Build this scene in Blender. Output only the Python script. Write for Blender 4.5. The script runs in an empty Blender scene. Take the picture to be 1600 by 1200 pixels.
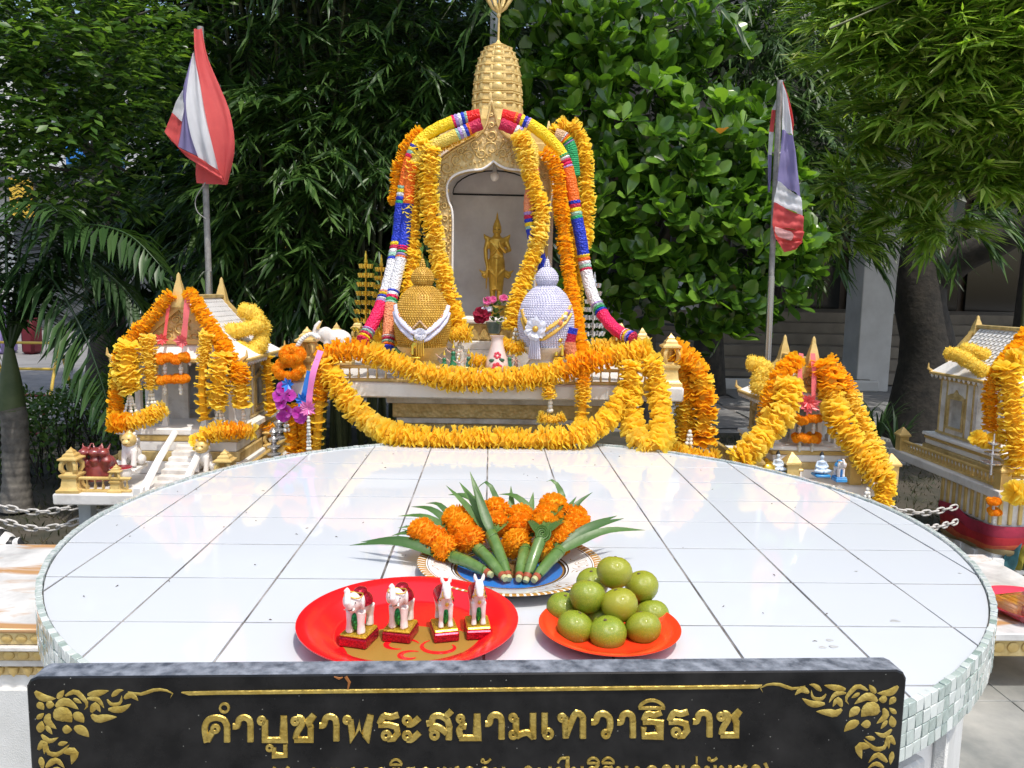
import bpy, bmesh, math, random
import numpy as np
from mathutils import Vector, Matrix, Quaternion
random.seed(7); rng = np.random.default_rng(11)
pi = math.pi; rad = math.radians
scene = bpy.context.scene
col = scene.collection

# ------------------------------------------------------------------ camera
TOP = 0.58                       # height of the round table top
CAMZ = TOP + 0.5564
FPX, PITCH, YAW, ROLL = 1217.0, 0.1192, 0.0287, 0.0189
FW = Vector((math.cos(PITCH)*math.sin(YAW), math.cos(PITCH)*math.cos(YAW), -math.sin(PITCH)))
_r = Vector((math.cos(YAW), -math.sin(YAW), 0)); _u = _r.cross(FW)
RT = _r*math.cos(ROLL) + _u*math.sin(ROLL); UP = RT.cross(FW)
CAM = Vector((0, 0, CAMZ))
cam_data = bpy.data.cameras.new('camera'); cam = bpy.data.objects.new('camera', cam_data)
col.objects.link(cam)
cam_data.sensor_width = 36; cam_data.lens = FPX/1600*36; cam_data.clip_end = 400; cam_data.clip_start = 0.05
mw = Matrix.Identity(4)
for i in range(3):
    mw[i][0] = RT[i]; mw[i][1] = UP[i]; mw[i][2] = -FW[i]; mw[i][3] = CAM[i]
cam.matrix_world = mw
scene.camera = cam

# ------------------------------------------------------------------ light
SUN = Vector((0.20, -0.33, 0.92)).normalized()
world = bpy.data.worlds.new('World'); scene.world = world; world.use_nodes = True
wn = world.node_tree.nodes; bg = wn['Background']
sky = wn.new('ShaderNodeTexSky'); sky.sky_type = 'NISHITA'; sky.sun_disc = False
sky.sun_elevation = math.asin(SUN.z); sky.sun_rotation = math.atan2(SUN.x, SUN.y)
sky.air_density = 1.3; sky.dust_density = 3.0; sky.ozone_density = 1.0
world.node_tree.links.new(sky.outputs[0], bg.inputs[0]); bg.inputs[1].default_value = 0.15
sl = bpy.data.lights.new('sun', 'SUN'); sl.energy = 2.4; sl.angle = rad(0.6); sl.color = (1, .955, .88)
so = bpy.data.objects.new('sun', sl); col.objects.link(so); so.rotation_euler = SUN.to_track_quat('Z', 'Y').to_euler()
vs = scene.view_settings; vs.view_transform = 'Standard'; vs.look = 'None'; vs.gamma = 1; vs.exposure = 0.52
vs.use_curve_mapping = False
cy = scene.cycles; cy.max_bounces = 8; cy.diffuse_bounces = 4; cy.glossy_bounces = 4; cy.transmission_bounces = 6
cy.transparent_max_bounces = 8; cy.use_denoising = True; cy.sample_clamp_indirect = 6

# ------------------------------------------------------------------ helpers
def ray(px, py): return FW + RT*((px-800)/FPX) - UP*((py-600)/FPX)
def P(px, py, Y):
    d = ray(px, py); return CAM + d*(Y/d.y)
def PZ(px, py, z):
    d = ray(px, py); return CAM + d*((z-CAMZ)/d.z)
def PP(pts, Y): return [P(x, y, Y) for x, y in pts]

class MB:
    def __init__(s): s.v = []; s.f = []; s.mi = []
    def add(s, vs, fs, m=0):
        n = len(s.v); s.v += [tuple(p) for p in vs]; s.f += [tuple(i+n for i in q) for q in fs]; s.mi += [m]*len(fs); return s
    def box(s, c, d, b=0, m=0, R=None):
        x, y, z = d[0]/2, d[1]/2, d[2]/2; c = Vector(c)
        if b <= 0:
            vs = [(i*x, j*y, k*z) for i in (-1, 1) for j in (-1, 1) for k in (-1, 1)]
            fs = [(0,1,3,2), (4,6,7,5), (0,4,5,1), (2,3,7,6), (0,2,6,4), (1,5,7,3)]
        else:
            b = min(b, x*.9, y*.9, z*.9); vs = []; ix = {}
            for i in (-1, 1):
                for j in (-1, 1):
                    for k in (-1, 1):
                        for a in range(3):
                            q = [i*(x-b), j*(y-b), k*(z-b)]; q[a] = (i*x, j*y, k*z)[a]
                            ix[i,j,k,a] = len(vs); vs.append(tuple(q))
            fs = []
            def quad(a, sgn, o):
                q = []
                for (p, r) in ((-1,-1), (1,-1), (1,1), (-1,1)):
                    t = [0,0,0]; t[a] = sgn; t[o[0]] = p; t[o[1]] = r; q.append(ix[t[0],t[1],t[2],a])
                return q if sgn > 0 else q[::-1]
            for a, o in ((0,(1,2)), (1,(2,0)), (2,(0,1))):
                fs += [quad(a, 1, o), quad(a, -1, o)]
            for a in range(3):
                o = [t for t in range(3) if t != a]
                for p in (-1, 1):
                    for r in (-1, 1):
                        t0 = [0,0,0]; t0[o[0]] = p; t0[o[1]] = r; t1 = list(t0); t0[a] = -1; t1[a] = 1
                        q = [ix[tuple(t0)+(o[0],)], ix[tuple(t1)+(o[0],)], ix[tuple(t1)+(o[1],)], ix[tuple(t0)+(o[1],)]]
                        fs.append(q)
            for i in (-1, 1):
                for j in (-1, 1):
                    for k in (-1, 1): fs.append([ix[i,j,k,0], ix[i,j,k,1], ix[i,j,k,2]])
        if R is not None: vs = [R @ Vector(p) for p in vs]
        return s.add([c+Vector(p) for p in vs], fs, m)
    def lathe(s, prof, n=20, c=(0,0,0), rot=0, m=0, A=None, sx=1, sy=1, wob=None):
        c = Vector(c); vs = []; fs = []
        for i, (r, z) in enumerate(prof):
            for k in range(n):
                a = rot+2*pi*k/n; q = r*(wob(a, i) if wob else 1)
                p = Vector((q*math.cos(a)*sx, q*math.sin(a)*sy, z))
                vs.append(c + (A @ p if A is not None else p))
        for i in range(len(prof)-1):
            for k in range(n):
                k2 = (k+1) % n; fs.append((i*n+k, i*n+k2, (i+1)*n+k2, (i+1)*n+k))
        fs.append(tuple(range(n))[::-1]); fs.append(tuple((len(prof)-1)*n+k for k in range(n)))
        return s.add(vs, fs, m)
    def sq(s, prof, c=(0,0,0), sx=1, sy=1, m=0):        # square-plan moulding: half widths
        return s.lathe([(r*math.sqrt(2), z) for r, z in prof], 4, c, pi/4, m, None, sx, sy)
    def tube(s, path, r, n=8, m=0, flat=None, up=None):
        path = [Vector(p) for p in path]; L = len(path); vs = []; fs = []
        rs = r if hasattr(r, '__len__') else [r]*L
        t0 = (path[1]-path[0]).normalized()
        u = Vector(up) if up is not None else (Vector((0,0,1)) if abs(t0.z) < .9 else Vector((1,0,0)))
        for i in range(L):
            t = (path[min(i+1, L-1)]-path[max(i-1, 0)])
            t = t.normalized() if t.length > 1e-9 else t0
            u = (u - t*u.dot(t)); u = u.normalized() if u.length > 1e-6 else t.orthogonal().normalized()
            w = t.cross(u); t0 = t
            for k in range(n):
                a = 2*pi*k/n; fl = flat if flat else 1
                vs.append(path[i] + u*(math.cos(a)*rs[i]*fl) + w*(math.sin(a)*rs[i]))
        for i in range(L-1):
            for k in range(n):
                k2 = (k+1) % n; fs.append((i*n+k, i*n+k2, (i+1)*n+k2, (i+1)*n+k))
        fs.append(tuple(range(n))[::-1]); fs.append(tuple((L-1)*n+k for k in range(n)))
        return s.add(vs, fs, m)
    def ell(s, c, r, nu=12, nv=8, m=0, R=None):
        c = Vector(c); r = (r, r, r) if not hasattr(r, '__len__') else r
        vs = [Vector((0,0,-r[2]))]; fs = []
        for j in range(1, nv):
            b = -pi/2+pi*j/nv
            for k in range(nu):
                a = 2*pi*k/nu; vs.append(Vector((r[0]*math.cos(b)*math.cos(a), r[1]*math.cos(b)*math.sin(a), r[2]*math.sin(b))))
        vs.append(Vector((0,0,r[2]))); T = len(vs)-1
        for k in range(nu):
            k2 = (k+1) % nu; fs.append((0, 1+k2, 1+k)); fs.append((T, 1+(nv-2)*nu+k, 1+(nv-2)*nu+k2))
            for j in range(nv-2): fs.append((1+j*nu+k, 1+j*nu+k2, 1+(j+1)*nu+k2, 1+(j+1)*nu+k))
        if R is not None: vs = [R @ p for p in vs]
        return s.add([c+p for p in vs], fs, m)
    def prism(s, poly, o, ux, uy, th, m=0):              # polygon in the plane o+ux*a+uy*b, thickness th along ux x uy
        o = Vector(o); ux = Vector(ux); uy = Vector(uy); n = ux.cross(uy).normalized()*th; N = len(poly)
        a = [o+ux*p[0]+uy*p[1] for p in poly]; vs = a+[p+n for p in a]
        fs = [tuple(range(N))[::-1], tuple(range(N, 2*N))]+[(i, (i+1) % N, N+(i+1) % N, N+i) for i in range(N)]
        return s.add(vs, fs, m)
    def loft(s, A, B, th=0.002, nc=4, wave=0, ph=0, m=0, nrm=(0,-1,0)):   # cloth strip between two polylines, with soft creases
        A = spline(A, n=max(16, len(A))); B = spline(B, n=max(16, len(B))); L = len(A); nrm = Vector(nrm); nc = 12
        for side in (0, 1):
            vs = []; fs = []
            for i in range(L):
                v = i/(L-1)
                for k in range(nc+1):
                    t = k/nc; e = math.sin(pi*t)**.5 if 0 < t < 1 else 0
                    w = math.sin(t*2*pi*1.1+ph+v*2.5)+.35*math.sin(t*11+v*5+ph*2)+.25*math.sin(v*13+t*4+ph)+.15*math.sin(t*23-v*9)
                    vs.append(A[i].lerp(B[i], t)+nrm*(wave*w*(.35+.65*e)-th*side))
            for i in range(L-1):
                for k in range(nc):
                    q = (i*(nc+1)+k, i*(nc+1)+k+1, (i+1)*(nc+1)+k+1, (i+1)*(nc+1)+k)
                    fs.append(q[::-1] if side else q)
            s.add(vs, fs, m)
        return s
    def mesh(s, name, mats, smooth=40):
        me = bpy.data.meshes.new(name); me.from_pydata(s.v, [], s.f)
        for mm in (mats if isinstance(mats, (list, tuple)) else [mats]): me.materials.append(mm)
        if any(s.mi): me.polygons.foreach_set('material_index', s.mi)
        bm = bmesh.new(); bm.from_mesh(me); bmesh.ops.recalc_face_normals(bm, faces=bm.faces); bm.to_mesh(me); bm.free()
        if smooth:
            me.shade_smooth()
            if smooth < 180: me.set_sharp_from_angle(angle=rad(smooth))
        me.update(); return me
    def obj(s, name, mats, parent=None, smooth=40, world=True):
        o = link(name, s.mesh(name, mats, smooth), parent)
        if parent is not None and world: o.location = -wloc(parent)
        return o

def wloc(o):
    v = Vector((0,0,0))
    while o is not None: v = v+o.location; o = o.parent
    return v
def link(name, me, parent=None):
    o = bpy.data.objects.new(name, me); col.objects.link(o)
    if parent is not None: o.parent = parent
    return o
def tag(o, label, cat, group=None, kind=None):
    o['label'] = label; o['category'] = cat
    if group: o['group'] = group
    if kind: o['kind'] = kind
    return o
def thing(name, label, cat, loc=(0,0,0), group=None):
    o = link(name, None); o.location = loc; o.empty_display_size = .05
    return tag(o, label, cat, group)
def struct(o, kind='structure'): o['kind'] = kind; return o
def copy_tree(o, parent=None):
    c = o.copy(); col.objects.link(c); c.parent = parent
    for ch in o.children: copy_tree(ch, c)
    return c
def spline(pts, step=None, n=None, closed=False):
    pts = [Vector(p) for p in pts]; out = []; L = len(pts)
    for i in range(L-1):
        p0 = pts[max(i-1, 0)]; p1 = pts[i]; p2 = pts[i+1]; p3 = pts[min(i+2, L-1)]
        for k in range(12):
            t = k/12; out.append(.5*((2*p1)+(p2-p0)*t+(2*p0-5*p1+4*p2-p3)*t*t+(3*p1-p0-3*p2+p3)*t**3))
    out.append(pts[-1])
    d = [0]
    for a, b in zip(out, out[1:]): d.append(d[-1]+(b-a).length)
    if n is None: n = max(2, int(round(d[-1]/step))+1)
    res = []; j = 0
    for i in range(n):
        s_ = d[-1]*i/(n-1)
        while j < len(d)-2 and d[j+1] < s_: j += 1
        t = (s_-d[j])/max(1e-9, d[j+1]-d[j]); res.append(out[j].lerp(out[j+1], t))
    return res
def frame(z, spin=0.0):
    z = Vector(z).normalized(); q = z.to_track_quat('Z', 'Y'); return (q @ Quaternion((0,0,1), spin)).to_matrix().to_4x4()

# ------------------------------------------------------------------ materials
MATS = {}
def mat(name, c, rough=.5, metal=0., c2=None, sc=8., bump=0., bsc=40., spec=.5, objrand=None, coat=0., trans=0., btype='NOISE', lo=.35, hi=.65, alpha=None, coords='Object', detail=4, sheen=0, sss=0):
    m = bpy.data.materials.new(name); m.use_nodes = True; nt = m.node_tree; N = nt.nodes; L = nt.links
    b = N['Principled BSDF']; b.inputs['Roughness'].default_value = rough; b.inputs['Metallic'].default_value = metal
    b.inputs['Specular IOR Level'].default_value = spec; b.inputs['Coat Weight'].default_value = coat; b.inputs['Coat Roughness'].default_value = .08
    b.inputs['Base Color'].default_value = (*c, 1)
    if sss: b.inputs['Subsurface Weight'].default_value = sss; b.inputs['Subsurface Radius'].default_value = (.01,.006,.004)
    tc = N.new('ShaderNodeTexCoord'); out = None
    if coords == 'World': tc = N.new('ShaderNodeNewGeometry'); coords = 'Position'
    if c2 is not None:
        nz = N.new('ShaderNodeTexNoise'); nz.inputs['Scale'].default_value = sc; nz.inputs['Detail'].default_value = detail; nz.inputs['Roughness'].default_value = .62
        L.new(tc.outputs[coords], nz.inputs['Vector'])
        mr = N.new('ShaderNodeMapRange'); mr.inputs[1].default_value = lo; mr.inputs[2].default_value = hi; L.new(nz.outputs['Fac'], mr.inputs[0])
        mx = N.new('ShaderNodeMix'); mx.data_type = 'RGBA'; mx.inputs[6].default_value = (*c, 1); mx.inputs[7].default_value = (*c2, 1)
        L.new(mr.outputs[0], mx.inputs[0]); out = mx.outputs[2]
    if objrand is not None:
        oi = N.new('ShaderNodeObjectInfo'); mx = N.new('ShaderNodeMix'); mx.data_type = 'RGBA'
        L.new(oi.outputs['Random'], mx.inputs[0])
        if out: L.new(out, mx.inputs[6])
        else: mx.inputs[6].default_value = (*c, 1)
        mx.inputs[7].default_value = (*objrand, 1); out = mx.outputs[2]
    if out: L.new(out, b.inputs['Base Color'])
    if bump:
        if btype == 'NOISE':
            t = N.new('ShaderNodeTexNoise'); t.inputs['Detail'].default_value = 5; o = t.outputs['Fac']
        elif btype == 'VOR':
            t = N.new('ShaderNodeTexVoronoi'); o = t.outputs['Distance']
        else:
            t = N.new('ShaderNodeTexVoronoi'); t.feature = 'SMOOTH_F1'; o = t.outputs['Distance']
        t.inputs['Scale'].default_value = bsc; L.new(tc.outputs[coords], t.inputs['Vector'])
        bp = N.new('ShaderNodeBump'); bp.inputs['Strength'].default_value = min(1, bump); bp.inputs['Distance'].default_value = .004*max(1, bump)
        L.new(o, bp.inputs['Height']); L.new(bp.outputs[0], b.inputs['Normal'])
    if trans:
        tr = N.new('ShaderNodeBsdfTranslucent'); ms = N.new('ShaderNodeMixShader'); ms.inputs[0].default_value = trans
        if out: L.new(out, tr.inputs[0])
        else: tr.inputs[0].default_value = (*c, 1)
        L.new(b.outputs[0], ms.inputs[1]); L.new(tr.outputs[0], ms.inputs[2]); L.new(ms.outputs[0], N['Material Output'].inputs[0])
    if alpha is not None: b.inputs['Alpha'].default_value = alpha
    MATS[name] = m; return m
def glassy(name, c, rough=.05, ior=1.45):
    m = mat(name, c, rough); b = m.node_tree.nodes['Principled BSDF']; b.inputs['Transmission Weight'].default_value = .85; b.inputs['IOR'].default_value = ior; return m

gold = mat('gold_paint', (.72,.52,.20), .40, .25, (.56,.38,.12), 14, .35, 90)
gold2 = mat('gold_relief', (.74,.55,.25), .45, .2, (.50,.35,.13), 30, .9, 70, btype='VOR')
goldpale = mat('gold_pale', (.74,.58,.28), .45, .35, (.5,.35,.12), 25, .3, 120)
goldleaf = mat('gold_statue', (.80,.52,.085), .30, .5, (.55,.32,.04), 30, .3, 120)
goldlet = mat('gold_letter', (.62,.47,.13), .36, .7, (.45,.31,.06), 60, .5, 160)
wplaster = mat('white_plaster', (.82,.80,.77), .6, 0, (.58,.54,.49), 9, .3, 60, lo=.5, hi=.8)
wdirty = mat('white_dirty', (.75,.72,.68), .65, 0, (.44,.39,.34), 14, .4, 60, lo=.42, hi=.75)
winner = mat('niche_grey', (.82,.78,.74), .7, 0, (.62,.57,.54), 7, .2, 40, lo=.35, hi=.75)
slabm = mat('slab_cracked', (.66,.64,.61), .55, 0, (.42,.39,.36), 10, .3, 50, lo=.5, hi=.85)
plasterw = mat('ceramic_white', (.82,.79,.75), .25, 0, (.7,.64,.58), 20, 0, 10, coat=.3)
tilem = mat('white_tile', (.60,.632,.668), .045, 0, (.54,.565,.592), 2.2, 0, 10, spec=.75, objrand=(.57,.597,.63), lo=.3, hi=.9, detail=8)
grout = mat('grout', (.085,.075,.065), .8, 0, (.34,.32,.30), 9, lo=.4, hi=.68, detail=8)
steel = mat('galvanised_steel', (.42,.43,.42), .38, .8, (.3,.3,.3), 30)
greypaint = mat('grey_paint', (.36,.39,.40), .5, 0, (.28,.3,.31), 10)
rope_white = mat('chain_white', (.62,.60,.57), .45, 0, (.38,.36,.33), 40)
dark = mat('dark_void', (.02,.02,.02), .8)
# ------------------------------------------------------------------ ground
dirt = mat('dirt', (.075,.062,.045), .9, 0, (.035,.035,.022), 5, .8, 25)
pave = mat('grey_paving', (.30,.29,.28), .75, 0, (.22,.21,.20), 3, .3, 30)
road = mat('asphalt', (.24,.235,.23), .85, 0, (.17,.165,.16), 2.5, .4, 120)
marblef = mat('terrace_marble', (.46,.45,.41), .3, 0, (.19,.20,.195), 2.6, .05, 30, lo=.36, hi=.66, detail=11, coords='World')
o = MB().box((0, 60, -.12), (260, 260, .2)).obj('ground', pave, None, 0); struct(o)
# planted strip behind and around the spirit houses
o = MB().add([(-9,2.6,-.016),(9,2.6,-.016),(9,6.4,-.016),(-9,6.4,-.016)], [(0,1,2,3)]).obj('planting_bed', dirt, None, 0); struct(o)
o = MB().add([(-30,6.2,-.010),(2.4,6.6,-.010),(2.4,30,-.010),(-30,30,-.010)], [(0,1,2,3)]).obj('road', road, None, 0); struct(o)
slate = mat('slate_paving', (.24,.235,.225), .7, 0, (.16,.16,.155), 3, .3, 30, objrand=(.20,.20,.195))
forec = MB().add([(2.4,5.2,-.011),(16,5.2,-.011),(16,10,-.011),(2.4,10,-.011)], [(0,1,2,3)]).obj('forecourt', grout, None, 0); struct(forec)
for i in range(18):
    for j in range(10):
        x = 2.42+i*.6+(j % 2)*.3; y = 5.22+j*.46
        MB().box((x+.3, y+.23, -.006), (.59, .45, .016), .002).obj('paving_slab', slate, forec)
# tiled terrace
terr = MB().add([(-5,-1,-.014),(5,-1,-.014),(5,3.05,-.014),(-5,3.05,-.014)], [(0,1,2,3)]).obj('terrace', grout, None, 0); struct(terr)
tm = MB().box((0,0,-.006), (.497,.497,.014), .0015).mesh('tile', marblef)
for i in range(-6, 7):
    for j in range(-1, 6):
        if abs(i*.5+.25) > .9 or j > 4:
            o = link('tile', tm, terr); o.location = (i*.5+.25, j*.5+.31, 0)

# ------------------------------------------------------------------ round table
TC = Vector((.068, 1.856)); TR = .994
table = thing('offering_table', 'large round white tiled offering table with glass mosaic rim', 'table', (TC.x, TC.y, 0))
MB().lathe([(TR-.004, TOP-.082), (TR-.002, TOP-.0017)], 128, (TC.x, TC.y, 0)).obj('table_slab', grout, table)
meshpanel = mat('woven_panel', (.66,.66,.65), .6, 0, (.56,.56,.54), 10, .2, 320, btype='VOR')
mb = MB().lathe([(.985,0),(.985,.05),(.955,.07),(.95,TOP-.083)], 48, (TC.x, TC.y, 0)); mb.obj('pedestal', wplaster, table)
mb = MB()
for k in range(16):
    a = 2*pi*(k+.35)/16; c = Vector((TC.x+.952*math.cos(a), TC.y+.952*math.sin(a), .27))
    mb = MB().box(c, (.022,.28,.34), .004, 0, Matrix.Rotation(a, 3, 'Z')); mb.obj('pedestal_panel', meshpanel, table)
NA = 180
circ = [(TC.x+(TR-.001)*math.cos(2*pi*k/NA), TC.y+(TR-.001)*math.sin(2*pi*k/NA)) for k in range(NA)]
def clip(poly, x0, x1, y0, y1):
    for ax, val, s in ((0,x0,1), (0,x1,-1), (1,y0,1), (1,y1,-1)):
        out = []
        for i in range(len(poly)):
            a = poly[i]; b = poly[(i+1) % len(poly)]; da = (a[ax]-val)*s; db = (b[ax]-val)*s
            if da >= 0: out.append(a)
            if da*db < 0:
                t = da/(da-db); out.append((a[0]+(b[0]-a[0])*t, a[1]+(b[1]-a[1])*t))
        poly = out
        if len(poly) < 3: return None
    return poly
for i in range(-6, 7):
    for j in range(-5, 9):
        x0 = -.0034+.2*i; y0 = 1.4515+.2*j; gx = .0021+random.uniform(-.0003,.0004); gy = .0026
        pl = clip(circ, x0+gx, x0+.2-gx, y0+gy, y0+.2-gy)
        if not pl: continue
        A = sum(pl[k][0]*pl[(k+1) % len(pl)][1]-pl[(k+1) % len(pl)][0]*pl[k][1] for k in range(len(pl)))/2
        if abs(A) < 2e-4: continue
        c = Vector((sum(p[0] for p in pl)/len(pl), sum(p[1] for p in pl)/len(pl)))
        tz = random.uniform(-.0004,.0004); tx = random.uniform(-.002,.002); ty = random.uniform(-.002,.002)
        def Z(p, base): return base+tz+(p[0]-c.x)*tx+(p[1]-c.y)*ty
        n = len(pl); bot = [(p[0],p[1],TOP-.009) for p in pl]; mid = [(p[0],p[1],Z(p,TOP-.0005)) for p in pl]
        ins = [Vector(p)+(c-Vector(p)).normalized()*.0005 for p in pl]; tp = [(p.x,p.y,Z(p,TOP)) for p in ins]
        fs = [(k,(k+1) % n,n+(k+1) % n,n+k) for k in range(n)]+[(n+k,n+(k+1) % n,2*n+(k+1) % n,2*n+k) for k in range(n)]+[tuple(range(2*n,3*n))]
        MB().add(bot+mid+tp, fs).obj('tile', tilem, table, 30)
# mosaic rim: small glass pieces in four rows
mos = mat('glass_mosaic', (.34,.43,.385), .10, 0, (.20,.27,.24), 90, .1, 90, objrand=(.68,.72,.69), coat=.8)
mosj = mat('glass_mosaic_far', (.36,.44,.40), .15, 0, (.68,.70,.69), 70, .2, 90, coat=.5)
NM = 318; pieces = []
for r in range(4):
    for k in range(NM):
        a = 2*pi*(k+.5*0)/NM; pieces.append((a, r))
def mosdist(q): 
    x = TC.x+1.0*math.cos(q[0]); y = TC.y+1.0*math.sin(q[0]); f = -(x*math.cos(q[0])+y*math.sin(q[0]))
    vis = f > 0 and not (-.58 < x < .56 and y < 1.3)
    return (0 if vis else 10)+(x*x+y*y)+.02*q[1]
pieces.sort(key=mosdist)
pm = [MB().box((0,0,0), (.011,.0183,w), .0007).mesh('mosaic_piece', mos) for w in (.0196,.0192,.0199)]
rim = MB()
for idx, (a, r) in enumerate(pieces):
    z = TOP+.0045-.0100-r*.0203; rr = TR+.0065+random.uniform(-.0004,.0006)
    c = Vector((TC.x+rr*math.cos(a), TC.y+rr*math.sin(a), z+random.uniform(-.0003,.0004)+(.002*random.random() if r == 0 else 0)))
    R = Matrix.Rotation(a+random.uniform(-.04,.04), 3, 'Z') @ Matrix.Rotation(random.uniform(-.05,.05), 3, 'Y')
    if idx < 300:
        o = link('mosaic_piece', random.choice(pm), table); o.matrix_local = Matrix.Translation(c-table.location) @ R.to_4x4()
    else: rim.box(c, (.011,.0180,.0194), 0, 0, R)
o = rim.obj('mosaic_rim', mosj, table, 0); struct(o, 'stuff')

# ------------------------------------------------------------------ granite sign
def granite():
    m = mat('black_granite', (.005,.0055,.006), .08, 0, (.017,.017,.017), 22, 0, 10, detail=10, spec=.33)
    nt = m.node_tree; N = nt.nodes; L = nt.links; b = N['Principled BSDF']
    v = N.new('ShaderNodeTexVoronoi'); v.inputs['Scale'].default_value = 90; tc = N.new('ShaderNodeTexCoord'); L.new(tc.outputs['Object'], v.inputs['Vector'])
    lt = N.new('ShaderNodeMath'); lt.operation = 'LESS_THAN'; lt.inputs[1].default_value = .055; L.new(v.outputs['Distance'], lt.inputs[0])
    mx = N.new('ShaderNodeMix'); mx.data_type = 'RGBA'; L.new(lt.outputs[0], mx.inputs[0])
    src = b.inputs['Base Color'].links[0].from_socket; L.new(src, mx.inputs[6]); mx.inputs[7].default_value = (.22,.22,.2,1); L.new(mx.outputs[2], b.inputs['Base Color'])
    return m
gran = granite()
grantop = mat('honed_granite', (.06,.07,.09), .45, 0, (.26,.28,.32), 60, .2, 200, detail=8)
SL = P(40, 1058, .735); SR = PZ(1418, 1047, SL.z); SW = (SR-SL).length
SUX = (SR-SL).normalized(); SN = SUX.cross(Vector((0,0,1))).normalized()      # towards the viewer
sign = thing('granite_sign', 'black granite sign with gold lettering in front of the round table', 'sign', (SL+SR)/2-Vector((0,0,SL.z)))
TH = .030; HGT = SL.z-.02; ch = .0075
outl = [(0,-HGT),(SW,-HGT),(SW,-ch*1.3),(SW-ch*.5,-ch*.4),(SW-ch*1.4,0),(ch*1.4,0),(ch*.5,-ch*.4),(0,-ch*1.3)]
mb = MB(); b0 = .0015
f0 = [SL+SUX*u+Vector((0,0,v)) for u, v in outl]; n8 = len(outl)
cen = SL+SUX*SW/2+Vector((0,0,-HGT/2))
def shr(p, d): q = p-cen; return cen+SUX*(q.dot(SUX)*(1-d*2/SW))+Vector((0,0,q.z*(1-d*2/HGT)))
ring0 = [shr(p, b0) for p in f0]; ring1 = [p-SN*b0 for p in f0]; ring2 = [p-SN*(TH-b0) for p in f0]; ring3 = [shr(p, b0)-SN*TH for p in f0]
vsx = ring0+ring1+ring2+ring3
fs = [tuple(range(n8))]; mi = [0]
for r in range(3):
    for k in range(n8):
        fs.append((r*n8+k, r*n8+(k+1) % n8, (r+1)*n8+(k+1) % n8, (r+1)*n8+k)); mi.append(1 if (2 <= k <= 6 and r > 0) or (k in (1,7) and r == 1) else 0)
fs.append(tuple(range(3*n8, 4*n8))); mi.append(0)
mb.v = [tuple(p) for p in vsx]; mb.f = fs; mb.mi = mi
mb.obj('slab', [gran, grantop], sign, 25)
MB().box((SL+SR)/2-SN*.015+Vector((0,0,-SL.z+.011)), (SW+.04,.12,.018), .004, 0, Matrix.Rotation(math.atan2(SUX.y, SUX.x), 3, 'Z')).obj('foot', gran, sign)
def SP(px, py, h=0.0):
    d = ray(px, py); t = (SL-CAM).dot(SN)/d.dot(SN); return CAM+d*t+SN*h
def ribbon(mb, pts, w, closed=False, h=.0016, taper=None):
    n = len(pts); pts = [Vector((p[0], p[1], 0)) for p in pts]; vs = []; fs = []
    for i in range(n):
        a = pts[(i-1) % n] if closed or i > 0 else pts[0]; b = pts[(i+1) % n] if closed or i < n-1 else pts[-1]
        t = (b-a).normalized(); nn = Vector((-t.y, t.x, 0)); k = 1.0
        if 0 < i < n-1 or closed:
            t1 = (pts[i]-a).normalized(); k = 1/max(.55, abs(t.dot(t1)))
        ww = w*k*(taper[i] if taper else 1)
        for s, hh in ((-.5,.0003), (-.36,h), (.36,h), (.5,.0003)): q = pts[i]+nn*(ww*s); vs.append(SP(q.x, q.y, hh))
    rng_ = range(n) if closed else range(n-1)
    for i in rng_:
        j = (i+1) % n
        for s in range(3): fs.append((i*4+s, i*4+s+1, j*4+s+1, j*4+s))
    if not closed: fs += [(0,1,2,3), tuple((n-1)*4+k for k in (3,2,1,0))]
    mb.add(vs, fs)
def smooth2(pts, n=3):
    return [(p.x, p.y) for p in spline([Vector((a, b, 0)) for a, b in pts], n=max(2, (len(pts)-1)*n+1))]
O = 'O'
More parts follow.
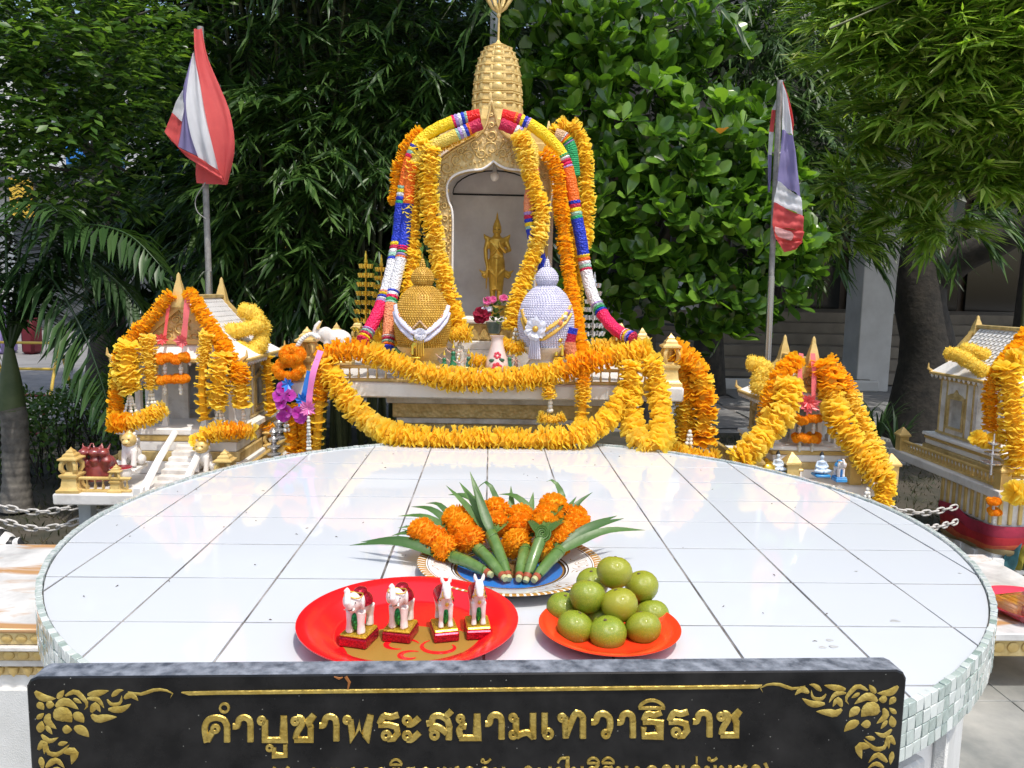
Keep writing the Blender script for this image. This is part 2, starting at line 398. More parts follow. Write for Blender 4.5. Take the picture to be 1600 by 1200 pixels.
GL = {
'ค': [[(.15,.02),(.09,.3),(.08,.6),(.22,.86),(.5,.94),(.78,.86),(.9,.62)],'-',[(.9,.66),(.9,.02)],(O,.47,.52,.13),'-',[(.37,.42),(.18,.06)]],
'า': [[(.04,.60),(.24,.62),(.34,.86),(.56,.94),(.8,.85),(.86,.62)],'-',[(.86,.66),(.86,.02)]],
'บ': [(O,.15,.81,.12),'-',[(.26,.84),(.26,.07),(.90,.07),(.90,1.0)]],
'ู': [(O,.16,.72,.20),'-',[(.36,.75),(.36,.10),(.88,.10),(.88,1.0)]],
'ุ': [(O,.4,.7,.22),'-',[(.62,.75),(.62,0)]],
'ช': [(O,.17,.78,.12),[(.25,.90),(.44,.86),(.46,.66),(.26,.34),(.2,.1)],'-',[(.14,.07),(.82,.07),(.82,.62)],'-',[(.82,.56),(.72,.74),(.98,1.02)]],
'พ': [(O,.14,.80,.12),'-',[(.24,.82),(.32,.06),(.55,.62),(.74,.06),(.92,1.0)]],
'ร': [[(.97,.98),(.6,.90),(.3,.93),(.1,.64)],'-',[(.04,.60),(.5,.61),(.86,.52),(.92,.26),(.74,.08),(.45,.06)],(O,.40,.2,.15)],
'ะ': [(O,.2,.76,.14),[(.2,.62),(.5,.62),(.98,.86)],(O,.2,.18,.14),[(.2,.04),(.5,.04),(.98,.30)]],
'ส': [[(.04,.62),(.22,.68),(.3,.88),(.55,.92),(.82,.76),(.9,.5)],'-',[(.9,.55),(.88,.02)],'-',[(.72,.84),(1.0,1.12)],(O,.34,.2,.15),[(.24,.34),(.3,.52),(.55,.46),(.8,.26)]],
'ย': [(O,.17,.80,.12),[(.28,.72),(.24,.54),(.42,.5)],[(.24,.52),(.12,.34),(.2,.1)],'-',[(.12,.07),(.88,.07),(.88,1.0)]],
'ม': [(O,.15,.82,.12),'-',[(.26,.82),(.26,.2)],(O,.16,.17,.13),[(.28,.1),(.5,.22),(.7,.24),(.9,.06)],'-',[(.88,.02),(.88,1.0)]],
'เ': [[(.22,1.0),(.22,.2)],(O,.46,.2,.26)],
'แ': [[(.1,1.0),(.1,.2)],(O,.24,.2,.14),[(.66,1.0),(.66,.2)],(O,.8,.2,.14)],
'ท': [(O,.14,.80,.12),'-',[(.25,.84),(.28,.03)],[(.28,.1),(.6,.9),(.78,.95),(.9,.8)],'-',[(.9,.84),(.9,.02)]],
'ว': [[(.04,.62),(.24,.64),(.36,.88),(.6,.94),(.84,.8),(.9,.5),(.82,.22)],(O,.7,.17,.13)],
'ธ': [[(.95,.98),(.6,.88),(.3,.92),(.12,.66)],'-',[(.06,.61),(.5,.62),(.85,.58),(.88,.07),(.1,.07),(.12,.42)]],
'ิ': [[(.0,.14),(.08,.5),(.3,.84),(.5,.92),(.7,.84),(.92,.5),(1,.14)],'-',[(-.04,.12),(1.04,.12)]],
'ํ': [(O,.5,.5,.34)],
'ก': [[(.14,0),(.14,.55),(.04,.68),(.3,.92),(.6,.95),(.86,.78),(.88,.6)],'-',[(.88,.62),(.88,0)]],
'น': [(O,.15,.81,.12),'-',[(.25,.8),(.25,.05)],[(.25,.2),(.6,.1)],(O,.74,.16,.13),'-',[(.88,.14),(.88,1)]],
'จ': [[(.04,.62),(.3,.9),(.6,.95),(.88,.7),(.82,.25),(.6,.06)],(O,.42,.22,.13)],
'ป': [(O,.15,.81,.12),'-',[(.26,.84),(.26,.07),(.90,.07),(.90,1.55)]],
'ง': [(O,.5,.81,.13),[(.62,.8),(.7,.5),(.55,.06),(.1,.5)]],
'ล': [[(.12,0),(.1,.25),(.3,.5),(.9,.42)],[(.05,.6),(.3,.92),(.6,.95),(.88,.7)],'-',[(.88,.74),(.88,0)]],
'ผ': [(O,.2,.81,.12),'-',[(.12,.75),(.12,.06),(.5,.5),(.88,.06),(.88,1)]],
'ั': [(O,.3,.6,.22),[(.4,.3),(.7,.4),(1,.9)]],
'็': [[(0,.2),(.3,.9),(1,.9)]],'่': [[(.5,0),(.5,1)]],'้': [(O,.3,.6,.2),[(.4,.3),(.7,.4),(1,.8)]],
'(': [[(.9,1.1),(.4,.7),(.4,.2),(.9,-.2)]],')': [[(.1,1.1),(.6,.7),(.6,.2),(.1,-.2)]],
}
def glyph(ch, x0, x1, yb, h, w, parent):
    mb = MB(); sharp = False
    for st in GL[ch]:
        if st == '-': sharp = True; continue
        if st[0] == O:
            _, cx, cy_, r = st; rx = r*max(h*.92, (x1-x0)*.62) if ch not in 'เ' else r*h*.62
            if ch == 'ํ': rx = .34*h
            pts = [(x0+cx*(x1-x0)+rx*math.cos(2*pi*k/14), yb-cy_*h+rx*math.sin(2*pi*k/14)) for k in range(14)]
            ribbon(mb, pts, w*.62, True); sharp = False; continue
        pts = [(x0+a*(x1-x0), yb-b*h) for a, b in st]
        ribbon(mb, pts if sharp else smooth2(pts, 4), w); sharp = False
    mb.obj('letter', goldlet, parent, 30)
TXT1 = [('ค',317,359),('ํ',341,361),('า',363,396),('บ',402,448),('ู',416,450),('ช',455,492),('า',498,530),('พ',536,583),('ร',590,624),('ะ',631,656),('ส',665,706),('ย',713,750),
        ('า',757,788),('ม',795,838),('เ',846,868),('ท',872,915),('ว',922,957),('า',963,993),('ธ',1002,1035),('ิ',999,1037),('ร',1043,1076),('า',1081,1113),('ช',1120,1157)]
for c, a, b in TXT1:
    yb = 1160-((a+b)/2-318)*.0105
    if c == 'ู': glyph(c, a, b, yb+23, 19, 7.5, sign)
    elif c == 'ิ': glyph(c, a, b, yb-45, 15, 5.5, sign)
    elif c == 'ํ': glyph(c, a, b, yb-44, 20, 6.5, sign)
    else: glyph(c, a, b, yb, 41, 10.4, sign)
x = 421; yb0 = 1230
def adv(c): return {'(':12,')':12,'เ':13,'แ':22,' ':22,'ะ':18}.get(c, 23.2)
for c in '(สยามเทวาธิราชทุกวัน จะเป็นสิริมงคลแก่ผู้บูชา)':
    yb = yb0-(x-421)*.008
    if c in 'ิั็่้':
        glyph(c, x-22, x-4, yb-33, 10, 3.6, sign)
    elif c in 'ุู': glyph(c, x-18, x-3, yb+14, 11, 4, sign)
    else:
        if c != ' ': glyph(c, x, x+adv(c)*.78, yb, 29, 5.6, sign)
        x += adv(c)
mb = MB(); L1 = [(284,1081),(296,1083)]+[(296+k*44.3, 1082.5-k*.5) for k in range(1, 21)]+[(1190,1070)]
ribbon(mb, L1, 6, False, .0018, [.15]+[1]*(len(L1)-2)+[.2]); mb.obj('gold_line', goldlet, sign, 30)
rust = mat('rust_stain', (.28,.10,.02), .6)
mb = MB(); ribbon(mb, [(540,1057),(546,1066),(543,1080)], 5, False, .0008, [1,.9,.3]); ribbon(mb, [(522,1057),(530,1060),(536,1058)], 4, False, .0008, [.4,1,.3]); mb.obj('rust_stain', rust, sign, 30)
KAN = [([(60,720),(110,760),(190,765)],22),([(78,790),(115,835)],20),([(130,800),(182,805)],24),([(200,765),(242,712)],16),([(250,748),(312,722),(362,765),(388,805),(368,835)],15),
 ([(300,765),(352,795)],12),([(190,815),(252,785),(332,832)],24),([(185,890),(235,862),(290,912)],44),([(300,860),(335,880),(365,915)],27),([(305,945),(355,965),(397,1005)],27),([(232,955),(292,962)],25),
 ([(152,860),(138,905),(195,955)],20),([(72,892),(116,856)],14),([(88,975),(104,905)],22),([(128,935),(168,988)],13),([(100,990),(148,1030),(206,1008)],15),([(388,742),(450,732),(522,716)],19),
 ([(385,765),(450,770),(492,825)],14),([(412,850),(438,805),(468,850)],18),([(412,865),(450,892),(500,885),(572,880)],23),([(510,770),(540,802),(592,792),(602,745)],11),([(540,752),(578,720),(615,712)],14),
 ([(518,832),(598,832),(660,798)],20),([(618,765),(660,742),(705,778)],18),([(640,722),(720,738),(800,712),(872,712),(925,738),(905,762)],10),([(80,1085),(120,1035),(118,1112)],18),
 ([(138,1060),(142,1102),(205,1112),(275,1052)],14),([(205,1052),(265,1038)],14),([(238,1100),(305,1100),(288,1175)],24),([(96,1130),(108,1210)],16),([(128,1195),(190,1150),(245,1200)],18),
 ([(150,1230),(200,1205),(250,1235)],14),([(90,1240),(130,1300)],18)]
for side in (0, 1):
    orn = MB()
    for pts, w in KAN:
        q = []
        for a, b in pts:
            px, py = 40+a/4, 900+b/4
            if side: px = 1458-px; py -= 9.5-(px-800)*.002
            q.append(SP(px, py, .0004))
        q = spline(q, n=9); sc_ = .735/1217
        rs = [w/4*sc_*.5*2.15*f for f in (.38,.80,1.05,1.15,1.10,.95,.74,.44,.06)]
        orn.tube(q, rs, 8, 0, .22, SN)
    orn.obj('scroll_ornament', goldlet, sign, 60)
# ------------------------------------------------------------------ small-thing helpers
def fuse_mesh(mb, name, mats, voxel=.0016, smooth_it=6):
    me = mb.mesh(name+'_src', mats, 0); t = link('tmp', me)
    r = t.modifiers.new('r', 'REMESH'); r.mode = 'VOXEL'; r.voxel_size = voxel
    if smooth_it: s_ = t.modifiers.new('s', 'SMOOTH'); s_.iterations = smooth_it; s_.factor = .5
    dg = bpy.context.evaluated_depsgraph_get(); dg.update()
    new = bpy.data.meshes.new_from_object(t.evaluated_get(dg)); new.name = name
    bpy.data.objects.remove(t); bpy.data.meshes.remove(me)
    new.materials.clear(); new.materials.append(mats); new.shade_smooth(); return new
def fuse(mb, name, m, parent, voxel=.0016, it=6, world=False):
    o = link(name, fuse_mesh(mb, name, m, voxel, it), parent)
    if world: o.location = -wloc(parent)
    return o
def glitter(name, c, c2, sc=520):
    m = bpy.data.materials.new(name); m.use_nodes = True; nt = m.node_tree; N = nt.nodes; L = nt.links; b = N['Principled BSDF']
    tc = N.new('ShaderNodeTexCoord'); v = N.new('ShaderNodeTexVoronoi'); v.inputs['Scale'].default_value = sc; L.new(tc.outputs['Object'], v.inputs['Vector'])
    sp = N.new('ShaderNodeSeparateColor'); L.new(v.outputs['Color'], sp.inputs[0])
    mx = N.new('ShaderNodeMix'); mx.data_type = 'RGBA'; mx.inputs[6].default_value = (*c, 1); mx.inputs[7].default_value = (*c2, 1); L.new(sp.outputs[0], mx.inputs[0])
    L.new(mx.outputs[2], b.inputs['Base Color']); b.inputs['Metallic'].default_value = .6; b.inputs['Roughness'].default_value = .3
    nm = N.new('ShaderNodeBump'); nm.inputs['Strength'].default_value = 1; nm.inputs['Distance'].default_value = .002; L.new(sp.outputs[1], nm.inputs['Height']); L.new(nm.outputs[0], b.inputs['Normal'])
    return m
redplas = mat('red_plastic', (.72,.010,.014), .22, 0, coat=.2, sss=.05)
orgplas = mat('orange_plastic', (.80,.045,.012), .2, 0, coat=.2)
pinkplas = mat('pink_plastic', (.62,.03,.06), .25)
goldprint = mat('gold_print', (.42,.24,.045), .4, .3)
gl_red = glitter('red_glitter', (.62,.015,.04), (.22,.0,.015)); gl_gold = glitter('gold_glitter', (.95,.66,.07), (.5,.28,.02)); gl_green = glitter('green_glitter', (.03,.42,.10), (.0,.10,.03))
figwhite = mat('figurine_white', (.84,.82,.80), .35, 0, (.72,.62,.58), 60, .1, 200)
blackp = mat('black_paint', (.02,.02,.02), .4)

def dish(name, label, cat, m, cx, cy, z, R, prof, rim=None):
    t = thing(name, label, cat, (cx, cy, z)); MB().lathe([(r*R, h) for r, h in prof], 72).obj('bowl', m, t, 50, world=False); return t
# ---- red tray with figurines
a = PZ(463, 971, TOP+.026); b = PZ(810, 971, TOP+.026); TRR = (b-a).length/2; trc = (a+b)/2; trc.y += .012
traypr = [(0,.001),(.66,.001),(.70,.003),(.80,.016),(1.0,.0265),(1.0,.0285),(.985,.0287),(.79,.0195),(.69,.0062),(.655,.0045),(.64,.0050),(.62,.0044),(0,.0044)]
tray = dish('serving_tray', 'round glossy red plastic tray holding white elephant and horse figurines', 'tray', redplas, trc.x, trc.y, TOP+.001, TRR, traypr)
mb = MB()
pr = [(math.cos(t)*.62*TRR*(1+.06*math.sin(5*t)), math.sin(t)*.40*TRR*(1+.05*math.cos(7*t))) for t in np.linspace(0, 2*pi, 41)[:-1]]
mb.add([(x+.012, y-.055, .0052) for x, y in pr], [tuple(range(40))])
mb.obj('gold_print', goldprint, tray, 0, world=False)
mb = MB()
for (cx_, cy_, r_, s0) in ((-.02,-.055,.030,.3), (.045,-.06,.034,2.2), (.0,-.09,.02,1)):
    mb.tube([(cx_+.012+r_*math.cos(s0+t)*(1-.1*t), cy_+r_*.8*math.sin(s0+t)*(1-.1*t), .0056) for t in np.linspace(0, 4.6, 16)], [.0045*math.sin(pi*(k+.5)/16)+.0008 for k in range(16)], 6, 0, .08, (0,0,1))
mb.obj('red_swirl', redplas, tray, 0, world=False)

def figure_base(t, w=.046, d=.050):
    bm_ = MB().box((0,0,.0085), (w,d,.015), .002); bm_.obj('plinth', gl_red, t, 30, world=False)
    MB().box((0,0,.0185), (w*.95,d*.95,.005), .002).obj('plinth_top', gl_gold, t, 30, world=False)
def elephant(label, loc, rz):
    t = thing('elephant_figurine', label, 'figurine', loc, 'figurines on the red tray'); t.rotation_euler.z = rz
    figure_base(t)
    m = MB()
    m.ell((0,.006,.060), (.0165,.023,.0185), 16, 10)
    for sx in (-1, 1):
        m.tube([(sx*.010,-.010,.055),(sx*.0105,-.012,.036),(sx*.0112,-.012,.0215)], [.009,.0065,.0078], 10)
        m.tube([(sx*.010,.020,.055),(sx*.0105,.021,.038),(sx*.0105,.020,.0215)], [.010,.0066,.0075], 10)
    m.ell((0,-.019,.073), (.0135,.0125,.0145), 14, 10); m.ell((0,-.022,.066), (.009,.010,.009), 12, 8)
    m.tube([(0,-.027,.072),(0,-.034,.072),(-.001,-.037,.079),(-.002,-.035,.088),(-.004,-.032,.094),(-.006,-.034,.098)], [.0078,.0068,.0062,.0056,.0052,.0045], 10)
    for sx in (-1, 1):
        m.ell((sx*.0155,-.014,.072), (.0042,.0085,.0125), 10, 8, 0, Matrix.Rotation(sx*.5, 3, 'Z'))
    m.tube([(0,.027,.066),(0,.031,.055),(0,.029,.042)], [.003,.002,.0018], 6)
    m.v = [(x*.86, y, z) for x, y, z in m.v]
    fuse(m, 'body', figwhite, t, .0012, 3)
    mm = MB()
    mm.add(*(lambda n: ([(.0185*math.cos(a)*math.cos(b_), .008+.0225*math.sin(a), .061+.0195*math.cos(a)*abs(math.sin(b_))*1.02) for a in np.linspace(-1.0,1.25,9) for b_ in np.linspace(.05,pi-.05,13)], [(i*13+j,i*13+j+1,(i+1)*13+j+1,(i+1)*13+j) for i in range(8) for j in range(12)]))(0))
    mm.ell((0,.006,.081), (.0105,.013,.0065), 12, 6)
    mm.obj('blanket', gl_red, t, 60, world=False)
    g = MB()
    g.ell((0,-.004,.041), (.0088,.016,.0195), 12, 8); g.obj('green_drape', gl_green, t, 60, world=False)
    r = MB().tube([(.0145*math.cos(k), -.018+.012*math.sin(k), .0835+.001*math.sin(3*k)) for k in np.linspace(0, 2*pi, 20)], .0011, 5); r.obj('gold_band', goldleaf, t, 60, world=False)
    e = MB()
    for sx in (-1, 1): e.ell((sx*.0085,-.0295,.0765), (.0012,.001,.0012), 8, 6)
    e.tube([(-.005,-.0315,.0655),(0,-.0335,.0645),(.005,-.0315,.0655)], .0006, 5)
    e.obj('eye', blackp, t, 60, world=False)
    tk = MB()
    for sx in (-1, 1): tk.tube([(sx*.005,-.027,.067),(sx*.0065,-.033,.065),(sx*.0068,-.037,.067)], [.0018,.0013,.0005], 6)
    tk.obj('tusk', plasterw, t, 60, world=False)
    return t
def horse(label, loc, rz):
    t = thing('horse_figurine', label, 'figurine', loc, 'figurines on the red tray'); t.rotation_euler.z = rz
    figure_base(t, .040, .052)
    m = MB()
    m.ell((0,.007,.061), (.0125,.023,.0145), 16, 10); m.ell((0,-.008,.062), (.0115,.012,.0145), 14, 10)
    for sx in (-1, 1):
        m.tube([(sx*.0068,-.012,.058),(sx*.0072,-.014,.042),(sx*.0074,-.013,.032),(sx*.0076,-.014,.0215)], [.0058,.0040,.0036,.0048], 9)
        m.tube([(sx*.0070,.022,.058),(sx*.0074,.019,.045),(sx*.0074,.025,.034),(sx*.0074,.023,.0215)], [.0078,.0048,.0036,.0048], 9)
    m.tube([(0,-.010,.066),(0,-.016,.077),(0,-.018,.087)], [.0105,.0085,.0075], 12)
    m.tube([(0,-.013,.0925),(0,-.021,.0875),(0,-.028,.0785),(0,-.0305,.0735)], [.0062,.0072,.0056,.0046], 12)
    for sx in (-1, 1): m.tube([(sx*.0052,-.014,.095),(sx*.0068,-.013,.101),(sx*.0074,-.014,.1065)], [.0034,.0030,.0008], 8)
    m.tube([(0,.029,.064),(0,.034,.055),(0,.033,.036)], [.0038,.0042,.0022], 8)
    fuse(m, 'body', figwhite, t, .0012, 3)
    b_ = MB().add([(.0142*math.cos(b), .010+.0205*y, .0615+.0165*math.sin(b)*(1-.15*y*y)) for y in np.linspace(-1,1,7) for b in np.linspace(-.25,pi+.25,13)], [(i*13+j,i*13+j+1,(i+1)*13+j+1,(i+1)*13+j) for i in range(6) for j in range(12)])
    b_.ell((0,.008,.0785), (.007,.011,.003), 10, 6); b_.obj('blanket', gl_red, t, 60, world=False)
    MB().ell((0,-.002,.042), (.0070,.016,.020), 12, 8).obj('green_drape', gl_green, t, 60, world=False)
    g = MB()
    g.tube([(.0078*math.cos(k), -.0255+.002*math.sin(k), .080+.0065*math.sin(k)) for k in np.linspace(0, 2*pi, 18)], .0009, 5)
    g.tube([(.0112*math.cos(k), -.0155+.006*math.sin(k)-.004, .070+.009*math.sin(k)*-.6) for k in np.linspace(0, 2*pi, 18)], .0011, 5)
    g.ell((0,-.0245,.0625), (.0032,.0018,.0034), 10, 6)
    g.obj('gold_bridle', goldleaf, t, 60, world=False)
    e = MB().box((0,-.0232,.0915), (.0062,.0016,.0075), .0006, 0, Matrix.Rotation(-.75, 3, 'X'))
    for sx in (-1, 1): e.ell((sx*.0060,-.0225,.087), (.0009,.0012,.0012), 8, 6)
    e.obj('forelock', blackp, t, 60, world=False)
    return t
zf = TOP+.0055
elephant('white elephant figurine, trunk raised, leftmost on the red tray', PZ(561, 1003, zf), -.28)
elephant('white elephant figurine, trunk raised, next to the horse figurines', PZ(626, 995, zf), -.2)
horse('white horse figurine standing between an elephant and another horse', PZ(694, 994, zf), .22)
horse('white horse figurine, rightmost on the red tray', PZ(746, 990, zf), .12)

# ---- orange plate with green tangerines
a = PZ(842, 980, TOP+.02); b = PZ(1062, 980, TOP+.02); fc = (a+b)/2; FR = (b-a).length/2; fc.y += .004
dish('fruit_plate', 'small orange plastic plate heaped with green tangerines', 'plate', orgplas, fc.x, fc.y, TOP+.001, FR,
     [(0,.001),(.55,.001),(.62,.003),(.80,.0145),(.98,.0215),(1.0,.0235),(.975,.0240),(.79,.0170),(.60,.0062),(.5,.0050),(0,.0050)])
def citrus():
    m = mat('green_citrus', (.155,.25,.015), .26, 0, (.34,.36,.028), 16, .25, 500, objrand=None, lo=.42, hi=.72, spec=.5, coat=.12)
    nt = m.node_tree; N = nt.nodes; L = nt.links; b = N['Principled BSDF']; src = b.inputs['Base Color'].links[0].from_socket
    oi = N.new('ShaderNodeObjectInfo'); tc = N.new('ShaderNodeTexCoord'); ad = N.new('ShaderNodeVectorMath'); ad.operation = 'ADD'
    L.new(tc.outputs['Object'], ad.inputs[0]); L.new(oi.outputs['Location'], ad.inputs[1])
    nz = N.new('ShaderNodeTexNoise'); nz.inputs['Scale'].default_value = 38; nz.inputs['Detail'].default_value = 8; L.new(ad.outputs[0], nz.inputs['Vector'])
    mr = N.new('ShaderNodeMapRange'); mr.inputs[1].default_value = .60; mr.inputs[2].default_value = .72; L.new(nz.outputs['Fac'], mr.inputs[0])
    mx = N.new('ShaderNodeMix'); mx.data_type = 'RGBA'; L.new(mr.outputs[0], mx.inputs[0]); L.new(src, mx.inputs[6]); mx.inputs[7].default_value = (.40,.30,.08,1)
    m2 = N.new('ShaderNodeMix'); m2.data_type = 'RGBA'; k = N.new('ShaderNodeMath'); k.operation = 'MULTIPLY'; k.inputs[1].default_value = .8; L.new(oi.outputs['Random'], k.inputs[0]); L.new(k.outputs[0], m2.inputs[0]); L.new(mx.outputs[2], m2.inputs[6]); m2.inputs[7].default_value = (.33,.31,.02,1); L.new(m2.outputs[2], b.inputs['Base Color'])
    return m
cit = citrus(); stemb = mat('stem_brown', (.10,.07,.03), .8)
fm = MB().lathe([(.0002,-.92),(.12,-.915),(.4,-.84),(.68,-.65),(.88,-.38),(.985,-.08),(1,.1),(.95,.36),(.82,.60),(.62,.78),(.38,.885),(.16,.905),(.0002,.885)], 28).mesh('tangerine', cit, 180)
cm = MB().lathe([(.0002,.86),(.10,.885),(.095,.925),(.05,.945),(.0002,.93)], 8, wob=lambda a, i: 1+.25*math.cos(5*a)).mesh('calyx', stemb, 180)
FRU = [(960,895,1.262,.0272,'topmost green tangerine of the heap'),(918,933,1.232,.0272,'green tangerine left of the heap centre, second layer'),(968,946,1.212,.0272,'green tangerine facing front in the middle of the heap'),
 (1003,917,1.290,.0262,'yellowish green tangerine on the right of the upper layer'),(898,981,1.193,.0264,'green tangerine lying front left on the orange plate'),(950,991,1.178,.0272,'green tangerine lying front centre on the orange plate'),
 (1005,982,1.190,.0264,'speckled green tangerine lying front right on the orange plate'),(1019,962,1.262,.0262,'green tangerine at the right rim of the orange plate, half hidden'),(880,951,1.262,.0258,'green tangerine at the left rim of the orange plate, half hidden'),
 (926,912,1.318,.0262,'green tangerine behind the heap beside the topmost one'),(940,968,1.240,.0262,'green tangerine buried in the middle of the heap')]
for px, py, Y, r, lb in FRU:
    t = link('tangerine', fm); p = P(px, py, Y); t.location = p; r *= 1.12; t.scale = (r, r, r*.96)
    t.rotation_euler = (random.uniform(-.6,.2), random.uniform(-.5,.5), random.uniform(0, 6)); tag(t, lb, 'tangerine', 'green tangerines on the orange plate')
    c = link('calyx', cm, t)

# ---- patterned plate with marigold bundles
def plate_mat():
    m = bpy.data.materials.new('painted_porcelain'); m.use_nodes = True; nt = m.node_tree; N = nt.nodes; L = nt.links; b = N['Principled BSDF']
    b.inputs['Roughness'].default_value = .15; b.inputs['Coat Weight'].default_value = .4
    tc = N.new('ShaderNodeTexCoord'); sp = N.new('ShaderNodeSeparateXYZ'); L.new(tc.outputs['Object'], sp.inputs[0])
    def mth(op, a, b_=None):
        n = N.new('ShaderNodeMath'); n.operation = op
        for i, q in enumerate((a, b_)):
            if q is None: continue
            if isinstance(q, (int, float)): n.inputs[i].default_value = q
            else: L.new(q, n.inputs[i])
        return n.outputs[0]
    r = mth('SQRT', mth('ADD', mth('MULTIPLY', sp.outputs[0], sp.outputs[0]), mth('MULTIPLY', sp.outputs[1], sp.outputs[1])))
    th = mth('ARCTAN2', sp.outputs[1], sp.outputs[0])
    cr = N.new('ShaderNodeValToRGB'); L.new(mth('DIVIDE', r, .18), cr.inputs[0]); cr.color_ramp.interpolation = 'CONSTANT'
    E_ = cr.color_ramp.elements; E_[0].position = 0; E_[0].color = (.16,.10,.04,1); E_[1].position = .28; E_[1].color = (.02,.18,.55,1)
    for p, c in ((.58,(.30,.16,.04,1)),(.60,(.02,.02,.03,1)),(.62,(.80,.80,.78,1)),(.635,(.02,.02,.03,1)),(.65,(.80,.80,.78,1)),(.90,(.02,.02,.02,1)),(.91,(.8,.79,.75,1)),(.925,(.42,.22,.05,1))):
        e = E_.new(p); e.color = c
    # gold scrolls on the white band
    nz = N.new('ShaderNodeTexNoise'); nz.inputs['Scale'].default_value = 34; nz.inputs['Detail'].default_value = 0; L.new(tc.outputs['Object'], nz.inputs['Vector'])
    w = mth('ABSOLUTE', mth('SUBTRACT', mth('FRACT', mth('MULTIPLY', nz.outputs['Fac'], 9)), .5)); line = mth('LESS_THAN', w, .10)
    band = mth('MULTIPLY', mth('GREATER_THAN', r, .18*.69), mth('LESS_THAN', r, .18*.87))
    sect = mth('GREATER_THAN', mth('COSINE', mth('MULTIPLY', th, 6)), -.2)
    mx = N.new('ShaderNodeMix'); mx.data_type = 'RGBA'; L.new(mth('MULTIPLY', mth('MULTIPLY', line, band), sect), mx.inputs[0]); L.new(cr.outputs[0], mx.inputs[6]); mx.inputs[7].default_value = (.33,.19,.07,1)
    # white dashes on the brown rim
    ds = mth('MULTIPLY', mth('GREATER_THAN', mth('SINE', mth('MULTIPLY', th, 90)), .45), mth('GREATER_THAN', r, .18*.935))
    m2 = N.new('ShaderNodeMix'); m2.data_type = 'RGBA'; L.new(ds, m2.inputs[0]); L.new(mx.outputs[2], m2.inputs[6]); m2.inputs[7].default_value = (.78,.74,.65,1)
    L.new(m2.outputs[2], b.inputs['Base Color']); return m
platem = plate_mat()
a = PZ(650, 884, TOP+.022); b = PZ(943, 884, TOP+.022); plc = (a+b)/2; PR = (b-a).length/2; plc.y += .026
dish('porcelain_plate', 'white porcelain plate with blue centre and gilt rim under marigold bundles', 'plate', platem, plc.x, plc.y, TOP+.001, PR,
     [(0,.001),(.5,.001),(.56,.003),(.72,.011),(.98,.021),(1.0,.0228),(.985,.0240),(.92,.0215),(.72,.0142),(.60,.0065),(.5,.0050),(0,.0050)])
mari = mat('marigold', (.96,.42,.008), .7, 0, (.99,.56,.016), 60, 0, 10, objrand=(.96,.38,.006), trans=.4)
def marigold_mesh(seed, m, N_=420, name='marigold', flat=.90):
    r_ = random.Random(seed); mb = MB()
    mb.ell((0,0,0), (.84,.84,.84*flat), 10, 6)
    ga = pi*(3-math.sqrt(5))
    for i in range(N_):
        z = 1-1.72*(i+.5)/N_; rr = math.sqrt(max(0, 1-z*z)); a = i*ga
        n = Vector((rr*math.cos(a), rr*math.sin(a), z)); t = Vector((-math.sin(a), math.cos(a), 0)); u = n.cross(t)
        n2 = (n+Vector((r_.uniform(-.16,.16), r_.uniform(-.16,.16), r_.uniform(-.12,.16)))).normalized()
        R0 = .66; R1 = r_.uniform(.93,1.03); w = r_.uniform(.07,.105); tw = r_.uniform(-.7,.7); td = t*math.cos(tw)+u*math.sin(tw)
        b0 = n*R0; e = n2*R1; sq_ = Vector((1,1,flat))
        q = [b0-td*w*.5, b0+td*w*.5, e*.97+td*w, e+n2*.025, e*.97-td*w]
        mb.add([Vector((p.x, p.y, p.z*flat)) for p in q], [(0,1,2,3,4)])
    me = mb.mesh(name, m, 0); return me
MG = [marigold_mesh(k, mari) for k in range(3)]
pandan = mat('pandan_leaf', (.075,.16,.028), .42, 0, (.13,.24,.06), 30, .2, 60, trans=.25, objrand=(.055,.13,.03), spec=.5)
wrapg = mat('wrapped_leaf', (.085,.165,.03), .35, 0, (.20,.30,.10), 22, .2, 60, lo=.45, hi=.8, coat=.3)
redtie = mat('red_thread', (.30,.06,.02), .6)
def blade(path, w, m, parent, name='leaf', fold=.28, n=11, up=(0,0,1)):
    q = spline(path, n=n); mb = MB(); vs = []; fs = []
    for i, p in enumerate(q):
        t = (q[min(i+1, n-1)]-q[max(i-1, 0)]).normalized(); s_ = t.cross(Vector(up)); s_ = s_.normalized() if s_.length > 1e-5 else Vector((1,0,0)); nn = s_.cross(t)
        f = i/(n-1); ww = w*min(1, (.45+f*2.2))*max(.03, (1-f**2.6))
        vs += [p-s_*ww+nn*ww*fold, p, p+s_*ww+nn*ww*fold]
    for i in range(n-1): fs += [(i*3,i*3+1,i*3+4,i*3+3), (i*3+1,i*3+2,i*3+5,i*3+4)]
    mb.add(vs, fs); return mb.obj(name, m, parent, 180)
def z7(a, b): return 520+a/2.857, 720+b/2.857
def Q(a, b, Y): return P(*z7(a, b), Y)
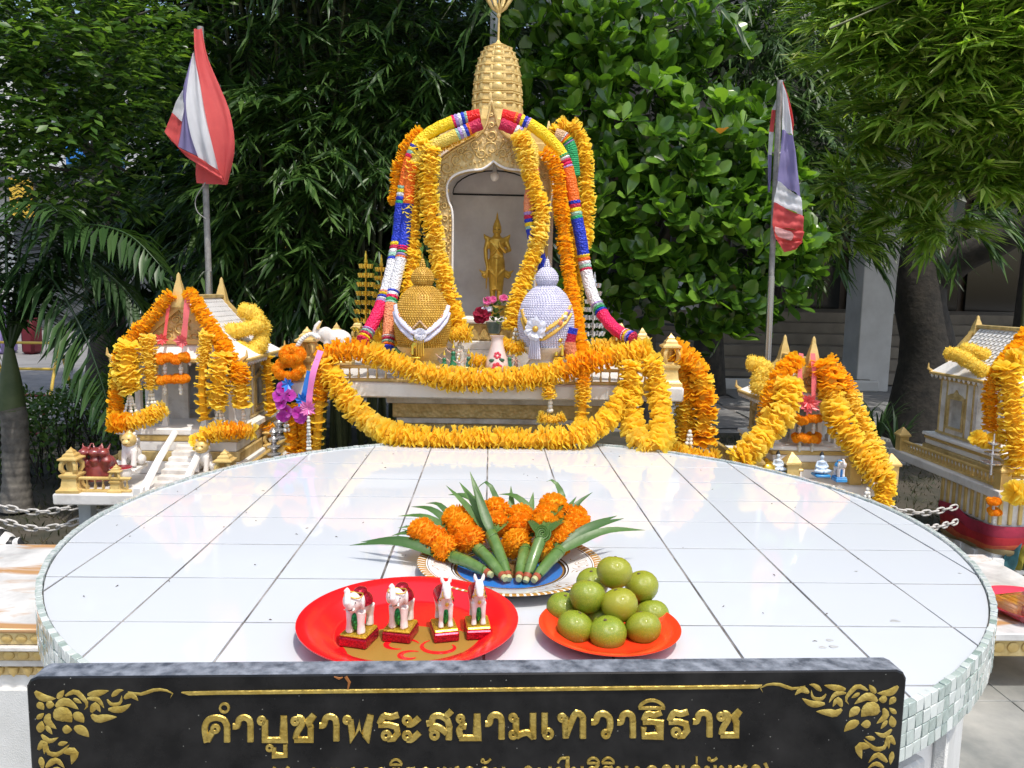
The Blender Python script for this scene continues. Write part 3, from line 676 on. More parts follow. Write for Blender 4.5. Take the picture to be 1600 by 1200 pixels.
BUN = [ # base, top of stem, flowers, leaves(start, tip, lift)
 ('marigold bundle at the far left of the plate with long leaves pointing left', (690,545,1.435),(530,425,1.50), [(395,315,1.575),(450,350,1.545),(500,388,1.515)], [((530,440,1.50),(75,378,1.56),.012),((520,430,1.51),(125,362,1.60),.012),((430,380,1.56),(262,335,1.60),.01)]),
 ('marigold bundle second from the left with three big blooms', (757,555,1.42),(645,390,1.51), [(550,258,1.61),(580,300,1.575),(612,350,1.53)], [((540,320,1.58),(292,247,1.66),.01),((540,300,1.60),(350,205,1.68),.01),((480,320,1.6),(290,300,1.63),.005),((540,270,1.62),(415,190,1.70),.01)]),
 ('marigold bundle left of centre with tall upright leaves', (780,545,1.425),(705,325,1.53), [(725,225,1.635),(725,290,1.59)], [((690,320,1.54),(505,110,1.66),.004),((690,300,1.55),(565,95,1.66),.004),((700,310,1.54),(612,48,1.62),.0),((705,315,1.53),(630,110,1.60),.0),((650,190,1.63),(515,152,1.68),.005)]),
 ('marigold bundle in the centre of the plate with two stacked blooms', (832,552,1.42),(860,390,1.52), [(840,250,1.63),(840,298,1.59),(820,370,1.54)], [((800,260,1.63),(795,112,1.70),.0),((900,250,1.62),(740,150,1.70),.012),((740,190,1.66),(640,130,1.70),.02),((880,240,1.64),(895,140,1.69),.0)]),
 ('marigold bundle right of centre with a rolled leaf rosette', (868,550,1.42),(935,330,1.49), [(985,205,1.645),(962,250,1.61),(950,297,1.575)], [((1022,165,1.66),(953,93,1.69),.012),((1010,295,1.60),(1160,140,1.66),.006),((1030,240,1.62),(1088,160,1.68),.0)]),
 ('marigold bundle at the far right of the plate with leaves pointing right', (908,545,1.415),(1015,400,1.50), [(1080,262,1.63),(1075,300,1.60),(1030,332,1.575),(1000,362,1.555),(950,398,1.54)], [((1015,405,1.50),(1395,310,1.56),.012),((1020,395,1.51),(1300,257,1.60),.008),((1010,390,1.52),(1270,245,1.62),.006),((1080,280,1.62),(1118,228,1.66),.0)]),
]
for bi, (lb, b0, b1, fl, lv) in enumerate(BUN):
    A_, B_ = Q(*b0), Q(*b1); A_.z = max(A_.z, TOP+.020)
    t = thing('marigold_bundle', lb, 'flower bundle', A_, 'marigold bundles on the plate')
    pth = spline([A_, A_.lerp(B_, .5)+Vector((0,0,.003)), B_], n=10)
    MB().tube(pth, [.0075,.009,.0105,.011,.0112,.0118,.012,.0122,.0125,.0118], 12).obj('wrapped_stem', wrapg, t, 60)
    for k in range(4):                    # leaf edge spiralling round the stem
        f0 = k/4+.04; pts = []
        for s_ in np.linspace(0, 1, 14):
            f = min(.97, f0+.22*s_); p = A_.lerp(B_, f); ax = (B_-A_).normalized(); u = ax.orthogonal().normalized(); w_ = ax.cross(u); an = 2*pi*s_+k*1.3
            pts.append(p+(u*math.cos(an)+w_*math.sin(an))*(.0086+.004*f)+Vector((0,0,.002)))
        MB().tube(pts, .0011, 5).obj('leaf_edge', pandan, t, 60)
    d = (A_-B_).normalized()
    MB().tube([A_-d*.004, A_+d*.004], [.0086,.0078], 10).obj('thread', redtie, t, 60)
    MB().tube([A_+d*.003, A_+d*.012], [.0066,.0058], 10).obj('stem_end', mat('cut_stem%d' % bi, (.42,.42,.20), .6), t, 60)
    for (fx, fy, fY) in fl:
        p = Q(fx, fy, fY); n = (p-(A_+B_)/2).normalized()+Vector((random.uniform(-.2,.2), -.5, .35))
        s = .0335*random.uniform(.93, 1.05)*fY/1.58
        o = link('marigold', random.choice(MG), t); o.matrix_local = Matrix.Translation(p-A_) @ frame(n, random.uniform(0, 6)) @ Matrix.Scale(s, 4)
        MB().tube([p-n.normalized()*.01, p.lerp(B_, .6)+Vector((0,0,-.004)), B_], .0032, 6).obj('stalk', pandan, t)
    for (s0, s1, lift) in lv:
        a_, b_ = Q(*s0), Q(*s1); m_ = a_.lerp(b_, .5)+Vector((0,0,lift*1.6)); st = B_.lerp(a_, .5)
        blade([st, a_, m_, b_], random.uniform(.0085,.0115), pandan, t, up=(0,-.55,.83))
    for k in range(5):                   # short leaves filling between blooms
        p = Q(*fl[0]); q = Q(*fl[-1]); st = B_+Vector((random.uniform(-.01,.01), .005, .0)); an = random.uniform(-1, 1)
        dv = ((p+q)/2-B_).normalized(); e = st+dv*.10+Vector((an*.055, .02, random.uniform(-.012,.004)))
        blade([st, st.lerp(e, .5)+Vector((0,0,.008)), e], .008, pandan, t, up=(0,-.55,.83))
    if bi == 4:
        ro = MB(); 
        for k in range(3):
            ro.tube([B_+Vector((.016*f*math.cos(f*9+k*2), .010*f*math.sin(f*9+k*2)-.012, .006+.016*f*math.sin(f*9+k*2))) for f in np.linspace(.15, 1, 16)], .0024, 6, 0, 1)
        ro.obj('leaf_rosette', pandan, t, 60)

# ---- specks, dead petals and droppings on the tiles
mb = MB()
for k in range(60):
    a = random.uniform(0,6.3); r = .95*math.sqrt(random.random()); c = Vector((TC.x+r*math.cos(a), TC.y+r*math.sin(a), TOP+.0012)); L_ = random.uniform(.002,.006); an = random.uniform(0,3); d = Vector((math.cos(an),math.sin(an),0))
    mb.tube([c-d*L_, c+Vector((0,0,.0005)), c+d*L_*random.uniform(.3,1)+Vector((-d.y,d.x,0))*L_*.4], [.0004,random.uniform(.0006,.0012),.0003], 5)
o = mb.obj('table_debris', mat('debris_brown', (.10,.08,.06), .8), None, 60); tag(o, 'tiny dark specks and dry bits scattered over the white tiles', 'debris', None, 'stuff')
mb = MB()
for (px, py, rx) in ((1398,971,13),(1296,1001,9),(1285,1012,9),(1302,1011,11),(1338,893,5),(1500,896,5),(560,1000,0)):
    if not rx: continue
    c = PZ(px, py, TOP); w = rx*1.2/1217; mb.lathe([(w*.5,.0006),(w*.5,.0010),(w*.44,.0012)], 14, c, 0, 0, None, 1.3, .8, lambda a, i: 1+.2*math.sin(3*a+px))
o = mb.obj('dried_drops', mat('dried_wax', (.36,.36,.35), .35, 0, (.46,.46,.45), 90), None, 60); tag(o, 'few grey dried drops on the right half of the table', 'stain', None, 'stuff')
# ------------------------------------------------------------------ garland kit
def petal_mat(name, cin, cout, rnd, trans=.35, rough=.75):
    m = bpy.data.materials.new(name); m.use_nodes = True; nt = m.node_tree; N = nt.nodes; L = nt.links; b = N['Principled BSDF']
    b.inputs['Roughness'].default_value = rough; b.inputs['Specular IOR Level'].default_value = .25
    tc = N.new('ShaderNodeTexCoord'); ln = N.new('ShaderNodeVectorMath'); ln.operation = 'LENGTH'; L.new(tc.outputs['Object'], ln.inputs[0])
    mr = N.new('ShaderNodeMapRange'); mr.inputs[1].default_value = .45; mr.inputs[2].default_value = 1.05; L.new(ln.outputs['Value'], mr.inputs[0])
    mx = N.new('ShaderNodeMix'); mx.data_type = 'RGBA'; mx.inputs[6].default_value = (*cin,1); mx.inputs[7].default_value = (*cout,1); L.new(mr.outputs[0], mx.inputs[0])
    oi = N.new('ShaderNodeObjectInfo'); m2 = N.new('ShaderNodeMix'); m2.data_type = 'RGBA'; m2.inputs[7].default_value = (*rnd,1); L.new(mx.outputs[2], m2.inputs[6])
    k = N.new('ShaderNodeMath'); k.operation = 'MULTIPLY'; k.inputs[1].default_value = .75; L.new(oi.outputs['Random'], k.inputs[0]); L.new(k.outputs[0], m2.inputs[0])
    L.new(m2.outputs[2], b.inputs['Base Color']); tr = N.new('ShaderNodeBsdfTranslucent'); L.new(m2.outputs[2], tr.inputs[0])
    ms = N.new('ShaderNodeMixShader'); ms.inputs[0].default_value = trans; L.new(b.outputs[0], ms.inputs[1]); L.new(tr.outputs[0], ms.inputs[2]); L.new(ms.outputs[0], N['Material Output'].inputs[0])
    return m
def ruffle_mesh(seed, m, petals=6, layers=3, name='flower', tilt0=-.05, dt=.36, deep=.9, rise=.11, tilts=None):
    r_ = random.Random(seed); mb = MB(); tilts = tilts or [tilt0+dt*l for l in range(layers)]
    for l, tilt in enumerate(tilts):
        R = 1-.14*l if len(tilts) < 4 else 1-.22*abs(tilt); off = r_.random()*6; zo = rise*l if len(tilts) < 4 else tilt*.30
        for k in range(petals):
            a = off+2*pi*k/petals+r_.uniform(-.15,.15); hw = pi/petals*1.38; Rk = R*r_.uniform(.90,1.04); tl = tilt+r_.uniform(-.16,.16); ph = r_.uniform(0,6)
            rows = []; cols = 6
            for i, f in enumerate((.10,.45,.80,1.0)):
                row = []
                for j in range(cols):
                    s = (j-(cols-1)/2)/((cols-1)/2); w = hw*(.5,.85,1.0,.92)[i]; an = a+s*w
                    rr = Rk*f*(1-(.15*s*s if i >= 2 else 0)+(r_.uniform(-.05,.05) if i == 3 else 0))
                    z = math.sin(tl)*rr+zo+(.0,.03,.07,.11)[i]*math.sin(ph+s*3.6)*deep+(0,.01,.03,.05)[i]*r_.uniform(-1,1)*deep
                    row.append((rr*math.cos(tl)*math.cos(an), rr*math.cos(tl)*math.sin(an), z))
                rows.append(row)
            vs = [p for row in rows for p in row]
            mb.add(vs, [(i*cols+j,i*cols+j+1,(i+1)*cols+j+1,(i+1)*cols+j) for i in range(3) for j in range(cols-1)])
    me = mb.mesh(name, m, 0); me.shade_smooth(); return me
BI = [-.40,-.14,.14,.40]
pm_yel = petal_mat('petal_yellow', (.98,.66,.03), (1.0,.88,.17), (.99,.74,.06), .55)
pm_pale = petal_mat('petal_pale_yellow', (.97,.72,.06), (1.0,.90,.28), (.98,.76,.10), .55)
pm_org = petal_mat('petal_orange', (.98,.47,.01), (1.0,.64,.03), (.98,.54,.018), .5)
pm_lem = petal_mat('petal_lemon', (.95,.68,.06), (.99,.84,.20), (.96,.72,.10), .45)
FL = {'yel': [ruffle_mesh(k, pm_yel, 8, tilts=BI) for k in range(6)], 'pale': [ruffle_mesh(10+k, pm_pale, 8, tilts=BI) for k in range(4)], 'org': [ruffle_mesh(20+k, pm_org, 8, tilts=BI) for k in range(4)]}
FL['pom'] = [marigold_mesh(40+k, pm_lem, 110, 'flower', .9) for k in range(3)]
FL['disc'] = [ruffle_mesh(30+k, pm_yel, 6, 2, 'flower', -.08, .16, .7, .05) for k in range(3)]
FL['odisc'] = [ruffle_mesh(60+k, pm_org, 6, 2, 'flower', -.05, .16, .7, .05) for k in range(3)]
cordm = mat('garland_core', (.80,.40,.012), .9, 0, (.55,.30,.02), 40)
white_bud = mat('jasmine_bud', (.78,.76,.70), .6, 0, (.6,.58,.5), 40)
def strand(parent, pts, r, space, kinds, jit=.22, rj=.12, flip=False, r1=None):
    bi = (kinds if isinstance(kinds, str) else kinds[0]) in ('yel','pale','org'); q = spline(pts, step=r*1.0 if bi else space*.9); L_ = len(q)
    for i, p in enumerate(q):
        t = q[min(i+1, L_-1)]-q[max(i-1, 0)]; t = -t if flip else t
        t = t.normalized()+Vector((random.uniform(-jit,jit), random.uniform(-jit,jit), random.uniform(-jit,jit)))
        kd = kinds[int(i/L_*len(kinds))] if isinstance(kinds, (list, tuple)) else kinds
        rr = r+((r1-r)*i/L_ if r1 else 0); s = rr*(1.06 if bi else 1.0)*random.uniform(1-rj, 1+rj)
        o = link('flower', random.choice(FL[kd]), parent); o.matrix_local = Matrix.Translation(p-wloc(parent)) @ frame(t, random.uniform(0, 6.3)) @ Matrix.Scale(s, 4)
    MB().tube(q if L_ > 2 else [q[0], q[0].lerp(q[1], .5), q[1]], r*.5, 8).obj('cord', cordm, parent)
def garland(label, strands, group=None, name='flower_garland'):
    t = thing(name, label, 'garland', Vector(strands[0][0][0]), group)
    for s in strands: strand(t, *s)
    return t
def tassel(parent, p, L_, n=3, spread=.02, bead=.006, end=True):
    mb = MB(); p = Vector(p)
    for k in range(n):
        a = 2*pi*k/n+.4; e = p+Vector((math.cos(a)*spread, math.sin(a)*spread*.6, -L_))
        m_ = max(3, int(L_/(bead*2.1)))
        for i in range(m_):
            c = p.lerp(e, (i+.5)/m_); rr = bead*(1+.25*(i % 2)); mb.ell(c, (rr, rr, bead*1.35), 6, 4)
    mb.obj('bud_tassel', white_bud, parent, 60)
def ring(parent, c, R, kind, n=12, r=.02, flat=.55, sag=0):
    c = Vector(c)
    for k in range(n):
        a = 2*pi*k/n; p = c+Vector((R*math.cos(a), R*math.sin(a)*flat, sag*math.sin(a)))
        o = link('flower', random.choice(FL[kind]), parent); o.matrix_local = Matrix.Translation(p-wloc(parent)) @ frame((math.cos(a), math.sin(a)*.4-.3, .5), random.random()*6) @ Matrix.Scale(r*random.uniform(.9,1.1), 4)

# ------------------------------------------------------------------ lantern post (square, gilt), built at the origin, height 1
def lantern_post(parent, p, h, w=None, m=None, solid=False):
    w = w or h*.42; m = m or gold; p = Vector(p); k = w/2
    b = MB().sq([(k,0),(k,.06*h),(k*.82,.09*h),(k*.70,.14*h),(k*.62,.30*h),(k*.72,.34*h),(k*.80,.36*h),(k*.80,.40*h),(k*.62,.42*h),(k*.55,.455*h)], p)
    o = b.obj('lantern_post', m, parent, 30)
    q = MB()
    for sx in (-1,1):
        for sy in (-1,1): q.tube([p+Vector((sx*k*.48,sy*k*.48,.45*h)), p+Vector((sx*k*.62,sy*k*.62,.53*h)), p+Vector((sx*k*.60,sy*k*.60,.62*h)), p+Vector((sx*k*.42,sy*k*.42,.70*h))], [k*.20,k*.22,k*.22,k*.26], 6)
    q.sq([(k*.50,.69*h),(k*.84,.73*h),(k*.84,.76*h),(k*.55,.80*h),(k*.52,.84*h),(k*.32,.88*h),(k*.30,.91*h),(k*.10,.96*h),(k*.02,1.0*h)], p)
    q.lathe([(k*.30,.455*h),(k*.30,.69*h)], 8, p)
    q.obj('lantern', m, o, 30)
    return o

# ------------------------------------------------------------------ main shrine
SX = P(773, 400, 3.4).x
shrine = thing('gilded_shrine', 'tall gilded shrine with corn-cob spire and arched niche behind the round table', 'shrine', (SX, 3.5, 0))
FY = 2.93; zt = P(760, 601, FY).z; XL = P(455, 605, FY).x; XR = P(1069, 610, FY).x; BY = 4.15
MB().box(((XL+XR)/2, (FY+BY)/2, zt-.028), (XR-XL, BY-FY, .056), .006).obj('platform_slab', slabm, shrine)
za = zt-.057
mb = MB(); hw = (P(952,650,3.1).x-P(612,650,3.1).x)/2; cxm = (P(952,650,3.1).x+P(612,650,3.1).x)/2
mb.box((cxm, 3.55, za-.022), (hw*2+.04, .92, .042), .004).obj('moulding', wdirty, shrine)
MB().box((cxm, 3.55, za-.075), (hw*2, .86, .06), .004).obj('frieze', gold2, shrine)
MB().box((cxm, 3.55, za-.118), (hw*2-.03, .84, .024), .004).obj('moulding', wdirty, shrine)
MB().box((cxm, 3.55, za-.185), (hw*2-.10, .80, .108), .004).obj('frieze', gold2, shrine)
MB().sq([(hw-.10, 0), (hw-.10, za-.242)], (cxm, 3.55, 0), 1, .8).obj('pedestal', wdirty, shrine)
# balustrade with drop-shaped openings
def balustrade(parent, A, B, h, m, th=.018, pitch=.034, rail=.012):
    A = Vector(A); B = Vector(B); d = (B-A); L_ = d.length; u = d.normalized(); R = Matrix.Rotation(math.atan2(u.y, u.x), 3, 'Z'); c = (A+B)/2
    o = MB().box(c+Vector((0,0,rail/2)), (L_,th,rail), .002, 0, R).box(c+Vector((0,0,h-rail/2)), (L_,th*1.25,rail), .003, 0, R).obj('balustrade', m, parent, 30)
    n = max(2, int(L_/pitch)); me = MB().tube([(0,0,0),(0,0,.22*(h)),(0,0,.5*h),(0,0,.78*h),(0,0,h-rail)], [pitch*.20,pitch*.40,pitch*.16,pitch*.34,pitch*.42], 6, 0, th*.8/pitch).mesh('baluster', m, 50)
    for k in range(n):
        q = link('baluster', me, o); p = A+u*(L_*(k+.5)/n)+Vector((0,0,rail*.6)); q.location = p-wloc(o); q.rotation_euler.z = math.atan2(u.y, u.x)
    return o
yb = FY+.05; hb = .062
balustrade(shrine, (XL+.09, yb, zt), (XR-.09, yb, zt), hb, gold)
balustrade(shrine, (XL+.05, yb+.06, zt), (XL+.05, BY-.1, zt), hb, gold)
balustrade(shrine, (XR-.05, yb+.06, zt), (XR-.05, BY-.1, zt), hb, gold)
lantern_post(shrine, (P(481,597,FY+.06).x, FY+.06, zt), .205, .095)
lantern_post(shrine, (P(1045,605,FY+.06).x, FY+.06, zt), .205, .085)
for yy in (3.5, 4.05):
    lantern_post(shrine, (XL+.06, yy, zt), .2, .075); lantern_post(shrine, (XR-.06, yy, zt), .2, .075)
lantern_post(shrine, (P(968,530,4.0).x, 4.0, zt), .2, .075, goldpale); lantern_post(shrine, (P(992,530,4.05).x-.02, 3.75, zt), .19, .07, goldpale)
# stepped plinth
def W(px, py, Y): q = P(px, py, Y); return q.x, q.z
xa = P(640,540,3.2).x; xb = P(902,540,3.2).x; cxp = (xa+xb)/2
z1 = P(770,549,3.22).z; z2 = P(770,497,3.30).z
MB().box((cxp,3.70,(zt+z1)/2), (xb-xa,.90,z1-zt), .006).obj('plinth', wdirty, shrine)
MB().box((cxp,3.70,z1+(z2-z1)*.14), (.66,.84,(z2-z1)*.28), .004).obj('moulding', wplaster, shrine)
MB().box((cxp,3.70,z1+(z2-z1)*.55), (.61,.80,(z2-z1)*.54), .004).obj('leaf_frieze', gold2, shrine)
mbl = MB().prism([(-.5,0),(.5,0),(.42,.6),(0,1),(-.42,.6)], (0,0,0), (1,0,0), (0,0,1), .12).mesh('antefix', gold, 30)
for k in range(15):
    o = link('antefix', mbl, shrine); o.scale = (.034,.05,.045); o.location = Vector((cxp-.29+k*.0415, 3.296, z1+(z2-z1)*.34))-wloc(shrine)
MB().box((cxp,3.70,z2-(z2-z1)*.09), (.65,.84,(z2-z1)*.18), .006).obj('ledge', wplaster, shrine)
# niche walls
nx0 = P(700,400,3.45).x; nx1 = P(846,400,3.45).x; zr = P(770,236,3.4).z; zfl = z2
mb = MB().box((nx0-.022,3.68,(zfl+zr)/2), (.044,.56,zr-zfl)); mb.obj('side_wall', winner, shrine)
MB().box((nx1+.022,3.68,(zfl+zr)/2), (.044,.56,zr-zfl)).obj('side_wall', winner, shrine)
MB().box(((nx0+nx1)/2,3.815,(zfl+zr)/2), (nx1-nx0+.09,.03,zr-zfl)).obj('back_wall', winner, shrine)
# vaulted ceiling of the niche
vs = []; fs = []; nseg = 14
for yy in (3.40, 3.80):
    for k in range(nseg+1):
        a = pi*k/nseg; vs.append(((nx0+nx1)/2-math.cos(a)*(nx1-nx0)/2, yy, zr-.13+.11*math.sin(a)))
for k in range(nseg): fs.append((k,k+1,nseg+2+k,nseg+1+k))
MB().add(vs, fs).obj('vault', winner, shrine, 60)
mb = MB().tube([(nx0+.002,3.796,zr-.135),(nx1-.002,3.796,zr-.135)], .004, 6)
for s_ in (0,1):
    mb.tube([((nx0+nx1)/2-math.cos(pi*k/nseg)*(nx1-nx0)/2, 3.795, zr-.132+.11*math.sin(pi*k/nseg)) for k in range(nseg+1)], .0035, 6)
mb.obj('niche_groove', dark, shrine)
mb = MB().box((cxp,3.70,zr+.02), (nx1-nx0+.13,.56,.05), .006).box((cxp,3.70,zr+.07), (nx1-nx0+.02,.48,.06), .006).box((SX+.012,3.66,zr+.125), (.29,.36,.06), .006); mb.obj('roof_tier', gold, shrine)
for sx in (-1, 1):
    MB().sq([(.028,0),(.03,.02),(.022,.03),(.022,.05),(.012,.08),(.003,.13)], ((nx0 if sx < 0 else nx1)+sx*.03, 3.62, zr+.045)).obj('corner_finial', goldpale, shrine, 30)
# gilt facade with the lobed arch
Yf = 3.35
outerL = [(683,482),(683,395),(683,330),(679,290),(678,262),(686,247),(705,233),(730,219),(750,206),(760,191),(764,172),(768,150)]
outerR = [(768,150),(773,172),(777,191),(787,206),(806,222),(830,236),(851,246),(861,260),(863,290),(858,330),(856,395),(856,482)]
innerL = [(706,482),(707,395),(707,335),(700,312),(698,292),(704,279),(716,271),(735,266),(752,265),(764,258),(771,252)]
innerR = [(771,252),(779,258),(793,264),(812,266),(826,270),(836,280),(842,296),(838,312),(835,335),(835,395),(835,482)]
def rs(pts, n): return [(p.x, p.y) for p in spline([Vector((a,b,0)) for a,b in pts], n=n)]
ou = rs(outerL, 40)+rs(outerR, 40)[1:]; inn = rs(innerL, 40)+rs(innerR, 40)[1:]
n = len(ou); V = []
for Yq, sel in ((Yf, ou), (Yf, inn), (Yf+.07, ou), (Yf+.07, inn)):
    V += [(P(a, b, Yf).x, Yq, P(a, b, Yf).z) for a, b in sel]
F = []
for k in range(n-1):
    F += [(k,k+1,n+k+1,n+k), (2*n+k,3*n+k,3*n+k+1,2*n+k+1), (k,2*n+k,2*n+k+1,k+1), (n+k,n+k+1,3*n+k+1,3*n+k)]
fac = MB().add(V, F).obj('facade', gold2, shrine, 30)
MB().tube([P(a,b,Yf)+Vector((0,-.004,0)) for a,b in inn], .0050, 8).obj('arch_trim', wplaster, fac, 60)
mb = MB()
for k, (a, b) in enumerate(inn):
    a2, b2 = ou[k]; t = .26 if k < 15 or k > n-16 else .16; q = P(a+(a2-a)*t, b+(b2-b)*t, Yf); mb.ell(q+Vector((0,-.002,0)), .0052, 8, 6)
mb.obj('bead_row', gold, fac, 180)
MB().tube([P(a+(c-a)*.9, b+(d-b)*.9, Yf)+Vector((0,-.003,0)) for (a,b),(c,d) in zip(inn, ou)], .0055, 6).obj('border_rib', gold, fac, 60)
mb = MB()
for (a, b, r, s0, sg) in [(698,262,10,0,1),(714,250,9,1,1),(733,244,10,2,1),(752,240,8,0,-1),(768,232,13,1.5,1),(785,240,8,3,1),(803,246,10,1,-1),(822,250,9,2,-1),(840,258,9,3,-1),(691,285,7,0,1),(692,303,6,1,1),(694,322,6,2,1),(695,342,6,3,1),(695,362,6,2,1),(695,382,6,3,1),(851,275,7,0,-1),(850,300,6,1,-1),(847,325,6,2,-1),(846,350,6,2,-1),(768,212,9,.5,-1),(768,196,5,2,1),(768,180,3,2,1),(742,226,7,1,1),(795,226,7,2,-1),(720,236,6,1,1)]:
    mb.tube([P(a+sg*r*(1-f*.75)*math.cos(s0+f*9), b+r*(1-f*.75)*math.sin(s0+f*9), Yf)+Vector((0,-.003,0)) for f in np.linspace(0,1,18)], [.0014+.0026*math.sin(pi*min(1,.15+f*.85)) for f in np.linspace(0,1,18)], 6)
    mb.tube([P(a+sg*r*1.05, b-r*.1, Yf), P(a+sg*r*1.5, b-r*.7, Yf)+Vector((0,-.004,0)), P(a+sg*r*1.4, b-r*1.4, Yf)], [.004,.0035,.001], 6)
mb.obj('scroll_relief', gold, fac, 180)
struct(shrine.children[-1].children[-1] if False else bpy.data.objects['scroll_relief'], 'stuff')
# corn-cob spire
Ysp = 3.62; spx = P(777, 170, Ysp).x
def redent(a, i):
    c, s = abs(math.cos(a)), abs(math.sin(a)); sqr = 1/max(c, s); rr = min(sqr, 1.16)
    return rr*(1+.018*math.cos(12*a))
tiers = [(180,39.5),(165,39),(150,38),(135,36.5),(120,34.5),(107,31.5),(95,27.5),(85,22.5),(77,17)]
prof = []
for (y0, r0), (y1, r1) in zip(tiers, tiers[1:]):
    k = Ysp/1217/1.02; za_, zb_ = P(777,y0,Ysp).z, P(777,y1,Ysp).z; hh = zb_-za_
    prof += [(r0*k, za_), (r0*k, za_+hh*.10), (r0*k*.955, za_+hh*.16), (r0*k*.93, za_+hh*.66), (r0*k*.99, za_+hh*.74), (r0*k*.99, za_+hh*.86), (r0*k*.94, za_+hh*.95)]
zt1 = P(777,77,Ysp).z; prof += [(.046,zt1),(.036,zt1+.006),(.0375,zt1+.012),(.012,P(777,66,Ysp).z-.004),(.0045,P(777,63,Ysp).z)]
prof = [(.13, zr+.14)]+prof
spire = MB().lathe(prof, 48, (spx, Ysp, 0), 0, 0, None, .97, .97, redent).obj('spire', gold, shrine, 35)
for ti, ((y0, r0), (y1, r1)) in enumerate(zip(tiers, tiers[1:])):
    za_, zb_ = P(777,y0,Ysp).z, P(777,y1,Ysp).z; hh = zb_-za_; k = Ysp/1217/1.02
    am = MB().tube([(0,0,0),(0,-.002,hh*.35),(0,-.001,hh*.62),(0,.002,hh*.84)], [r0*k*.20,r0*k*.24,r0*k*.16,.001], 8, 0, .35, (0,-1,0)).ell((0,-.004,hh*.3), (r0*k*.10,.004,hh*.22), 8, 6).mesh('antefix', gold, 60)
    bm_ = MB().tube([(0,0,0),(0,0,hh*.5),(0,0,hh*.8)], [r0*k*.10,r0*k*.115,.001], 6, 0, .6, (0,-1,0)).mesh('antefix', gold, 60)
    for q in range(20):
        a = 2*pi*q/20; main = q % 5 == 0; rr = r0*k*.93*redent(a, 0)*.97
        o = link('antefix', am if main else bm_, spire); o.location = Vector((spx+rr*math.cos(a), Ysp+rr*math.sin(a), za_+hh*.14))-wloc(spire); o.rotation_euler.z = a+pi/2
zz = P(777,64,Ysp).z; ztop = P(778,20,Ysp).z
MB().tube([(spx,Ysp,zz-.01),(spx+.002,Ysp,ztop+.16)], [.005,.0035], 8).obj('finial_rod', gold, spire)
mb = MB()
for sx in (-1,-.45,.45,1):
    mb.tube([(spx+.001,Ysp,ztop-.004),(spx+sx*.028,Ysp+(0 if abs(sx)==1 else -.02),ztop+.02),(spx+sx*.052,Ysp,ztop+.06),(spx+sx*.040,Ysp,ztop+.10),(spx+sx*.058,Ysp,ztop+.15)], [.004,.008,.011,.007,.001], 6)
mb.ell((spx,Ysp,ztop-.01), (.010,.010,.014), 8, 6)
mb.obj('finial_prongs', gold, spire, 60)
# bulb
t = thing('light_bulb', 'round white light bulb hanging under the niche vault', 'bulb', P(773,274,3.5))
c = P(773,276,3.5); MB().ell(c, .021, 16, 10).obj('globe', plasterw, t, 180); MB().lathe([(.010,.016),(.010,.04),(.006,.045),(.003,.09)], 10, c).obj('socket', mat('bakelite', (.5,.48,.45), .5), t)

# ------------------------------------------------------------------ the standing statue
Ys = 3.62; zb = P(776,478,Ys).z; sh = P(774,330,Ys).z-zb; cx = P(776,400,Ys).x
st = thing('deity_statue', 'gilded standing deity statue with pointed crown inside the niche', 'statue', (cx, Ys, zb))
m = MB()
def hh(f): return f*sh
for sx in (-1,1):
    m.tube([(sx*hh(.045),0,hh(.47)),(sx*hh(.050),-.004,hh(.28)),(sx*hh(.046),0,hh(.15)),(sx*hh(.046),0,hh(.05))], [hh(.062),hh(.052),hh(.040),hh(.030)], 12)
    m.ell((sx*hh(.048),-hh(.035),hh(.028)), (hh(.026),hh(.058),hh(.024)), 10, 8)
m.lathe([(hh(.085),hh(.17)),(hh(.096),hh(.22)),(hh(.105),hh(.32)),(hh(.112),hh(.42)),(hh(.108),hh(.48)),(hh(.088),hh(.53))], 20, (0,0,0), 0, 0, None, 1, .72)
m.lathe([(hh(.088),hh(.52)),(hh(.082),hh(.56)),(hh(.092),hh(.61)),(hh(.108),hh(.67)),(hh(.105),hh(.71)),(hh(.05),hh(.735)),(hh(.038),hh(.76))], 20, (0,0,0), 0, 0, None, 1.08, .66)
m.ell((0,-hh(.008),hh(.795)), (hh(.047),hh(.052),hh(.058)), 14, 10)
m.lathe([(hh(.056),hh(.825)),(hh(.058),hh(.84)),(hh(.046),hh(.855)),(hh(.048),hh(.868)),(hh(.034),hh(.885)),(hh(.035),hh(.895)),(hh(.02),hh(.915)),(hh(.014),hh(.95)),(hh(.004),hh(1.0))], 14)
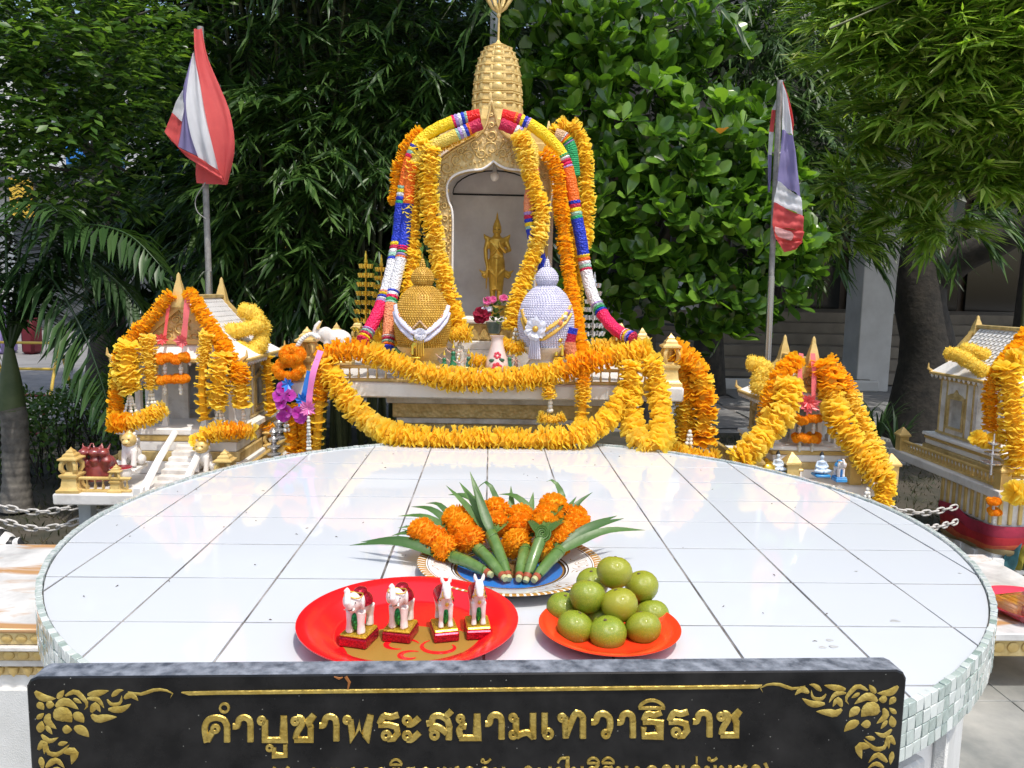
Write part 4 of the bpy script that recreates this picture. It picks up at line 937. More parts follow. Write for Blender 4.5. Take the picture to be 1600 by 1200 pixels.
# viewer's left arm hangs with a sword, the other bends to the chest
m.tube([(-hh(.115),0,hh(.70)),(-hh(.145),-.002,hh(.60)),(-hh(.138),-.012,hh(.50)),(-hh(.120),-.022,hh(.42))], [hh(.036),hh(.030),hh(.026),hh(.020)], 10)
m.ell((-hh(.118),-.025,hh(.40)), (hh(.022),hh(.022),hh(.03)), 8, 6)
m.tube([(hh(.115),0,hh(.70)),(hh(.165),-.004,hh(.59)),(hh(.110),-.030,hh(.575)),(hh(.045),-.040,hh(.635))], [hh(.036),hh(.030),hh(.026),hh(.020)], 10)
m.ell((hh(.035),-.042,hh(.655)), (hh(.020),hh(.018),hh(.032)), 8, 6)
for sx in (-1,1):
    m.tube([(sx*hh(.10),0,hh(.70)),(sx*hh(.15),0,hh(.725)),(sx*hh(.175),0,hh(.765))], [hh(.034),hh(.026),hh(.004)], 8)
    m.tube([(sx*hh(.09),.006,hh(.36)),(sx*hh(.17),.006,hh(.345)),(sx*hh(.23),.004,hh(.385))], [hh(.034),hh(.026),hh(.004)], 8)
    m.tube([(sx*hh(.09),.006,hh(.34)),(sx*hh(.16),.006,hh(.305)),(sx*hh(.20),.004,hh(.325))], [hh(.030),hh(.020),hh(.004)], 8)
    m.ell((sx*hh(.05),-hh(.01),hh(.795)), (hh(.010),hh(.016),hh(.028)), 6, 6)
m.ell((0,-hh(.058),hh(.792)), (hh(.009),hh(.010),hh(.014)), 8, 6)
m.tube([(-hh(.11),-hh(.062),hh(.40)),(0,-hh(.085),hh(.30)),(hh(.11),-hh(.062),hh(.40))], hh(.012), 6)
m.tube([(0,-hh(.078),hh(.50)),(0,-hh(.086),hh(.36)),(0,-hh(.075),hh(.20))], [hh(.03),hh(.024),hh(.012)], 8, 0, .6, (0,-1,0))
m.tube([(-hh(.10),-hh(.045),hh(.69)),(0,-hh(.072),hh(.60)),(hh(.08),-hh(.055),hh(.52))], hh(.010), 6)
m.tube([(hh(.10),-hh(.045),hh(.69)),(0,-hh(.072),hh(.60)),(-hh(.08),-hh(.055),hh(.52))], hh(.010), 6)
m.v = [(x*.82, y, z) for x, y, z in m.v]
fuse(m, 'figure', goldleaf, st, .0030, 2)
MB().tube([(-hh(.097),-.026,hh(.46)),(-hh(.100),-.028,hh(.36)),(-hh(.107),-.024,hh(.18))], [.004,.006,.002], 6).obj('sword', goldleaf, st, 60, world=False)
fc_ = MB()
for sx in (-1,1): fc_.ell((sx*hh(.019),-hh(.053),hh(.806)), (hh(.011),hh(.005),hh(.005)), 8, 6)
fc_.ell((0,-hh(.054),hh(.770)), (hh(.014),hh(.005),hh(.004)), 8, 6)
fc_.obj('face_lines', mat('dark_gold', (.20,.12,.03), .5, .5), st, 60, world=False)
MB().lathe([(hh(.16),-.05),(hh(.16),-.035),(hh(.12),-.025),(hh(.14),-.008),(hh(.13),hh(.006))], 24).obj('pedestal', goldleaf, st, 40, world=False)
# ------------------------------------------------------------------ beaded garland tubes
def bead_mat(name, c, dk=.82):
    m = mat(name, c, .5, 0, tuple(x*dk for x in c), 60, 1.5, 130, btype='VOR', spec=.35); return m
BC = {'red': (.92,.015,.010), 'crim': (.55,.015,.07), 'yel': (.97,.66,.012), 'pyel': (.78,.58,.10), 'org': (.95,.17,.012), 'sal': (.85,.30,.14), 'blu': (.018,.045,.52), 'wht': (.74,.73,.75), 'pnk': (.85,.015,.11), 'grn': (.03,.38,.13), 'lil': (.42,.28,.62), 'tan': (.62,.40,.22), 'mint': (.32,.55,.42)}
BM = {k: bead_mat('beads_'+k, v) for k, v in BC.items()}
stripe_mb = {}
def bead_tube(label, pts, Y, r, bands, group='beaded garlands on the arch'):
    Ys_ = Y if hasattr(Y, '__len__') else [Y]*len(pts)
    q = spline([P(a, b, y) for (a, b), y in zip(pts, Ys_)], n=120)
    t = thing('beaded_garland', label, 'garland', q[0], group)
    for i, (c, f0, f1) in enumerate(bands):
        i0, i1 = int(f0*119), min(119, int(f1*119)+1)
        if c == 'str':
            cs = random.sample(['grn','wht','blu','org','crim','lil','yel','mint','pnk'], 5); n = len(cs)
            for k in range(n):
                a, b = i0+(i1-i0)*k/n, i0+(i1-i0)*(k+1)/n
                pp = [q[int(a)].lerp(q[min(119, int(a)+1)], a-int(a)), q[int((a+b)/2)].lerp(q[min(119, int((a+b)/2)+1)], (a+b)/2-int((a+b)/2)), q[min(119, int(b))].lerp(q[min(119, int(b)+1)], b-int(b))]
                if (pp[0]-pp[2]).length < .002: continue
                MB().tube(pp, [r*.95,r*1.1,r*.95], 12).obj('band', BM[cs[k]], t, 60)
        else:
            pp = q[i0:i1+1]
            if len(pp) < 2: continue
            MB().tube(pp, [r*(1+.035*math.sin(k*1.3)) for k in range(len(pp))], 14).obj('band', BM[c], t, 80)
    return t
OLp = [(750,180),(715,188),(680,203),(656,222),(642,248),(633,285),(626,330),(622,370),(612,420),(600,465),(585,500),(566,533)]
bead_tube('red yellow orange blue white pink beaded garland, outer left of the arch', OLp, [3.29]*8+[3.24,3.18,3.12,3.06], .0255,
    [('red',0,.045),('str',.045,.10),('yel',.10,.255),('str',.255,.305),('org',.305,.40),('str',.40,.455),('blu',.455,.605),('str',.605,.665),('wht',.665,.79),('str',.79,.835),('pnk',.835,.955),('str',.955,1)])
bead_tube('beaded garland ending in a salmon band, inner left of the arch', [(752,193),(730,203),(700,217),(668,233),(645,262),(640,300),(636,350),(628,400),(618,440),(610,480),(606,545)], [3.27]*7+[3.24,3.2,3.15,3.08], .024,
    [('crim',0,.05),('str',.05,.10),('pyel',.10,.30),('org',.30,.44),('blu',.44,.60),('str',.60,.64),('wht',.64,.78),('str',.78,.83),('sal',.83,.95),('str',.95,1)])
ORp = [(784,180),(810,187),(840,202),(866,226),(882,250),(893,290),(900,335),(908,375),(915,420),(926,462),(945,496),(965,517),(990,529)]
bead_tube('red yellow orange blue white pink beaded garland, outer right of the arch', ORp, [3.29]*9+[3.24,3.18,3.12,3.06], .0255,
    [('red',0,.045),('str',.045,.095),('yel',.095,.26),('str',.26,.295),('org',.295,.415),('str',.415,.475),('blu',.475,.60),('str',.60,.66),('wht',.66,.79),('str',.79,.835),('pnk',.835,.96),('str',.96,1)])
bead_tube('beaded garland ending in a blue band, inner right of the arch', [(782,193),(806,204),(822,217),(834,240),(832,282),(827,320),(831,360),(839,388),(852,428)], 3.27, .024,
    [('crim',0,.08),('str',.08,.16),('pyel',.16,.36),('sal',.36,.62),('str',.62,.72),('blu',.72,1)])
bead_tube('green beaded garland hanging behind the right side of the arch', [(866,212),(880,218),(890,235),(895,275)], 3.5, .034, [('tan',0,.18),('str',.18,.35),('grn',.35,1)])
bead_tube('short red beaded garland beside the right lion statuette', [(893,512),(889,535),(893,560)], 3.0, .026, [('blu',0,.2),('crim',.2,.45),('sal',.45,1)], 'beaded garlands on the platform')

# ------------------------------------------------------------------ flower garlands of the main shrine
def PX(*a): return [P(x, y, Y) for x, y, Y in a]
garland('long yellow flower garland draped along the front edge of the platform', [(PX((508,556,2.93),(545,546,2.93),(590,556,2.92),(645,578,2.91),(700,591,2.90),(770,593,2.90),(840,588,2.90),(900,572,2.90),(950,558,2.92),(1005,548,2.93)), .050, .026, ['org','yel','yel','yel','yel','org','yel'])])
garland('yellow flower garland swagging down from the platform onto the table edge', [(PX((508,572,2.90),(524,600,2.88),(548,632,2.86),(580,662,2.82),(625,682,2.76),(690,687,2.74),(760,687,2.74),(840,688,2.74),(900,683,2.74),(935,667,2.78),(962,640,2.83),(985,610,2.88)), .052, .029, ['yel','pale','yel','yel','yel','yel','yel','yel'])])
garland('yellow flower garland hanging in a U at the right end of the table', [(PX((985,575,2.89),(984,625,2.86),(990,670,2.80),(1006,698,2.72),(1030,696,2.72),(1034,660,2.80),(1027,610,2.87),(1018,570,2.89)), .049, .026, ['yel','yel','pale','yel','yel','yel'])])
g = garland('bulky orange and yellow flower garlands hanging at the right platform corner', [
    (PX((1058,552,3.0),(1084,568,3.0),(1097,605,3.0),(1100,650,2.99),(1098,682,2.98)), .055, .026, ['org','org','yel','org','yel','org']),
    (PX((1062,575,3.04),(1072,620,3.03),(1070,670,3.02),(1068,690,3.02)), .052, .027, ['org','yel','yel']),
    (PX((1060,706,2.93),(1090,716,2.93),(1115,716,2.93)), .045, .03, 'yel')])
tassel(g, P(1078,672,2.96), .09, 4, .02, .007)
garland('narrow yellow flower strand hanging below the platform right of centre', [(PX((912,572,2.89),(911,610,2.88),(909,650,2.87),(905,668,2.84)), .031, .028, ['org','yel','disc','yel'])])
g = garland('small flower pendant with jasmine tassel under the platform front', [(PX((857,602,2.88),(858,616,2.88)), .028, .02, ['yel'])])
tassel(g, P(860,620,2.88), .06, 3, .006, .0065)
strand(g, PX((846,652,2.88),(862,657,2.88),(878,652,2.88)), .026, .022, 'pale')
garland('long yellow flower strand on the outer left of the arch', [(PX((664,230,3.28),(650,262,3.28),(645,320,3.28),(643,380,3.27),(641,430,3.24),(640,465,3.2)), .044, .026, ['yel','pale','yel','yel','yel'])])
garland('long yellow flower strand on the inner left of the arch reaching the ledge', [(PX((674,236,3.25),(669,300,3.25),(677,360,3.25),(687,410,3.24),(701,460,3.22),(718,515,3.18)), .044, .026, ['yel','yel','pale','yel','yel'])])
garland('orange flower strand behind the left beaded garland', [(PX((655,210,3.34),(634,235,3.34),(622,275,3.34),(618,312,3.34)), .036, .026, 'org')])
garland('thin yellow flower strand along the upper left edge of the arch', [(PX((735,204,3.33),(700,222,3.33),(672,238,3.33)), .03, .024, 'yel')])
garland('pale yellow flower strand on the inner right of the arch', [(PX((814,216,3.25),(824,255,3.25),(833,290,3.25),(846,335,3.24),(838,385,3.22),(822,430,3.2),(808,470,3.17),(799,508,3.14)), .042, .026, ['pale','yel','pale','yel','yel'])])
garland('long orange flower strand on the outer right of the arch', [(PX((852,240,3.27),(868,262,3.27),(876,320,3.27),(884,390,3.25),(894,460,3.2),(904,520,3.12),(910,556,3.05)), .034, .030, 'org')])
garland('yellow flower strand behind the blue and white beads on the right', [(PX((880,300,3.38),(893,350,3.38),(898,420,3.36),(902,480,3.34)), .036, .027, 'yel')])
garland('yellow flower garland arching behind the right shoulder of the shrine', [(PX((868,206,3.62),(884,195,3.62),(901,205,3.62),(912,240,3.62),(916,300,3.6),(914,360,3.58),(906,400,3.55)), .046, .028, ['yel','yel','yel'])])
g = garland('yellow flower tuft with tassels under the left strand on the plinth', [(PX((708,524,3.1),(730,522,3.1)), .036, .03, 'yel')]); tassel(g, P(718,535,3.1), .08, 3, .05, .006)
g = garland('yellow flower tuft beside the painted vase on the plinth', [(PX((785,538,3.02),(806,545,3.02),(820,540,3.02)), .034, .024, 'yel')]); tassel(g, P(806,512,3.06), .05, 2, .012, .006)
garland('small yellow flowers tucked behind the painted vase', [(PX((740,562,2.98),(752,566,2.98)), .034, .02, 'yel')])
garland('row of yellow flowers at the rear left of the platform', [(PX((596,530,3.15),(640,528,3.2)), .04, .03, 'yel')])
garland('row of yellow flowers at the rear right of the platform', [(PX((930,545,3.12),(975,540,3.12),(1005,548,3.05)), .045, .03, ['pale','yel'])])
# left corner: marigold rings, orchids, ribbons
g = garland('stack of orange marigold rings hanging at the left platform corner', [(PX((503,580,2.88),(499,630,2.89),(496,680,2.89),(494,708,2.89)), .031, .026, ['org','disc','disc'])])
g = garland('orange flower chains with tassels hanging left of the platform', [(PX((455,640,2.95),(460,680,2.95),(462,712,2.95)), .040, .022, 'org'), (PX((480,640,2.93),(478,700,2.93)), .034, .022, 'org')])
tassel(g, P(447,655,2.92), .05, 3, .012, .006); tassel(g, P(482,650,2.86), .13, 2, .004, .006)
g = thing('marigold_ring', 'double ring of orange marigolds hung on the left lantern post', 'garland', P(452,565,2.94))
for (cx_, cy_, R_) in ((457,554,.030),(451,577,.042)):
    c = P(cx_, cy_, 2.92)
    for k in range(8):
        a = 2*pi*k/8; o = link('marigold', random.choice(MG), g); o.matrix_local = Matrix.Translation(c+Vector((R_*math.cos(a), .01*math.sin(a), R_*.62*math.sin(a)))-wloc(g)) @ frame((math.cos(a), -1, math.sin(a)), a) @ Matrix.Scale(.024, 4)
g = thing('bud_string', 'string of pale jasmine buds laid over the left lantern post', 'garland', P(481,528,2.9))
for k, p in enumerate(spline(PX((463,545,2.93),(472,530,2.92),(486,522,2.92),(497,528,2.92),(494,524,2.95)), n=16)):
    MB().ell(p, (.010,.010,.008), 8, 6).obj('bud', white_bud, g, 180)
orchid = petal_mat('orchid', (.50,.02,.36), (.66,.22,.62), (.55,.05,.45), .3)
om = [ruffle_mesh(90+k, orchid, 5, 1, 'orchid_bloom', .2, .1, .6) for k in range(2)]
g = thing('orchid_bunch', 'bunch of purple orchids hanging left of the platform', 'flowers', P(445,620,2.92))
for (a, b) in ((442,607),(452,618),(440,630),(448,642),(443,650),(470,652),(466,645),(436,618)):
    o = link('orchid_bloom', random.choice(om), g); o.matrix_local = Matrix.Translation(P(a,b,2.90)-wloc(g)) @ frame((random.uniform(-.5,.5),-1,random.uniform(-.3,.4)), random.random()*6) @ Matrix.Scale(.027, 4)
satin_pink = mat('pink_satin', (.80,.22,.52), .3, 0, coat=.3, trans=.2); satin_blue = mat('blue_satin', (.02,.18,.62), .3, 0, coat=.3); satin_red = mat('red_satin', (.80,.10,.10), .4, trans=.25); satin_rose = mat('rose_satin', (.78,.16,.17), .4, trans=.25)
def star_bow(parent, c, R, m, n=10):
    c = Vector(c); mb = MB()
    for k in range(n):
        a = 2*pi*k/n+random.uniform(-.15,.15); d = Vector((math.cos(a), -.45+random.uniform(-.2,.2), math.sin(a))); s_ = Vector((-math.sin(a),0,math.cos(a)))*R*.22
        e = c+d*R*random.uniform(.75,1.05); mb.add([c, c+d*R*.5+s_+Vector((0,-R*.15,0)), e, c+d*R*.5-s_+Vector((0,-R*.15,0))], [(0,1,2),(0,2,3)])
    return mb.obj('bow', m, parent, 0)
def ribbon_strip(parent, pts, w, m, name='ribbon'):
    q = spline(pts, n=14); vs = []; fs = []
    for i, p in enumerate(q): 
        t = (q[min(i+1,13)]-q[max(i-1,0)]).normalized(); s_ = t.cross(Vector((0,-1,0))); s_ = s_.normalized() if s_.length > 1e-4 else Vector((1,0,0))
        s_ = (s_+Vector((0,.25*math.sin(i*.9),0))).normalized(); vs += [p-s_*w/2, p+s_*w/2]
    MB().add(vs, [(2*i,2*i+1,2*i+3,2*i+2) for i in range(13)]).obj(name, m, parent, 180)
g = thing('pink_ribbon', 'pink satin ribbon ending in a star bow at the left corner', 'ribbon', P(487,600,2.84))
ribbon_strip(g, PX((501,548,2.88),(490,580,2.84),(484,615,2.84),(483,632,2.84)), .022, satin_pink); star_bow(g, P(482,637,2.83), .036, satin_pink, 12)
g = thing('blue_ribbon', 'blue satin ribbon with star bow beside the pink ribbon', 'ribbon', P(475,600,2.86))
ribbon_strip(g, PX((484,580,2.86),(478,605,2.86),(474,625,2.86)), .022, satin_blue); star_bow(g, P(473,625,2.86), .032, satin_blue, 9); star_bow(g, P(450,600,2.88), .03, satin_blue, 7)

# ------------------------------------------------------------------ offerings on the platform
bead_gold = mat('bead_gold', (.60,.36,.05), .42, .2, (.46,.25,.03), 40, .3, 190, btype='VOR')
bead_silver = mat('bead_silver', (.62,.60,.70), .45, .05, (.52,.50,.62), 40, .3, 190, btype='VOR')
def bead_net(prof, c, m, parent, pitch=.0105, br=.0048):
    prof = sorted(prof, key=lambda q: q[1]); zs_ = [q[1] for q in prof]; rs_ = [q[0] for q in prof]; z = zs_[0]; row = 0; mb = MB()
    while z < zs_[-1]:
        r = float(np.interp(z, zs_, rs_)); n = max(5, int(2*pi*r/pitch))
        for k in range(n):
            a = 2*pi*(k+.5*(row % 2))/n
            if math.sin(a) < .35: mb.ell((c.x+r*math.cos(a), c.y+r*math.sin(a), z), (br, br, br*1.1), 5, 4)
        slope = abs(float(np.interp(z+.006, zs_, rs_))-r)/.006; z += pitch*.86/math.sqrt(1+slope*slope); row += 1
    struct(mb.obj('bead_net', m, parent, 180), 'stuff')
def egg(name, label, px, m1, m2, mband, Y, dy=0, tip=408):
    k = Y/1217*1.0; c = P(px, 500+dy, Y); t = thing(name, label, 'offering', (c.x, c.y, P(px,575,Y).z))
    def z(y): return P(px, y+dy, Y).z
    MB().lathe([(28*k,z(575)),(30*k,z(570)),(24*k,z(562)),(26*k,z(556)),(38*k,z(545)),(40*k,z(541)),(36*k,z(541))], 32, (c.x,c.y,0)).obj('bowl', gold if m1 is bead_gold else wdirty, t, 50)
    MB().lathe([(35*k,z(543)),(40*k,z(528)),(43*k,z(510)),(42.5*k,z(494)),(38*k,z(476)),(30*k,z(461)),(20*k,z(451)),(11*k,z(446)),(8*k,z(445))], 36, (c.x,c.y,0)).obj('body', m1, t, 80)
    MB().lathe([(6*k,z(449)),(13*k,z(446)),(17*k,z(438)),(16.5*k,z(430)),(11*k,z(422)),(5*k,z(418)),(2.5*k,z(416))], 24, (c.x,c.y,0)).obj('knob', m2, t, 80)
    bead_net([(35*k,z(543)),(40*k,z(528)),(43*k,z(510)),(42.5*k,z(494)),(38*k,z(476)),(30*k,z(461)),(20*k,z(451)),(11*k,z(446))], c, m1, t); bead_net([(13*k,z(446)),(17*k,z(438)),(16.5*k,z(430)),(11*k,z(422)),(5*k,z(418))], c, m2, t, .009, .004)
    mb = MB().tube([(c.x,c.y,z(418)),(c.x,c.y,z(tip))], [.003,.001], 6)
    for j in range(4):
        for q in range(6): a = q*pi/3+j; mb.ell((c.x+3.5*k*math.cos(a)*(1-j*.2), c.y+3.5*k*math.sin(a)*(1-j*.2), z(416-j*3)), (.004,.004,.006), 6, 4)
    mb.obj('tip', m2, t, 60)
    def surf(x, y):                    # point on the front of the body at pixel offset x, row y
        yy = y; r = np.interp(-yy, [-543,-528,-510,-494,-476,-461,-451], [35,40,43,42.5,38,30,20])+1.6; x = max(-r*.98, min(r*.98, x)); return Vector((c.x+x*k, c.y-math.sqrt(max(0, r*r-x*x))*k, z(yy)))
    return t, surf, k
t, surf, k = egg('gold_offering_urn', 'round golden beaded offering urn with ball top, left of the niche', 660, bead_gold, bead_gold, None, 3.07, 0, 396)
for off in (-5, 5):
    MB().tube([surf(-40,482+off), surf(-36,495+off), surf(-26,508+off), surf(-12,520+off), surf(0,525+off), surf(12,520+off), surf(26,508+off), surf(36,495+off), surf(40,482+off)], .013, 10, 0, .4, (0,-1,0)).obj('bead_collar', bead_silver, t, 80)
for sx in (-1,1): MB().tube([surf(sx*34,490), surf(sx*27,505), surf(sx*20,514)], [.002,.008,.002], 8).obj('bead_leaf', BM['sal'], t, 80)
MB().tube([surf(-10,511), surf(0,500), surf(10,511)], .005, 8).obj('bead_chevron', BM['tan'], t, 80)
wsat = petal_mat('white_satin', (.70,.70,.78), (.80,.80,.85), (.72,.72,.8), .2); rosm = ruffle_mesh(77, wsat, 7, 4, 'rosette')
o = link('rosette', rosm, t); o.matrix_local = Matrix.Translation(surf(1,520)+Vector((0,-.012,0))-wloc(t)) @ frame((0,-1,.1)) @ Matrix.Scale(.026, 4)
mb = MB()
for q in range(4): mb.tube([surf(-4+q*3,528)+Vector((0,-.006,0)), surf(-5+q*3.5,541)+Vector((0,-.012,-.03))], [.003,.004], 6)
mb.obj('fringe', goldleaf, t, 60)
t, surf, k = egg('silver_offering_urn', 'round silver and white beaded offering urn, right of the niche', 853, bead_silver, bead_silver, None, 3.05, 0, 400)
for off in (-6, 6):
    MB().tube([surf(-38,490+off), surf(-32,508+off), surf(-14,522+off), surf(-5,520+off), surf(10,510+off), surf(26,496+off), surf(36,482+off)], .010, 10, 0, .4, (0,-1,0)).obj('bead_collar', bead_gold, t, 80)
for x_, y_, mm in ((18,502,'sal'),(26,494,'wht'),(31,486,'lil')): MB().ell(surf(x_,y_), (.012,.008,.010), 8, 6).obj('bead_leaf', BM[mm], t)
wb = ruffle_mesh(78, wsat, 9, 2, 'rosette'); o = link('rosette', wb, t); o.matrix_local = Matrix.Translation(surf(-19,512)+Vector((0,-.010,0))-wloc(t)) @ frame((-.3,-1,.1)) @ Matrix.Scale(.045, 4)
MB().ell(surf(-19,512)+Vector((0,-.022,0)), .012, 10, 8).obj('rosette_centre', bead_gold, t, 180)
mb = MB()
for q in range(6): mb.tube([surf(-24+q*2,522)+Vector((0,-.006,0)), surf(-27+q*3.2,542)+Vector((0,-.02,-.04))], [.003,.0045], 6)
mb.obj('fringe', bead_silver, t, 60)
# tiered gold and silver offering trees
def tier_tree(label, px, y0, y1, w0, w1, m, Y, n=9):
    b = P(px, y1, Y); t = thing('tiered_tree', label, 'offering tree', b, 'tiered offering trees on the platform'); zt_ = P(px, y0, Y).z
    MB().tube([b, Vector((b.x,b.y,zt_))], [.006,.003], 8).obj('rod', m, t); H = zt_-b.z
    MB().lathe([(.004,H*.86),(.010,H*.89),(.005,H*.93),(.007,H*.95),(.0005,H*1.0)], 10, b).obj('spike', m, t)
    for j in range(n):
        zc = b.z+H*(.10+.74*j/(n-1)); r = (w1+(w0-w1)*j/(n-1))/2*Y/1217; mb = MB()
        mb.lathe([(r*.2,-.002),(r*.9,-.001),(r*.9,.001),(r*.2,.002)], 14, (b.x,b.y,zc))
        for q in range(12):
            a = 2*pi*q/12; mb.tube([(b.x+r*.86*math.cos(a), b.y+r*.86*math.sin(a), zc-.007), (b.x+r*math.cos(a), b.y+r*math.sin(a), zc+.012)], [.0045,.0055], 6)
        mb.obj('tier', m, t, 40)
    return t
brass = mat('bright_gold_foil', (.75,.52,.07), .22, .8); silv = mat('silver_foil', (.62,.62,.64), .25, .75)
tier_tree('slim golden tiered offering tree, left one at the platform rear', 572, 392, 545, 20, 46, brass, 3.55)
tier_tree('slim golden tiered offering tree, closest to the pink beaded garland', 596, 398, 545, 18, 44, brass, 3.62)
tier_tree('silver tiered offering tree at the rear right of the platform', 925, 425, 560, 20, 44, silv, 3.55)
# gold lion statuettes
def lion(label, px, py, Y, h, m):
    b = P(px, py, Y); t = thing('lion_statuette', label, 'statuette', b, 'small gilt lions on the platform'); s = h
    q = MB(); q.ell((0,.12*s,.36*s), (.20*s,.28*s,.24*s)); q.ell((0,-.08*s,.50*s), (.20*s,.18*s,.24*s)); q.ell((0,-.16*s,.80*s), (.19*s,.19*s,.19*s)); q.ell((0,-.30*s,.74*s), (.11*s,.10*s,.09*s))
    for sx in (-1,1):
        q.tube([(sx*.13*s,-.14*s,.50*s),(sx*.14*s,-.20*s,.22*s),(sx*.14*s,-.24*s,.04*s)], [.09*s,.075*s,.085*s], 8); q.ell((sx*.20*s,.16*s,.16*s), (.11*s,.20*s,.15*s)); q.ell((sx*.15*s,-.13*s,.97*s), (.05*s,.04*s,.06*s), 8, 6)
    for k_ in range(10): a = 2*pi*k_/10; q.ell((.19*s*math.cos(a), -.09*s, .78*s+.19*s*math.sin(a)), .055*s, 6, 5)
    q.tube([(0,.36*s,.3*s),(0,.46*s,.5*s),(0,.40*s,.75*s)], [.05*s,.045*s,.06*s], 6)
    fuse(q, 'body', m, t, h*.022, 1); MB().box((0,.02*s,-.06*s), (.5*s,.9*s,.12*s), .004).obj('base', m, t, 40, world=False)
    f = MB()
    for sx in (-1,1): f.ell((sx*.075*s,-.335*s,.83*s), (.035*s,.02*s,.03*s), 6, 5)
    f.box((0,-.405*s,.71*s), (.12*s,.02*s,.02*s)); f.obj('face_marks', MATS['dark_gold'], t, world=False)
    return t
lion('small gilt lion statuette in front of the golden urn', 650, 556, 2.99, .085, brass)
lion('small gilt lion statuette in front of the silver urn', 873, 557, 2.99, .085, brass)
# vase, potted plant
vasem = mat('vase_pink', (.72,.58,.52), .3, 0, (.62,.46,.42), 20, 0, 1, coat=.3); vred = mat('vase_red_flower', (.60,.05,.08), .4); vgrn = mat('vase_leaf', (.03,.10,.05), .4)
b = P(776, 584, 2.98); kk = 2.98/1217
t = thing('flower_vase', 'pale pink vase painted with red flowers in the platform centre', 'vase', b)
def vr(h): return float(np.interp(h, [0,4,12,22,32,45,56,60], [14,17,19,17,13.5,10,9,11.5]))
MB().lathe([(vr(h)*kk, h*kk) for h in (0,2,4,8,12,17,22,27,32,38,45,51,56,59,60)], 28, b).obj('body', vasem, t, 80)
def on(h, a): r = (vr(h)+.5)*kk; return b+Vector((r*math.sin(a), -r*math.cos(a), h*kk))
mb = MB()
for (h0, a0, R_) in ((12,0,8),(30,.05,6)):
    for q in range(6): a = 2*pi*q/6+.3; mb.ell(on(h0+R_*.62*math.sin(a), a0+R_*.62*math.cos(a)/vr(h0)), (R_*.40*kk,.0016,R_*.40*kk), 8, 6)
mb.obj('painted_flower', vred, t, 180)
MB().ell(on(22,-.45), (5*kk,.002,3*kk), 8, 6).ell(on(23,.42), (5*kk,.002,3*kk), 8, 6).obj('painted_leaf', vgrn, t, 180)
b = P(772, 521, 3.22); kk = 3.22/1217
t = thing('potted_plant', 'small dark pot of green leaves and pink flowers before the statue', 'plant', b)
MB().lathe([(9*kk,0),(13*kk,17*kk),(14*kk,18*kk),(12*kk,18*kk)], 20, b).obj('pot', mat('green_glaze', (.06,.10,.09), .3, 0, (.12,.16,.15), 40), t, 60)
pl = mat('small_leaf', (.07,.15,.03), .45, 0, (.12,.22,.05), 30, trans=.2); mb = MB()
for q in range(70):
    a = random.uniform(0, 6.3); r = random.uniform(0, 17)*kk; c = b+Vector((r*math.cos(a), r*math.sin(a)*.7, (18+random.uniform(0,30))*kk)); d = Vector((random.uniform(-1,1), random.uniform(-1,.4), random.uniform(-.2,1))).normalized()*.026; s_ = d.cross(Vector((0,0,1))).normalized()*.009
    mb.add([c, c+d*.5+s_, c+d, c+d*.5-s_], [(0,1,2,3)])
o = mb.obj('leaves', pl, t, 0); struct(o, 'stuff')
pinkp = petal_mat('pink_bloom', (.60,.05,.22), (.80,.30,.50), (.7,.1,.3), .3); dred = petal_mat('wine_bloom', (.20,.005,.02), (.33,.01,.05), (.25,.01,.03), .2)
pk = ruffle_mesh(55, pinkp, 6, 2, 'bloom'); dk_ = ruffle_mesh(56, dred, 7, 3, 'bloom'); wk = ruffle_mesh(57, wsat, 6, 2, 'bloom')
for a_, b_, me_, s_ in ((762,470,pk,.022),(770,468,pk,.018),(787,466,pk,.02),(757,484,wk,.016),(752,492,dk_,.04),(765,483,wk,.014)):
    o = link('bloom', me_, t); o.matrix_local = Matrix.Translation(P(a_,b_,3.2)-wloc(t)) @ frame((random.uniform(-.4,.4),-1,.5)) @ Matrix.Scale(s_, 4)
# little dancers in green
dgreen = mat('dancer_green', (.03,.22,.10), .4, 0, (.02,.12,.06), 60); dskin = mat('dancer_skin', (.55,.36,.28), .5)
def dancer(label, px, py, Y, h, pose, m=None):
    b = P(px, py, Y); t = thing('dancer_figurine', label, 'figurine', b, 'small painted dancers on the platform'); s = h; q = MB()
    q.lathe([(.16*s,0),(.17*s,.05*s),(.12*s,.30*s),(.10*s,.45*s),(.07*s,.52*s),(.10*s,.64*s),(.05*s,.70*s)], 12, (0,0,0), 0, 0, None, 1, .8); fuse(q, 'dress', m or dgreen, t, s*.02, 1)
    q = MB(); q.ell((0,0,.79*s), (.065*s,.07*s,.085*s)); q.tube([(0,0,.66*s),(0,0,.75*s)], .035*s, 6)
    for sx, p in zip((-1,1), pose): q.tube([(sx*.09*s,0,.64*s),(sx*(.09+.16*p[0])*s,-.04*s,(.64+.14*p[1])*s),(sx*(.09+.30*p[0])*s,-.06*s,(.64+.40*p[1])*s)], [.035*s,.028*s,.018*s], 6)
    fuse(q, 'skin', dskin, t, s*.016, 1)
    MB().lathe([(.075*s,.82*s),(.06*s,.88*s),(.035*s,.92*s),(.006*s,1.05*s)], 8).obj('crown', brass, t, world=False)
dancer('tiny dancer figurine in green with raised arm, leftmost of the three', 694, 583, 2.97, .085, ((1,.6),(.6,-.4)))
dancer('tiny dancer figurine in green right of the leftmost dancer', 708, 577, 3.0, .10, ((.7,.5),(1,.3)))
dancer('tiny grey and pink dancer figurine kneeling by the golden urn', 717, 585, 2.97, .07, ((.8,.4),(.8,.7)), mat('dancer_grey', (.45,.36,.34), .5))
dancer('tiny slim dancer figurine in dark green nearest the vase', 732, 584, 2.98, .095, ((.3,-.6),(.3,-.6)), mat('dancer_dark', (.05,.16,.11), .5))
